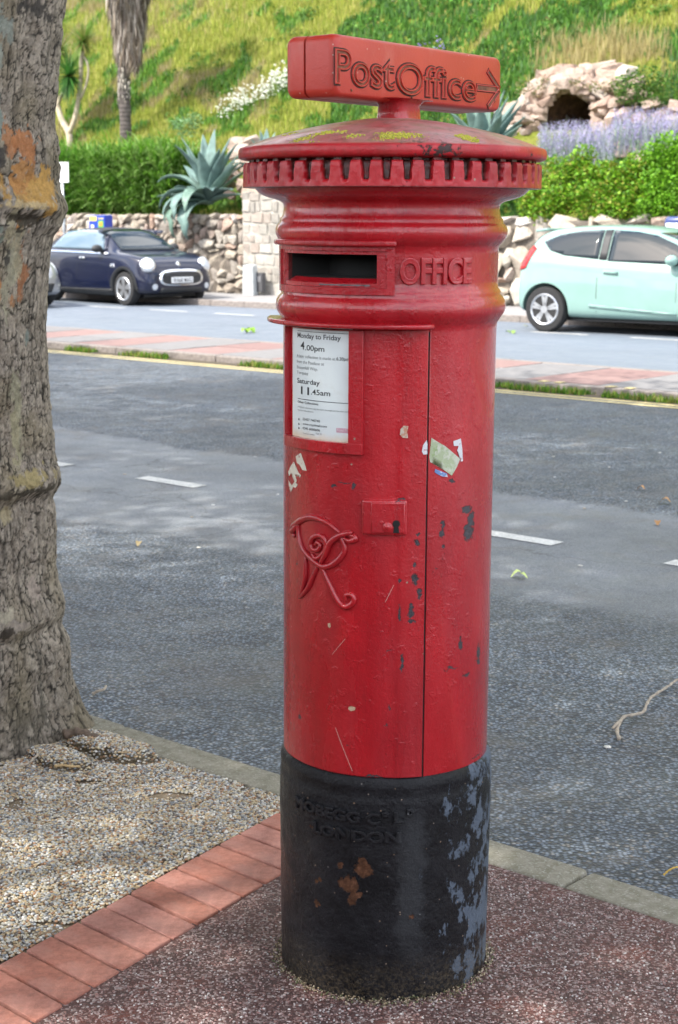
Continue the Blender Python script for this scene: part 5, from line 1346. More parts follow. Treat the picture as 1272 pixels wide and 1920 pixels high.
def wall(name, u0, u1, top, meshes, cw, ch, jit, label, mort, depth=.13, boxy=False, cap=None):
    root = empty(name, UV((u0+u1)/2, VW, 0), UANG, label=label, category='wall')
    bm = bmesh.new(); boxbm(bm, (0, .19 if boxy else .25, (top-.06)/2), (u1-u0, .44, top-.06)); from_bm('mortar', bm, mort, root)
    def put(q, rough_):
        o = bpy.data.objects.new('stone', random.choice(meshes)); C.objects.link(o); o.parent = root
        o.location = (q[0]-(u0+u1)/2, .05+random.uniform(-.03, .05)*rough_, q[1]+.01)
        o.scale = (q[2], depth*random.uniform(.85, 1.15), q[3]); o.rotation_euler = (random.uniform(-.12, .12), random.uniform(-1, 1)*.22*rough_, random.uniform(-.15, .15)*rough_)
    if boxy:
        z = .0
        while z < top-.05:
            h = ch*random.uniform(.75, 1.3)
            if z+h > top: h = max(.12, top-z)
            u = u0
            while u < u1-.03:
                w_ = min(cw*random.uniform(.55, 1.5), u1-u+.02)
                put((u+w_/2, z+h/2+random.uniform(-.012, .012), w_/2*random.uniform(.90, .97), h/2*random.uniform(.88, .97)), .3)
                u += w_
            z += h
    else:
        cu, cz_ = cw/2.6, ch/2.2; nu, nz_ = int((u1-u0)/cu)+1, max(1, round(top/cz_)); cz_ = top/nz_
        occ = np.zeros((nu, nz_), bool)
        for j in range(nz_):
            for i in range(nu):
                if occ[i, j]: continue
                for w_, h in random.sample([(3, 2), (2, 2), (2, 2), (3, 3), (2, 3), (4, 2), (3, 1)], 7)+[(2, 1), (1, 2), (1, 1)]:
                    if i+w_ <= nu and j+h <= nz_ and not occ[i:i+w_, j:j+h].any(): break
                occ[i:i+w_, j:j+h] = True
                put((u0+(i+w_/2)*cu+random.uniform(-.1, .1)*cu, (j+h/2)*cz_+random.uniform(-.1, .1)*cz_, w_*cu/2*1.10, h*cz_/2*1.12), 1)
    return root
ua, ub, uc = upx(457), upx(760), upx(1400)
wall('rubble_wall', upx(40), ua, 1.66, ST, .29, .235, .14, 'retaining wall of rounded pale rubble stones behind the dark blue car', M_MORT)
wall('block_wall', ua+.02, ub, 2.12, SB, .27, .20, .0, 'taller wall of squared pale stone blocks between the rubble wall and boulder wall', M_MORT2, .10, True)
wall('boulder_wall', ub+.03, uc, 1.62, ST, .50, .40, .10, 'retaining wall of large rough boulders behind the pale green car', M_MORT, .17)
# rocks heaped behind the agaves, and the rock grotto
def rock(u, v, z, sx, sy, sz, root, meshes=SP, nm='stone'):
    o = bpy.data.objects.new(nm, random.choice(meshes)); C.objects.link(o); o.parent = root; o.location = UV(u, v, z)-root.location
    o.scale = (sx, sy, sz); o.rotation_euler = (random.uniform(-.4, .4), random.uniform(-.4, .4), UANG+random.uniform(-.5, .5)); return o
rk = empty('rockery', UV(upx(470), VW+2.2, 1.5), label='bank of pinkish rocks behind the left hand agave', category='rockery')
for i in range(70):
    px = random.uniform(395, 700); py = random.uniform(262, 372); 
    if px < 430 and py < 290: continue
    p = PV(px, py, VW+2.0+(372-py)/110*.9); u, v = uv_of(p); s_ = random.uniform(.14, .30); rock(u, v, p.z, s_*1.2, s_, s_*.8, rk)
gr = empty('rock_grotto', UV(GU, GV, GZ), label='small grotto of piled pink and white rocks with a dark brown hollow', category='grotto')
GW, GH = .60, .80
def cavemat():
    s = NT('cave_rock'); f = s.noise(5, 7, .75); s.set(col=s.ramp(f, [(.3, (.020, .010, .006)), (.5, (.075, .038, .022)), (.7, (.17, .095, .055))]), rough=.95, normal=s.bump(f, .12)); return s.m
bm = bmesh.new(); rows = []
for j in range(9):
    d = j/8*1.25; row = []
    for k in range(17):
        t = math.pi*k/16; q = 1-.35*(j/8)**2
        r_ = 1+.10*mn.noise(Vector((math.cos(t)*3, math.sin(t)*3, d*3)))
        row.append(bm.verts.new(UV(math.cos(t)*GW*1.12*q*r_, -.02+d, math.sin(t)**.75*GH*1.08*q*r_-.03)))
    rows.append(row)
for a, b in zip(rows, rows[1:]):
    for k in range(16): bm.faces.new((a[k], a[k+1], b[k+1], b[k]))
bm.faces.new(rows[-1])
from_bm('hollow', bm, cavemat(), gr, True)
cnt = 0
for ring_i in range(5):
    rr_ = 1.0+ring_i*.36
    nst = 17+ring_i*5
    for k in range(nst):
        t = math.pi*(k+.5*(ring_i % 2))/(nst-1); du = math.cos(t)*(GW*rr_+.20); dz = math.sin(t)*(GH*(1+ring_i*.14)+.20)-.10
        if dz > 1.32 or random.random() < .06*ring_i: continue
        s_ = random.uniform(.10, .19)*(1+.10*ring_i)
        rock(GU+du, GV+.03+.16*ring_i+random.uniform(-.05, .05), GZ+dz, s_*1.25, s_*1.1, s_*.85, gr)
for i in range(170):       # shoulder of rocks running down both sides
    px = random.uniform(930, 1300); py = random.uniform(178 if px < 1180 else 190, 300); 
    if 1000 < px < 1125 and py < 300: continue
    if px < 990 and py < 195: continue
    p = PV(px, py, GV-.55+random.uniform(-.2, .3)+(300-py)/130*.7); u, v = uv_of(p); hz = hill_z(u, v)
    s_ = random.uniform(.07, .21); rock(u, v, max(p.z, hz+.02) if p.z-hz < .9 else p.z, s_*1.3, s_*1.6, s_*.85, gr)

# ---- planting
def agave(name, px, py, v, scale, leaves, label):
    p = PV(px, py, v); root = empty(name, p, label=label, category='agave')
    for (az_, elv, L_, bend, wd) in leaves:
        bm = bmesh.new(); L_ *= scale; wd *= scale; n = 12; prev = None; q = Vector((0, 0, 0)); e = elv; a = R(az_); rt_ = U*math.cos(a)+V*math.sin(a); sd = Vector((-rt_.y, rt_.x, 0))
        for i in range(n+1):
            t = i/n; d = rt_*math.cos(e)+Vector((0, 0, 1))*math.sin(e); nr = sd.cross(d)
            if nr.z < 0 and e < 1.6: nr = -nr
            w_ = wd*1.25*(.62+.75*math.sin(min(1, t*1.5)*math.pi/2))*(1-t**2.6)*.5+.001; fold = w_*.45
            row = [bm.verts.new(q+sd*w_*k+nr*abs(k)*fold-(nr*.012*scale if lower else Vector())) for lower in (0, 1) for k in (-1, -.5, 0, .5, 1)]
            if prev:
                for k in range(4): bm.faces.new((prev[k], prev[k+1], row[k+1], row[k])); bm.faces.new((prev[k+5], row[k+5], row[k+6], prev[k+6]))
                bm.faces.new((prev[0], row[0], row[5], prev[5])); bm.faces.new((prev[4], prev[9], row[9], row[4]))
            prev = row; q = q+d*L_/n; e -= bend/n*(.4+1.4*t)
        o = from_bm('leaf', bm, M_AG, root, True)
    return root
def agmat():
    s = NT('agave_leaf'); oi = s.n('ShaderNodeObjectInfo')
    c = s.ramp(oi.outputs['Random'], [(0, (.085, .145, .135)), (.5, (.135, .215, .195)), (1, (.10, .17, .125))])
    c = s.mix(1, c, s.ramp(s.noise(5, 6, .7), [(.3, .65), (.7, 1.3)]), 'MULTIPLY'); s.set(col=c, rough=.5, spec=.4); return s.m
M_AG = agmat()
lv = [(195, .35, 1.5, 2.4, .26), (250, .25, 1.5, 2.9, .26), (275, .15, 1.4, 2.8, .26), (172, .6, 1.6, 1.5, .26), (180, 1.15, 1.35, .25, .24), (150, 1.35, 1.55, .2, .22), (100, 1.45, 1.6, .1, .22), (60, 1.3, 1.5, .2, .22), (20, 1.15, 1.45, .2, .22), (0, .85, 1.3, .3, .22), (-20, .95, 1.4, .1, .2), (200, .95, 1.45, 1.6, .24), (215, .7, 1.35, 2.3, .24), (235, .5, 1.35, 2.6, .24),
      (188, .25, 1.45, .35, .22), (262, .6, 1.35, 2.9, .23), (285, .75, 1.3, 2.6, .22), (320, .6, 1.2, 1.0, .22), (345, .5, 1.1, .6, .22), (-5, .3, 1.1, .3, .2), (130, 1.0, 1.4, .4, .22), (165, .8, 1.4, .4, .22), (80, 1.0, 1.3, .2, .2), (40, .8, 1.2, .3, .2), (250, 1.2, 1.45, .5, .24), (300, 1.15, 1.3, .4, .22), (225, 1.3, 1.5, .3, .22), (340, 1.2, 1.3, .3, .22)]
agave('agave', 392, 384, VW+.35, 1.02, lv, 'large blue green agave with drooping leaves on the wall left of the pillar box')
lv2 = [(a+30+random.uniform(-12, 12), e, l*.9, b*.6, w_) for a, e, l, b, w_ in lv[:8]+lv[13:22]]
agave('agave', 500, 318, VW+1.2, .62, lv2, 'small agave with upright tips showing just left of the fluted cap')
lv3 = [(180, 1.0, 1.3, .2, .24), (165, 1.25, 1.5, .2, .24), (140, 1.4, 1.5, .1, .22), (90, 1.45, 1.5, 0, .22), (45, 1.3, 1.5, 0, .22), (15, 1.05, 1.45, .0, .22), (0, .75, 1.35, 0, .2), (-10, .62, 1.3, .0, .2), (200, .8, 1.3, .6, .24), (270, 1.2, 1.3, .3, .24), (240, 1.1, 1.3, .4, .24), (300, 1.15, 1.3, .2, .24), (330, .9, 1.3, .2, .22), (60, 1.15, 1.4, .2, .22), (120, 1.1, 1.4, .2, .22), (285, .7, 1.2, 1.2, .22), (20, 1.25, 1.4, .1, .2), (5, .95, 1.45, .05, .2)]
agave('agave', 905, 312, VW+1.7, 1.0, lv3, 'agave with long spiked leaves behind the right side of the cap')

# long grass hedge on top of the wall
def straps(root_name, label, cat, u0, u1, v0, v1, ztop, n, wid, cols, curl=.5, seed=0, kind=None, name2=None):
    r2 = np.random.default_rng(seed); uu = r2.uniform(u0, u1, n); vv2 = r2.uniform(v0, v1, n); L_ = r2.uniform(.55, 1.0, n)
    zb = np.array([hill_z(a, b) for a, b in zip(uu, vv2)]); vs, fs, cs = [], [], []
    az_ = r2.uniform(0, 6.28, n); front = (vv2-v0)/(v1-v0)
    zt = np.array([ztop(a) for a in uu]); shell = r2.random(n)**.35
    # hinge points lie over a rounded hedge body; blades arch outwards and down from them
    z0 = zb+(zt-zb)*shell*r2.uniform(.25, 1, n)
    seg = 4; e0 = r2.uniform(.5, 1.5, n); q = np.stack([uu, vv2, z0], 1); rows = []
    dirn = np.stack([np.cos(az_), np.sin(az_)-.55], 1); dirn /= np.linalg.norm(dirn, axis=1)[:, None]
    for i in range(seg+1):
        w_ = wid*r2.uniform(.8, 1.2)*(1-(i/seg)**2)+.0015; sdv = np.stack([-dirn[:, 1], dirn[:, 0], np.zeros(n)], 1)*np.array(w_).reshape(-1, 1)
        rows.append((q-sdv, q+sdv)); e = e0-curl*2.6*(i/seg)
        q = q+np.stack([dirn[:, 0]*np.cos(e), dirn[:, 1]*np.cos(e), np.sin(e)], 1)*(L_*.80/seg)[:, None]
    A = np.stack([r for pair in rows for r in pair], 1)          # n,10,3 in u,v,z
    W = np.stack([A[..., 0]*U.x+A[..., 1]*V.x, A[..., 0]*U.y+A[..., 1]*V.y, A[..., 2]], -1)
    m = 2*(seg+1); b = (np.arange(n)*m)[:, None]; F = np.concatenate([np.stack([b[:, 0]+2*i, b[:, 0]+2*i+1, b[:, 0]+2*i+3, b[:, 0]+2*i+2], 1) for i in range(seg)])
    cc = np.array(cols)[r2.integers(0, len(cols), n)]*r2.uniform(.7, 1.25, (n, 1))
    return from_np(root_name, W.reshape(-1, 3), F, M_GRASS, cols=np.repeat(cc, m, 0), label=label, category=cat)
def ztop_l(u): 
    return 3.12+.10*mn.noise(Vector((u*.8, 0, 0)))-max(0, (u-upx(330)))*.5
def body_mound(name, u0, u1, v0, v1, zt, parent=None, col=(.02, .04, .01)):
    pass
h1 = straps('grass_hedge', 'long leaved green grass hedge above the rubble wall left of the agave', 'hedge', upx(205, VW+1), upx(352, VW+1), VW+.35, VW+1.75, ztop_l, 15000, .016, [(.10, .25, .02), (.15, .32, .03), (.07, .18, .02), (.28, .42, .12), (.20, .34, .10)], .55, 5)
h2 = straps('grass_hedge', 'darker green grass hedge behind the white parking sign', 'hedge', upx(20, VW+1), upx(203, VW+1), VW+.5, VW+1.9, lambda u: ztop_l(u)-.04, 14000, .016, [(.08, .22, .02), (.12, .27, .03), (.05, .14, .02), (.16, .30, .05)], .55, 6)

def bushy(name, blobs, n, size, cols, label, cat, root_c=None, twig_col=None):
    """leafy crown: leaves spread through overlapping clumps"""
    P, cs = [], []
    for (px, py, v, r) in blobs:
        c = PV(px, py, v)
        k = int(n*r*r)
        d = rng.normal(0, 1, (k, 3)); d /= np.linalg.norm(d, axis=1)[:, None]; rad_ = r*rng.uniform(.45, 1.05, k)[:, None]**.6
        lum = np.array([1+.25*mn.noise(Vector(q)*2.5) for q in d])
        P.append(np.array(c[:])+d*rad_*np.array([1, 1, .85])); cs.append(np.array(cols)[rng.integers(0, len(cols), k)]*lum[:, None]*rng.uniform(.75, 1.2, (k, 1)))
    P = np.concatenate(P); cs = np.concatenate(cs); k = len(P)
    v, f, cc = scatter([(0, 0, 0), (-.5, .5, .1), (.5, .5, .1), (0, 1, 0)], [(0, 2, 1), (1, 2, 3)], P, rng.uniform(size*.6, size*1.3, k), rng.uniform(0, 6.28, k), rng.uniform(-.6, 1.5, k), cols=cs)
    return from_np(name, v, f, M_LEAF2, cols=cc, label=label, category=cat)
M_LEAF2 = attr_mat('shrub_leaves', .55, .3, backlit=.25)
gcols = [(.10, .25, .012), (.15, .33, .015), (.07, .17, .012), (.20, .36, .02), (.22, .24, .03)]
random.seed(12)
def shrub_blobs(x0, x1, ytop, ybot, v0, dv, n, r):
    out = []
    for i in range(n):
        px = x0+(x1-x0)*(i+.5)/n+random.uniform(-10, 10); yt = ytop(px); 
        t = random.random(); py = yt+(ybot-yt)*t+8; out.append((px, py, v0+dv*(1-t), r*random.uniform(.65, 1.15)))
    return out
yt1 = lambda px: 318-48*min(1, max(0, (px-985)/130))
bushy('conifer_shrub', shrub_blobs(990, 1110, yt1, 396, VW+.15, .9, 30, .27), 5200, .055, gcols, 'low bright green conifer shrub overhanging the boulder wall behind the pale green car', 'shrub')
bushy('conifer_shrub', shrub_blobs(1112, 1215, lambda p: 296-10*math.sin((p-1112)/30), 400, VW+.05, .9, 34, .28), 5200, .055, gcols, 'green conifer shrub in the middle of the planting above the boulder wall', 'shrub')
bushy('conifer_shrub', shrub_blobs(1218, 1380, lambda p: 262, 400, VW+.05, .9, 44, .30), 5200, .055, [(.12, .30, .015), (.17, .36, .02), (.08, .2, .012)], 'bright green shrub at the right edge above the wall', 'shrub')
bushy('round_shrub', [(1195, 165, GV-.1, .42), (1215, 150, GV, .38), (1180, 180, GV-.2, .3), (1240, 170, GV, .36), (1165, 160, GV, .24), (1225, 185, GV-.2, .3)], 3600, .05, [(.05, .14, .02), (.08, .19, .02), (.04, .10, .02), (.13, .2, .03)], 'dark rounded shrub on the slope right of the grotto', 'shrub')
bushy('trailing_shrub', [(350, 240, VW+3.1, .3), (365, 225, VW+3.2, .22), (335, 232, VW+3.2, .2)], 2600, .06, [(.16, .30, .12), (.24, .38, .2), (.12, .24, .08)], 'small grey green shrub on the slope above the left hand agave', 'shrub')
bushy('dry_brush', [(985+i*15+random.uniform(-8, 8), 172-18*math.sin(i/12*3.1)+random.uniform(-10, 14), GV-.05+random.uniform(-.1, .2), random.uniform(.10, .2)) for i in range(13)], 3000, .05, [(.22, .20, .09), (.13, .17, .05), (.28, .22, .12), (.09, .13, .04)], 'dry brush and weeds straggling over the top stones of the grotto', 'undergrowth')
# Russian sage: purple haze of thin spikes below the grotto
def sage(name, x0, x1, ytop, ybot, v, n, label):
    vs, fs, cs = [], [], []; P0, S0, T0, Cc = [], [], [], []
    for i in range(n):
        px = random.uniform(x0, x1); yt_ = ytop(px)+abs(random.gauss(0, 14)); vv_ = v+random.uniform(-.35, .35); p = PV(px, yt_, vv_); H_ = random.uniform(.35, .95)
        lean = random.uniform(-.25, .25)
        for k in range(14):
            t = k/13
            if t > .35 or random.random() < .4:
                P0.append((p.x+lean*(t-1)*H_+random.gauss(0, .014), p.y+random.gauss(0, .014), p.z-H_*(1-t)+0)); S0.append(random.uniform(.008, .017)*(1.25-t*.6))
                Cc.append(random.choice([(.40, .36, .62), (.50, .46, .72), (.34, .30, .52), (.58, .55, .74), (.40, .44, .42)]) if t > .3 else (.25, .36, .24))
        P0.append((p.x-lean*H_, p.y, p.z-H_)); S0.append(0); Cc.append((.2, .3, .2))
    P0 = np.array(P0); S0 = np.array(S0); n_ = len(P0)
    v1, f1, c1 = scatter([(-1, 0, -1), (1, 0, -1), (0, 1, .3), (0, -.4, 1.6)], [(0, 1, 2), (0, 2, 3), (1, 3, 2)], P0, S0, rng.uniform(0, 6, n_), cols=np.array(Cc))
    m2 = n*3; px2 = [(random.uniform(x0, x1)) for _ in range(m2)]
    Q = np.array([PV(x, ybot(x)-random.uniform(0, 40), v+random.uniform(-.3, .3))[:] for x in px2])
    v2, f2, c2 = scatter(BLADE_V, BLADE_F, Q, np.stack([np.full(m2, .008), rng.uniform(.05, .3, m2), rng.uniform(.3, .6, m2)], 1), rng.uniform(0, 6, m2), cols=np.array([(.35, .42, .42), (.26, .36, .26), (.38, .34, .58)])[rng.integers(0, 3, m2)])
    return from_np(name, np.concatenate([v1, v2]), np.concatenate([f1, f2+len(v1)]), M_GRASS, cols=np.concatenate([c1, c2]), label=label, category='flowering shrub')
sage('purple_sage', 1012, 1150, lambda p: 222+.15*abs(p-1080), lambda p: 312, VW+2.3, 360, 'purple flowering sage in front of the grotto mouth')
sage('purple_sage', 1150, 1330, lambda p: 200+.02*abs(p-1190), lambda p: 296, VW+2.7, 420, 'taller purple flowering sage spreading right towards the picture edge')

# ---- cabbage palm and fan palm on the slope
def slope_pt(px, py):
    for q in np.arange(.5, 12, .02):
        w_ = PV(px, py, VW+q); u, v = uv_of(w_)
        if w_.z <= hill_z(u, v): return w_, VW+q
    return PV(px, py, VW+3), VW+3
cord = slope_pt(131, 282); c0, cvv = cord
ct = empty('cabbage_palm', c0, label='forked cabbage palm with spiky green heads right of the plane trunk', category='tree')
M_CT = plain('cabbage_trunk', (.42, .36, .27), .9, var=.25, sc=6, bump=.02, bsc=30)
def loc(px, py, dv=0): return PV(px, py, cvv+dv)-c0
for pts, r in (([(131, 300), (131, 262), (127, 244), (116, 225), (108, 196), (103, 160), (100, 130)], .085), ([(130, 250), (140, 225), (147, 190), (152, 150), (153, 112), (156, 96)], .065), ([(152, 185), (160, 165), (166, 140), (164, 118), (157, 106)], .035), ([(108, 200), (115, 180), (124, 165), (128, 150)], .05)):
    bm = bmesh.new(); q = smooth_path([loc(x, y) for x, y in pts], 4); add_tube(bm, q, [r*(1.1-.3*i/len(q)) for i in range(len(q))], 9); from_bm('branch', bm, M_CT, ct, True)
M_CL = attr_mat('cabbage_leaves', .5, .35, backlit=.25)
def rosette(name, c, L_, n, cols, parent, droop=.8, wid=.022, up=0.0, seed=1):
    r2 = np.random.default_rng(seed); d = r2.normal(0, 1, (n, 3)); d[:, 2] += up; d /= np.linalg.norm(d, axis=1)[:, None]; q = np.tile(np.array(c[:]), (n, 1)); LL = L_*r2.uniform(.7, 1.1, n); rows = []; seg = 4
    for i in range(seg+1):
        sdv = np.cross(d, np.array([0, 0, 1.])); sdv /= np.linalg.norm(sdv, axis=1)[:, None]+1e-6; w_ = wid*(1-.9*(i/seg)**1.5); rows += [q-sdv*w_, q+sdv*w_]; q = q+d*(LL/seg)[:, None]; d = d+np.array([0, 0, -droop/seg*(.3+i/seg)]); d /= np.linalg.norm(d, axis=1)[:, None]
    A = np.stack(rows, 1); m = 2*(seg+1); b = np.arange(n)*m; F = np.concatenate([np.stack([b+2*i, b+2*i+1, b+2*i+3, b+2*i+2], 1) for i in range(seg)])
    cc = np.array(cols)[r2.integers(0, len(cols), n)]*r2.uniform(.8, 1.2, (n, 1)); return from_np(name, A.reshape(-1, 3), F, M_CL, parent, cols=np.repeat(cc, m, 0))
rosette('leaf_head', loc(130, 142, -.2), .80, 300, [(.05, .16, .03), (.07, .22, .04), (.04, .11, .02)], ct, .9, .020, -.2, 3)
rosette('leaf_head', loc(156, 78, 0), .68, 300, [(.12, .24, .04), (.18, .28, .05), (.28, .26, .10)], ct, .5, .018, .4, 4)
rosette('leaf_head', loc(112, 96, .1), .85, 300, [(.26, .32, .09), (.18, .28, .05), (.33, .36, .14)], ct, .9, .020, 0, 5)
rosette('leaf_head', loc(112, 40, .2), .6, 160, [(.24, .32, .05), (.30, .36, .08)], ct, .9, .018, 0, 7)

p0, pvv = slope_pt(236, 268); 
pt_ = empty('fan_palm', p0, label='fan palm with dark slim trunk and shaggy skirt of dead fronds', category='palm tree')
def locp(px, py, dv=0): return PV(px, py, pvv+dv)-p0
def palmmat():
    s = NT('palm_trunk'); x, y, z = s.sep(); f = s.noise(7, 6, .7); rgs = s.ramp(s.math('FRACT', s.math('MULTIPLY', z, 9)), [(0, .5), (.2, 1), (1, 1)])
    c = s.mix(1, s.ramp(f, [(.3, (.045, .038, .036)), (.7, (.14, .12, .11))]), rgs, 'MULTIPLY'); s.set(col=c, rough=.95, normal=s.bump(s.math('ADD', f, rgs), .03)); return s.m
bm = bmesh.new(); q = smooth_path([locp(x, y) for x, y in ((236, 290), (236, 240), (234, 190), (232, 150), (231, 110), (234, 60), (240, 0), (246, -70), (250, -110))], 5)
add_tube(bm, q, [.155*(1+.04*math.sin(i*1.7)) for i in range(len(q))], 12); from_bm('trunk', bm, palmmat(), pt_, True)
# old leaf bases: pale ragged boots below the skirt
M_BOOT = attr_mat('dead_frond', .9, .15, backlit=.1)
P, sc_, cl_ = [], [], []
for i in range(120):
    y = 128+72*random.random()**1.6; a = random.uniform(-1.5, 1.5)-math.pi/2; c = locp(233, y); P.append((c.x+.16*math.cos(a), c.y+.16*math.sin(a), c.z)); sc_.append((random.uniform(.03, .06), .05, -random.uniform(.08, .2))); k = random.uniform(.7, 1.2); cl_.append((.46*k, .42*k, .36*k) if random.random() < .55 else (.10, .085, .075))
v, f, cc = scatter(BLADE_V, BLADE_F, np.array(P), np.array(sc_), np.array([random.uniform(-.6, .6) for _ in P]), cols=np.array(cl_)); o = from_np('leaf_base', v, f, M_BOOT, pt_, cols=cc); o['kind'] = 'stuff'
# skirt: dead fronds hanging, wide at the top and drawn in below
P, sc_, cl_, rz_, tl = [], [], [], [], []
for i in range(5200):
    t = random.random(); y = -90+195*t; a = random.uniform(0, 6.28); w_ = .60*(1-max(0, (t-.05))*.72)*(1 if math.cos(a) > 0 else .9); ro = w_*random.uniform(.45, 1.0)
    c = locp(238+10*math.cos(a)-(0), y); P.append((c.x+ro*math.cos(a)+.03, c.y+ro*math.sin(a), c.z+random.uniform(-.1, .1))); L_ = random.uniform(.25, .6)
    sc_.append((random.uniform(.012, .05), .14, -L_*1.15)); k = random.uniform(.55, 1.25); cl_.append(random.choice([(.30*k, .26*k, .22*k), (.40*k, .36*k, .32*k), (.14*k, .11*k, .09*k), (.24*k, .19*k, .14*k)])); rz_.append(a+math.pi/2+random.uniform(-.9, .9)); tl.append(random.uniform(-.35, .5))
v, f, cc = scatter(BLADE_V, BLADE_F, np.array(P), np.array(sc_), np.array(rz_), np.array(tl), cols=np.array(cl_)); o = from_np('skirt', v, f, M_BOOT, pt_, cols=cc); o['kind'] = 'stuff'
top = locp(250, -105)
for i in range(26):      # living fans, mostly above the picture, a few reach down into it
    a = i*2.4; e = 1.1-i*.085; d = Vector((math.cos(a)*math.cos(e), math.sin(a)*math.cos(e), math.sin(e))); end = top+d*(.9 if i < 18 else 1.0); bm = bmesh.new(); add_tube(bm, [top, (top+end)/2+Vector((0, 0, .08)), end], .014, 5)
    up_ = Vector((0, 0, 1)); sdv = d.cross(up_).normalized(); nrm_ = sdv.cross(d)
    for k in range(22):
        b = (k-10.5)/10.5*2.0; dd = d*math.cos(b)+sdv*math.sin(b); L_ = .62*(1-.12*abs(b)); w_ = (Vector((0, 0, 1)).cross(dd)).normalized()*.024
        m_ = end+dd*L_*.6; tpt = end+dd*L_+Vector((0, 0, -.16)); vs4 = [bm.verts.new(x) for x in (end, m_-w_, m_+w_, tpt)]
        bm.faces.new((vs4[0], vs4[2], vs4[1])); bm.faces.new((vs4[1], vs4[2], vs4[3]))
    from_bm('frond', bm, M_FROND if i else (M_FROND := plain('palm_frond', (.09, .15, .03), .55, var=.35, sc=5)), pt_)
# ================================================================== STREET FURNITURE BY THE WALL
M_GALV = plain('galvanised', (.42, .45, .47), .45, .6, var=.15, sc=20)
ps = PV(126, 560, 23.3); ps.z = .02
sg2 = empty('parking_sign', ps, UANG*.3, label='small blank backed white sign on a slim grey post above the dark blue car', category='sign')
bm = bmesh.new(); zt_ = PV(121, 306, 23.3).z; zb_ = PV(121, 344, 23.3).z
add_tube(bm, [Vector((0, 0, 0)), Vector((-.03, 0, zt_-.02))], .035, 12); from_bm('post', bm, M_GALV, sg2, True)
bm = bmesh.new(); boxbm(bm, (.0, -.045, (zt_+zb_)/2), (.30, .012, zt_-zb_)); bevel(from_bm('sign_plate', bm, plain('sign_white', (.74, .75, .76), .4, var=.04), sg2), .01)
bm = bmesh.new(); boxbm(bm, (-.01, -.03, zt_-.12), (.11, .035, .03)); boxbm(bm, (-.03, -.03, zb_+.1), (.11, .035, .03)); from_bm('bracket', bm, M_GALV, sg2)['kind'] = 'stuff'
# blue bin with labels
v_b = 22.9; tl = PV(165, 402, v_b); tr = PV(203, 405, v_b); bz = .02
bb = empty('blue_bin', Vector(((tl.x+tr.x)/2, (tl.y+tr.y)/2, bz)), UANG*.55, label='blue metal bin with yellow and green labels standing behind the dark blue car', category='bin')
M_BL = plain('blue_enamel', (.012, .05, .42), .35, coat=.3, var=.1); Wd = .40; Hh = (tl.z+tr.z)/2-bz
bm = bmesh.new(); boxbm(bm, (0, .12, Hh/2), (Wd, .34, Hh)); bevel(from_bm('bin_body', bm, M_BL, bb), .02, 3)
bm = bmesh.new(); boxbm(bm, (-.09, -.054, Hh-.07), (.17, .006, .10)); from_bm('yellow_label', bm, plain('label_yellow', (.75, .62, .12), .5), bb)
bm = bmesh.new(); boxbm(bm, (-.11, -.054, Hh-.24), (.07, .006, .07)); from_bm('white_label', bm, plain('label_white', (.7, .72, .75), .5), bb)
bm = bmesh.new(); boxbm(bm, (.10, -.054, Hh-.19), (.13, .006, .15)); from_bm('green_poster', bm, plain('poster_green', (.12, .38, .06), .5), bb)
bm = bmesh.new(); boxbm(bm, (.10, -.059, Hh-.185), (.075, .004, .075)); from_bm('orange_panel', bm, plain('poster_orange', (.65, .25, .04), .5), bb)
bm = bmesh.new(); boxbm(bm, (.10, -.054, Hh-.07), (.13, .006, .022)); from_bm('yellow_lettering', bm, bpy.data.materials['label_yellow'], bb)
# service cabinet at the corner of the block wall
cb = PV(466, 556, 23.75); cb.z = .02
cab = empty('service_cabinet', cb, UANG*.7, label='slim light grey service cabinet against the foot of the block wall', category='cabinet')
M_CAB = plain('cabinet_grey', (.44, .47, .48), .5, var=.1, sc=6)
hc = PV(466, 500, 23.75).z
bm = bmesh.new(); vsx = boxbm(bm, (0, .08, hc/2), (.27, .2, hc))
for v_ in vsx:
    if v_.co.z > hc*.5: v_.co.x *= .88
    if v_.co.z > hc*.5 and v_.co.y > .1: v_.co.z += .02
bevel(from_bm('cabinet_body', bm, M_CAB, cab), .012)
bm = bmesh.new(); boxbm(bm, (-.01, -.026, hc*.48), (.19, .008, hc*.78)); bevel(from_bm('cabinet_door', bm, plain('cabinet_door_grey', (.50, .53, .54), .45, var=.06), cab), .005)
bm = bmesh.new(); boxbm(bm, (.06, -.034, hc*.5), (.018, .012, .05)); from_bm('door_lock', bm, M_GALV, cab)
db = PV(490, 556, 23.95); db.z = .02  # solid dark block added in place of the dark recess beside the cabinet
dk = empty('recess_block', db, UANG, label='dark block in place of a recess low on the wall right of the grey cabinet', category='box')
bm = bmesh.new(); boxbm(bm, (0, 0, .27), (.17, .12, .40)); bevel(from_bm('block_body', bm, plain('recess_dark', (.07, .07, .075), .6), dk), .01)
bm = bmesh.new(); boxbm(bm, (0, -.064, .34), (.11, .01, .12)); from_bm('block_panel', bm, plain('block_panel_grey', (.16, .16, .17), .6), dk)

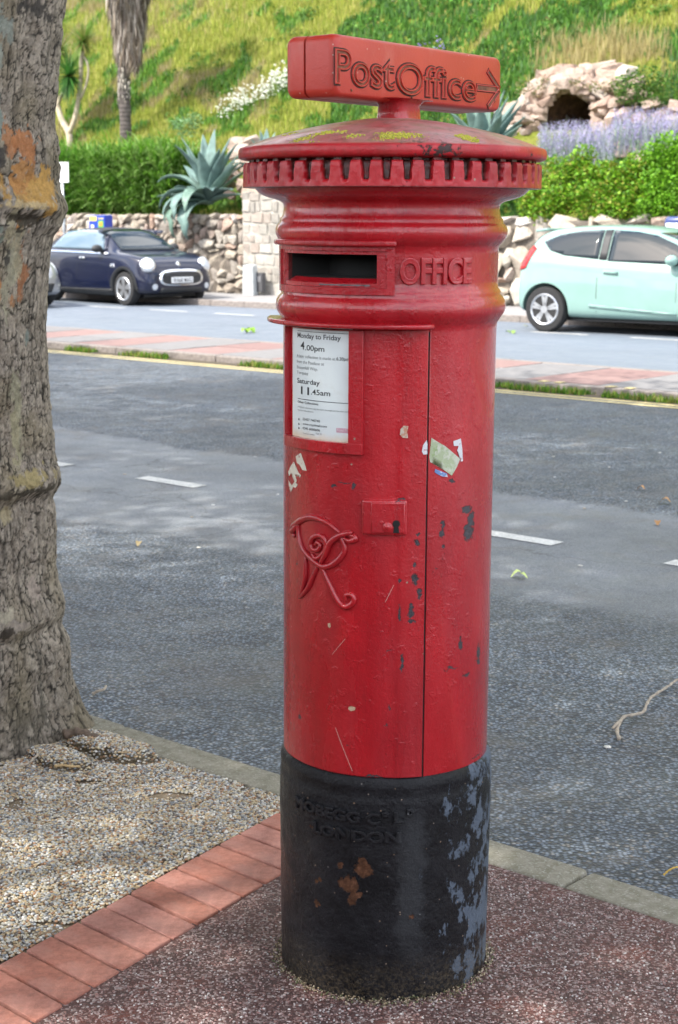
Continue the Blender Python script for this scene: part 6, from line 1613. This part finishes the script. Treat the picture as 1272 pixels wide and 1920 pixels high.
# ================================================================== CARS
M_TYRE = plain('tyre', (.018, .018, .019), .85, var=.2, sc=30); M_ALLOY = plain('alloy', (.62, .63, .65), .28, .85, var=.05)
M_TRIM = plain('black_trim', (.020, .021, .023), .6); M_CHROME = plain('chrome', (.75, .76, .78), .12, 1, var=.02); M_HUBD = plain('wheel_dark', (.03, .03, .032), .6)
def glass(name, col): 
    s = NT(name); s.set(col=col, rough=.03, spec=.5); return s.m
M_GLASS = glass('car_glass', (.012, .020, .026)); M_GLASSL = glass('side_glass_pale', (.10, .15, .19)); M_LAMPR = glass('tail_lamp', (.40, .02, .02)); M_LAMPC = glass('head_lamp', (.50, .53, .56))  # pale side glass has its bright reflection put into the colour
def carpaint(name, col, metal=.2):
    s = NT(name); s.set(col=s.ramp(s.noise(3, 3), [(.3, tuple(c*.94 for c in col)), (.7, tuple(min(1, c*1.05) for c in col))]), rough=.34, metal=metal, coat=.7, coatr=.04, spec=.3); return s.m
def loft_body(st, wheels, wr, cut=True):
    """st: stations (x, zbottom, zbelt, ztop, w_low, w_belt, w_roof); returns mesh of a closed, smoothed body"""
    bm = bmesh.new(); rows = []
    for (x, zb, zl, zt, wl, wb_, wr_) in st:
        gh = zt-zl
        half = [(.0, zb), (wl*.82, zb), (wl*.97, zb+.05), (wl, zb+.16), (wl*1.005, zb+(zl-zb)*.55), (wb_*1.0, zl-.10), (wb_*.965, zl-.012), (wb_*.965+(wr_-wb_*.965)*.12, zl+gh*.10), (wb_*.965+(wr_-wb_*.965)*.80, zl+gh*.80), (wr_*.90, zt-.025*min(1, gh*3)), (wr_*.55, zt), (0, zt+.008)]
        ring = [(y, z) for y, z in half]+[(-y, z) for y, z in half[-2:0:-1]]
        rows.append([bm.verts.new((x, y, z)) for y, z in ring])
    n = len(rows[0])
    for a, b in zip(rows, rows[1:]):
        for k in range(n): bm.faces.new((a[k], a[(k+1) % n], b[(k+1) % n], b[k]))
    for r_, fl in ((rows[0], False), (rows[-1], True)):
        h = n//2
        for k in range(h):
            q = (r_[k], r_[k+1], r_[n-k-1], r_[(n-k) % n]) if k else (r_[0], r_[1], r_[n-1])
            q = tuple(dict.fromkeys(q))
            if len(q) > 2:
                try: bm.faces.new(q if fl else q[::-1])
                except Exception: pass
    bmesh.ops.recalc_face_normals(bm, faces=bm.faces)
    me = bpy.data.meshes.new('b'); bm.to_mesh(me); bm.free(); o = bpy.data.objects.new('b', me); C.objects.link(o)
    m = o.modifiers.new('s', 'SUBSURF'); m.levels = 2; m.render_levels = 2
    cyl_ = None
    if cut:
        bm = bmesh.new()
        for wx in wheels:
            for sy in (-1, 1):
                mt = Matrix.Translation((wx, sy*.80, wr-.0)) @ Matrix.Rotation(math.pi/2, 4, 'X'); bmesh.ops.create_cone(bm, cap_ends=True, segments=40, radius1=wr*1.17, radius2=wr*1.17, depth=.62, matrix=mt)
        m2 = bpy.data.meshes.new('c'); bm.to_mesh(m2); bm.free(); cyl_ = bpy.data.objects.new('c', m2); C.objects.link(cyl_)
        b = o.modifiers.new('b', 'BOOLEAN'); b.object = cyl_; b.operation = 'DIFFERENCE'; b.solver = 'EXACT'
    bpy.context.view_layer.update(); dg = bpy.context.evaluated_depsgraph_get(); ev = o.evaluated_get(dg); out = bpy.data.meshes.new_from_object(ev)
    o.modifiers.remove(o.modifiers[-1]) if cut else None
    bpy.context.view_layer.update(); dg = bpy.context.evaluated_depsgraph_get(); whole = bpy.data.meshes.new_from_object(o.evaluated_get(dg)); 
    bvh = BVHTree.FromPolygons([v_.co.copy() for v_ in whole.vertices], [tuple(p.vertices) for p in whole.polygons])
    bpy.data.objects.remove(o)
    if cyl_: bpy.data.objects.remove(cyl_)
    return out, bvh
def project_panel(bvh, poly, axis, side, off, mat, name, parent, grid=14, thick=0):
    """cut a panel out of a 2D outline and lay it on the body. axis 'y': outline in (x,z) seen from the side; 'x': outline in (y,z) seen from front or rear"""
    poly = [Vector(p).to_2d() for p in poly]; bm = bmesh.new(); vs = [bm.verts.new((p.x, p.y, 0)) for p in poly]; bm.faces.new(vs)
    x0, x1 = min(p.x for p in poly), max(p.x for p in poly); y0, y1 = min(p.y for p in poly), max(p.y for p in poly)
    for i in range(1, grid): bmesh.ops.bisect_plane(bm, geom=bm.verts[:]+bm.edges[:]+bm.faces[:], plane_co=(x0+(x1-x0)*i/grid, 0, 0), plane_no=(1, 0, 0))
    for i in range(1, grid//2+1): bmesh.ops.bisect_plane(bm, geom=bm.verts[:]+bm.edges[:]+bm.faces[:], plane_co=(0, y0+(y1-y0)*i/(grid//2+1), 0), plane_no=(0, 1, 0))
    for v_ in bm.verts:
        a, b = v_.co.x, v_.co.y
        if axis == 'y': o_, d = Vector((a, side*3, b)), Vector((0, -side, 0))
        else: o_, d = Vector((side*4, a, b)), Vector((-side, 0, 0))
        h, nrm, _, _ = bvh.ray_cast(o_, d)
        v_.co = (h+(nrm if nrm.dot(d) < 0 else -nrm)*off) if h is not None else o_+d*(3-.75 if axis == 'y' else 4-1.7)
    bmesh.ops.recalc_face_normals(bm, faces=bm.faces)
    o = from_bm(name, bm, mat, parent, True)
    if thick:
        m = o.modifiers.new('solid', 'SOLIDIFY'); m.thickness = thick; m.offset = 0
    return o
def wheel(parent, x, y, r, side, spokes, split=False, alloy=None):
    e = empty('wheel', (x, y, r)); e.parent = parent
    bm = bmesh.new(); prof = [(-.095, r*.66), (-.10, r*.80), (-.092, r*.94), (-.06, r), (.06, r), (.092, r*.94), (.10, r*.80), (.095, r*.66)]; n = 36
    rows = [[bm.verts.new((math.cos(2*math.pi*k/n)*q, yy, math.sin(2*math.pi*k/n)*q)) for k in range(n)] for yy, q in prof]
    for a, b in zip(rows, rows[1:]):
        for k in range(n): bm.faces.new((a[k], a[(k+1) % n], b[(k+1) % n], b[k]))
    bm.faces.new(rows[0]); bm.faces.new(rows[-1][::-1]); bmesh.ops.recalc_face_normals(bm, faces=bm.faces); fix_smooth(from_bm('tyre', bm, M_TYRE, e, True), 40)
    bm = bmesh.new(); s_ = side
    def ringf(r0, r1, y0, y1):
        a = [bm.verts.new((math.cos(2*math.pi*k/n)*r0, y0*s_, math.sin(2*math.pi*k/n)*r0)) for k in range(n)]; b = [bm.verts.new((math.cos(2*math.pi*k/n)*r1, y1*s_, math.sin(2*math.pi*k/n)*r1)) for k in range(n)]
        for k in range(n): bm.faces.new((a[k], a[(k+1) % n], b[(k+1) % n], b[k]))
    ringf(r*.70, r*.66, .098, .112); ringf(r*.66, r*.61, .112, .100); ringf(r*.61, r*.58, .100, .04)
    for k in range(spokes):
        t0 = 2*math.pi*k/spokes+.3
        for off in ((-.16, .16) if split else (0,)):
            t = t0+off; d = Vector((math.cos(t), 0, math.sin(t))); q = Vector((-d.z, 0, d.x)); w0, w1 = (.020, .026) if split else (.032, .075)
            i0 = Vector((math.cos(t0), 0, math.sin(t0)))*.05; o0 = d*r*.63
            v4 = [i0-q*w0, o0-q*w1*.8, o0+q*w1*.8, i0+q*w0]; a = [bm.verts.new(p+Vector((0, .100*s_, 0))) for p in v4]; b = [bm.verts.new(p*1.0+Vector((0, .070*s_, 0))) for p in v4]
            bm.faces.new(a)
            for i in range(4): bm.faces.new((a[i], a[(i+1) % 4], b[(i+1) % 4], b[i]))
    c = [bm.verts.new((math.cos(2*math.pi*k/16)*.055, .106*s_, math.sin(2*math.pi*k/16)*.055)) for k in range(16)]; bm.faces.new(c)
    bmesh.ops.recalc_face_normals(bm, faces=bm.faces); from_bm('rim', bm, alloy or M_ALLOY, e)
    bm = bmesh.new(); c = [bm.verts.new((math.cos(2*math.pi*k/24)*r*.62, .055*s_, math.sin(2*math.pi*k/24)*r*.62)) for k in range(24)]; bm.faces.new(c); from_bm('brake_disc', bm, M_HUBD, e)
    return e
def mirror_part(bvh, x, z, side, mat, parent, col2):
    h, nrm, _, _ = bvh.ray_cast(Vector((x, side*3, z)), Vector((0, -side, 0))); bm = bmesh.new(); bmesh.ops.create_uvsphere(bm, u_segments=14, v_segments=10, radius=1)
    for v_ in bm.verts: v_.co = Vector((v_.co.x*.085, v_.co.y*.11, v_.co.z*.075))+Vector((x, h.y+side*.13, z+.02))
    o = from_bm('wing_mirror', bm, mat, parent, True); bm = bmesh.new(); boxbm(bm, (x+.01, h.y+side*.02, z-.035), (.07, .12, .03)); b = from_bm('mirror_stalk', bm, col2, o); return o
def split_faces(o, test, name, mat, parent, off=0):
    bm = bmesh.new(); bm.from_mesh(o.data); bm2 = bm.copy(); 
    bmesh.ops.delete(bm, geom=[f_ for f_ in bm.faces if test(f_.calc_center_median())], context='FACES'); bmesh.ops.delete(bm2, geom=[f_ for f_ in bm2.faces if not test(f_.calc_center_median())], context='FACES')
    bm.to_mesh(o.data); bm.free(); return from_bm(name, bm2, mat, parent, True)
def clip_z(poly): return poly
def plate(parent, x, y, z, text, rz, tilt, bg_):
    p = empty('number_plate', (x, y, z), rz); p.parent = parent; p.rotation_euler = (tilt, 0, rz)
    bm = bmesh.new(); boxbm(bm, (0, 0, 0), (.50, .008, .11)); bevel(from_bm('plate_backing', bm, bg_, p), .004)
    v, f = text_np(text, .105, 0, 0, True, 1.08, off=.002); w_ = v[:, 0].max()-v[:, 0].min(); k = .44/w_
    from_poly('plate_text', [((q[0]-v[:, 0].min())*k-.22, -.0052, q[1]-.038) for q in v], f, INK, p); return p
M_PLW = plain('plate_white', (.72, .73, .74), .4, var=.02)

# ---- dark blue soft-top car
def soft_top(loc_, heading):
    car = empty('parked_car', loc_, heading, label='dark blue soft top car with black hood and white headlamps by the rubble wall', category='car')
    st = [(-1.90, .36, .74, .80, .62, .60, .50), (-1.86, .25, .90, .955, .78, .74, .62), (-1.72, .21, .985, 1.03, .835, .80, .64), (-1.50, .20, 1.00, 1.12, .85, .83, .60), (-1.20, .19, 1.00, 1.34, .86, .845, .57), (-.80, .18, .995, 1.41, .86, .85, .57), (-.25, .18, .985, 1.43, .86, .85, .57), (.22, .18, .975, 1.405, .86, .85, .56),
          (.48, .18, .97, 1.29, .86, .85, .58), (.78, .18, .965, 1.075, .86, .845, .68), (.92, .18, .955, .985, .86, .84, .72), (1.20, .18, .93, .965, .86, .835, .72), (1.52, .19, .885, .925, .855, .815, .68), (1.74, .21, .80, .85, .81, .755, .62), (1.86, .23, .62, .72, .73, .67, .56), (1.91, .30, .50, .58, .62, .58, .50)]
    me, bvh = loft_body(st, (-1.245, 1.25), .315); M_P = carpaint('paint_dark_blue', (.0012, .0036, .022), .0)
    b = link('body', me, M_P, car, True); fix_smooth(b, 45)
    M_SOFT = plain('soft_top_fabric', (.022, .024, .032), .9, bump=.002, bsc=300)
    split_faces(b, lambda c: c.z > 1.03 and c.x < .30 or (c.z > 1.0 and c.x < -1.35), 'soft_top', M_SOFT, car)
    for s_ in (-1, 1):
        project_panel(bvh, [(-1.20, 1.035), (.56, 1.01), (.30, 1.33), (.10, 1.36), (-.60, 1.375), (-.95, 1.33)], 'y', s_, .012, M_GLASSL, 'side_window', car, thick=.01)
        project_panel(bvh, [(.60, 1.00), (.66, 1.00), (.36, 1.36), (.24, 1.37)], 'y', s_, .014, M_P, 'windscreen_pillar', car, 6, thick=.012)
        project_panel(bvh, [(-1.60, .965), (.75, .935), (.75, .965), (-1.60, .99)], 'y', s_, .010, M_CHROME, 'belt_moulding', car, 12, thick=.006)
        project_panel(bvh, [(-.92, .18), (.92, .18), (.92, .30), (-.92, .28)], 'y', s_, .018, M_TRIM, 'sill_trim', car, 10, thick=.03)
        # arch liners
        for wx in (-1.245, 1.25):
            pts = [(wx+.415*math.cos(t), .315+.415*math.sin(t)) for t in np.linspace(-.25, math.pi+.25, 24)]+[(wx+.352*math.cos(t), .315+.352*math.sin(t)) for t in np.linspace(math.pi+.25, -.25, 24)]
            bm = bmesh.new(); k = len(pts)//2; rows = []
            for i in range(k):
                pr_ = []
                for q in (pts[i], pts[2*k-1-i]):
                    h, nn, _, _ = bvh.ray_cast(Vector((q[0], s_*3, max(q[1], .22))), Vector((0, -s_, 0))); yy = (h.y if h is not None else s_*.84)+s_*.014; pr_.append(Vector((q[0], yy, q[1])))
                rows.append([bm.verts.new(pr_[0]), bm.verts.new(pr_[1]), bm.verts.new(pr_[1]-Vector((0, s_*.12, 0)))])
            for a, c_ in zip(rows, rows[1:]):
                bm.faces.new((a[0], a[1], c_[1], c_[0])); bm.faces.new((a[1], a[2], c_[2], c_[1]))
            from_bm('wheel_arch', bm, M_TRIM, car, True)
            wheel(car, wx, s_*.755, .315, s_, 5)
        project_panel(bvh, [(-.26, .30), (-.252, .30), (-.252, .96), (-.26, .96)], 'y', s_, .0035, M_TRIM, 'door_gap', car, 4); project_panel(bvh, [(.80, .40), (.807, .40), (.807, .94), (.80, .94)], 'y', s_, .0035, M_TRIM, 'door_gap', car, 4)
        project_panel(bvh, [(-.14, .845), (.02, .84), (.02, .872), (-.14, .877)], 'y', s_, .022, M_CHROME, 'door_handle', car, 4, thick=.02)
        project_panel(bvh, [(.86, .70), (1.0, .70), (.96, .77), (.87, .77)], 'y', s_, .010, M_CHROME, 'side_scuttle', car, 4, thick=.006)
        mirror_part(bvh, .50, 1.02, s_, M_TRIM, car, M_TRIM)
        # round headlamps on the wing corners
        hc_ = Vector((1.60, s_*.60, .70)); d = Vector((-.86, -s_*.34, -.32)).normalized(); h, nn, _, _ = bvh.ray_cast(hc_-d*1.2, d)
        h = h if h is not None else hc_; nn = -d if nn is None else (nn if nn.dot(d) < 0 else -nn); n_ = (nn*.6-d*.4).normalized(); a = n_.cross(Vector((0, 0, 1))).normalized(); c_ = a.cross(n_)
        for nm, r0, hgt, mt in (('headlight_ring', .145, .012, M_CHROME), ('headlight', .128, .026, M_LAMPC)):
            bm = bmesh.new(); rws = []
            for hh, rr in ((-.05, 1), (hgt, 1), (hgt+.012, .8), (hgt+.02, .4)): rws.append([bm.verts.new(h+n_*hh+(a*math.cos(t)+c_*math.sin(t)*.98)*r0*rr) for t in np.linspace(0, 2*math.pi, 24, endpoint=False)])
            for x_, y_ in zip(rws, rws[1:]):
                for k in range(24): bm.faces.new((x_[k], x_[(k+1) % 24], y_[(k+1) % 24], y_[k]))
            bm.faces.new(rws[-1]); bmesh.ops.recalc_face_normals(bm, faces=bm.faces); from_bm(nm, bm, mt, car, True)
        project_panel(bvh, [(s_*.60+.055*math.cos(t), .36+.055*math.sin(t)) for t in np.linspace(0, 6.28, 14, endpoint=False)], 'x', 1, .012, M_LAMPC, 'fog_light', car, 3)
    def sup(cx, cz, rx, rz_, e=.6, n=28): return [(cx+rx*math.copysign(abs(math.cos(t))**e, math.cos(t)), cz+rz_*math.copysign(abs(math.sin(t))**e, math.sin(t))) for t in np.linspace(0, 2*math.pi, n, endpoint=False)]
    project_panel(bvh, sup(0, .515, .50, .150), 'x', 1, .014, M_CHROME, 'grille_surround', car, 10, thick=.012)
    g = project_panel(bvh, sup(0, .51, .45, .118), 'x', 1, .028, M_TRIM, 'grille', car, 10)
    for z_ in (.56, .595): project_panel(bvh, [(-.38, z_), (.38, z_), (.38, z_+.010), (-.38, z_+.010)], 'x', 1, .036, plain('grille_bar', (.12, .12, .13), .3, .7), 'grille_bar', car, 6, thick=.006)
    project_panel(bvh, [(-.50, .255), (.50, .255), (.47, .335), (-.47, .335)], 'x', 1, .012, M_TRIM, 'lower_intake', car, 8, thick=.012)
    project_panel(bvh, [(-.62, 1.005), (.62, 1.005), (.53, 1.355), (.3, 1.385), (-.3, 1.385), (-.53, 1.355)], 'x', 1, .010, M_GLASS, 'windscreen', car, 14, thick=.008)
    h, _, _, _ = bvh.ray_cast(Vector((4, 0, .48)), Vector((-1, 0, 0))); plate(car, h.x+.055, -.02, .475, 'WA68 MXG', math.pi/2, 0, M_PLW)
    h, _, _, _ = bvh.ray_cast(Vector((4, 0, .77)), Vector((-1, 0, 0)))
    bm = bmesh.new(); bmesh.ops.create_cone(bm, cap_ends=True, segments=16, radius1=.05, radius2=.04, depth=.012, matrix=Matrix.Translation(h+Vector((.004, 0, .0))) @ Matrix.Rotation(math.pi/2-.5, 4, 'Y')); from_bm('bonnet_badge', bm, M_CHROME, car, True)
    bm = bmesh.new(); boxbm(bm, (0, 0, .20), (3.1, 1.2, .10)); from_bm('underbody', bm, M_TRIM, car); return car
# ---- three-door hatchback; recoloured for the other cars
def hatchback(loc_, heading, paint, label, group=None, alloy=None):
    car = empty('parked_car', loc_, heading, label=label, category='car')
    st = [(-1.93, .42, .60, .66, .60, .58, .48), (-1.90, .30, .80, .86, .76, .73, .55), (-1.82, .26, .98, 1.04, .82, .79, .60), (-1.68, .24, 1.03, 1.28, .85, .81, .56), (-1.52, .22, 1.03, 1.395, .86, .83, .56), (-1.20, .20, 1.01, 1.45, .865, .845, .57), (-.70, .19, .975, 1.48, .865, .85, .58), (-.10, .19, .94, 1.475, .865, .85, .58), (.35, .19, .92, 1.43, .865, .85, .57),
          (.75, .19, .905, 1.28, .865, .845, .60), (1.10, .19, .895, 1.09, .86, .84, .66), (1.28, .19, .88, .985, .86, .83, .68), (1.55, .20, .83, .90, .85, .80, .64), (1.80, .22, .72, .79, .79, .73, .58), (1.95, .24, .55, .64, .70, .64, .50), (2.0, .32, .46, .52, .58, .54, .44)]
    st = [((-1.245+(q[0]+1.245)*.74) if q[0] < -1.245 else q[0],)+q[1:] for q in st]
    me, bvh = loft_body(st, (-1.245, 1.245), .315)
    b = link('body', me, paint, car, True); fix_smooth(b, 45)
    for s_ in (-1, 1):
        project_panel(bvh, [(-1.36, 1.24), (-1.24, 1.13), (-1.0, 1.065), (-.47, 1.02), (-.47, 1.405), (-.8, 1.39), (-1.12, 1.34)], 'y', s_, .009, M_GLASS, 'quarter_window', car, 12, thick=.008)
        project_panel(bvh, [(-.45, 1.015), (-.34, 1.01), (-.34, 1.405), (-.45, 1.40)], 'y', s_, .012, M_TRIM, 'door_pillar', car, 6, thick=.010)
        project_panel(bvh, [(-.32, 1.0), (.88, .955), (.93, 1.0), (.62, 1.22), (.32, 1.335), (.02, 1.385), (-.32, 1.405)], 'y', s_, .009, M_GLASS, 'side_window', car, 14, thick=.008)
        project_panel(bvh, [(-.45, .30), (-.442, .30), (-.442, .98), (-.45, .98)], 'y', s_, .003, M_TRIM, 'door_gap', car, 4); project_panel(bvh, [(.72, .30), (.727, .30), (.727, .92), (.72, .92)], 'y', s_, .003, M_TRIM, 'door_gap', car, 4)
        project_panel(bvh, [(-.36, .84), (-.14, .825), (-.14, .857), (-.36, .872)], 'y', s_, .022, paint, 'door_handle', car, 5, thick=.02)
        project_panel(bvh, [(-.55, .37), (.74, .30), (.74, .325), (-.55, .41)], 'y', s_, .009, paint, 'door_moulding', car, 8, thick=.012)
        project_panel(bvh, [(-.85, .17), (.88, .17), (.88, .215), (-.85, .215)], 'y', s_, .004, M_TRIM, 'sill_trim', car, 8, thick=.02)
        project_panel(bvh, [(-1.70, .84), (-1.58, .88), (-1.46, 1.15), (-1.53, 1.19), (-1.64, 1.05)], 'y', s_, .010, M_LAMPR, 'tail_light', car, 8, thick=.012)
        project_panel(bvh, [(1.45, .70), (1.80, .62), (1.70, .76), (1.50, .83)], 'y', s_, .010, M_LAMPC, 'headlight', car, 8, thick=.012)
        mirror_part(bvh, .66, 1.0, s_, paint, car, M_TRIM)
        for wx in (-1.245, 1.245): wheel(car, wx, s_*.765, .315, s_, 5, True, alloy)
    project_panel(bvh, [(-.60, 1.08), (.60, 1.08), (.50, 1.32), (-.50, 1.32)], 'x', -1, .009, M_GLASS, 'rear_window', car, 10, thick=.008)
    project_panel(bvh, [(-.64, .99), (.64, .99), (.53, 1.37), (-.53, 1.37)], 'x', 1, .009, M_GLASS, 'windscreen', car, 12, thick=.008)
    project_panel(bvh, [(-.45, .30), (.45, .30), (.52, .46), (-.52, .46)], 'x', 1, .010, M_TRIM, 'grille', car, 8, thick=.012)
    bm = bmesh.new()       # roof spoiler
    for y0 in (0,): boxbm(bm, (-1.50, 0, 1.405), (.20, 1.02, .035), Matrix.Rotation(-.12, 3, 'Y'))
    bevel(from_bm('roof_spoiler', bm, paint, car, True), .014, 3)
    bm = bmesh.new(); boxbm(bm, (-1.75, -.40, .42), (.02, .14, .05)); from_bm('rear_reflector', bm, M_LAMPR, car)
    bm = bmesh.new(); boxbm(bm, (-1.75, .40, .42), (.02, .14, .05)); from_bm('rear_reflector', bm, M_LAMPR, car)
    bm = bmesh.new(); boxbm(bm, (0, 0, .21), (3.2, 1.2, .10)); from_bm('underbody', bm, M_TRIM, car); return car
def place(wheel_px, wx, wy, heading, scale=1.0):
    """car origin so that the given wheel touches the road under that pixel"""
    g = G(*wheel_px, ROAD_Z); f_ = Vector((math.cos(heading), math.sin(heading), 0)); l_ = Vector((-f_.y, f_.x, 0)); p = g-(f_*wx+l_*wy)*scale; p.z = ROAD_Z; return p
H1 = R(-47.0); sc1 = 1.045
c1_ = soft_top(place((237, 573), 1.25, -.80, H1, sc1), H1); c1_.scale = (sc1,)*3
H2 = R(-36.0); sc2 = 1.05
M_MINT = carpaint('paint_pale_green', (.20, .325, .295), .0)
c2_ = hatchback(place((1028, 622), -1.245, -.80, H2, sc2), H2, M_MINT, 'pale mint green three door car on the right in front of the boulder wall'); c2_.scale = (sc2*1.03, sc2, sc2*1.03)
M_SILV = carpaint('paint_silver', (.30, .31, .33), .6)
H3 = R(-46.0)
c3_ = hatchback(place((86, 573), 1.245, .80, H3), H3, M_SILV, 'silver car mostly hidden behind the plane trunk with its nose showing')
M_NAVY = carpaint('paint_navy', (.02, .03, .09), .3)
f2_ = Vector((math.cos(H2), math.sin(H2), 0)); l2_ = Vector((-f2_.y, f2_.x, 0))

# unidentified navy shape given the form of a bin, showing over the roof of the pale green car
v_n = 22.6; q1 = PV(1249, 412, v_n); q2 = PV(1296, 412, v_n)
nb_ = empty('navy_shape', Vector(((q1.x+q2.x)/2, (q1.y+q2.y)/2, .02)), UANG*.8, label='unidentified navy shape with white front, built as a bin, above the pale green car roof at the right', category='bin')
hN = PV(1260, 406, v_n).z-.02; wN = (q2-q1).length
bm = bmesh.new(); boxbm(bm, (0, .15, hN/2), (wN, .42, hN)); bevel(from_bm('bin_body', bm, plain('navy_enamel', (.02, .04, .16), .3, coat=.4, var=.1), nb_, True), .07, 4)
bm = bmesh.new(); boxbm(bm, (0, -.066, hN-.22), (wN*.82, .010, .24)); bevel(from_bm('white_panel', bm, M_PLW, nb_), .004)
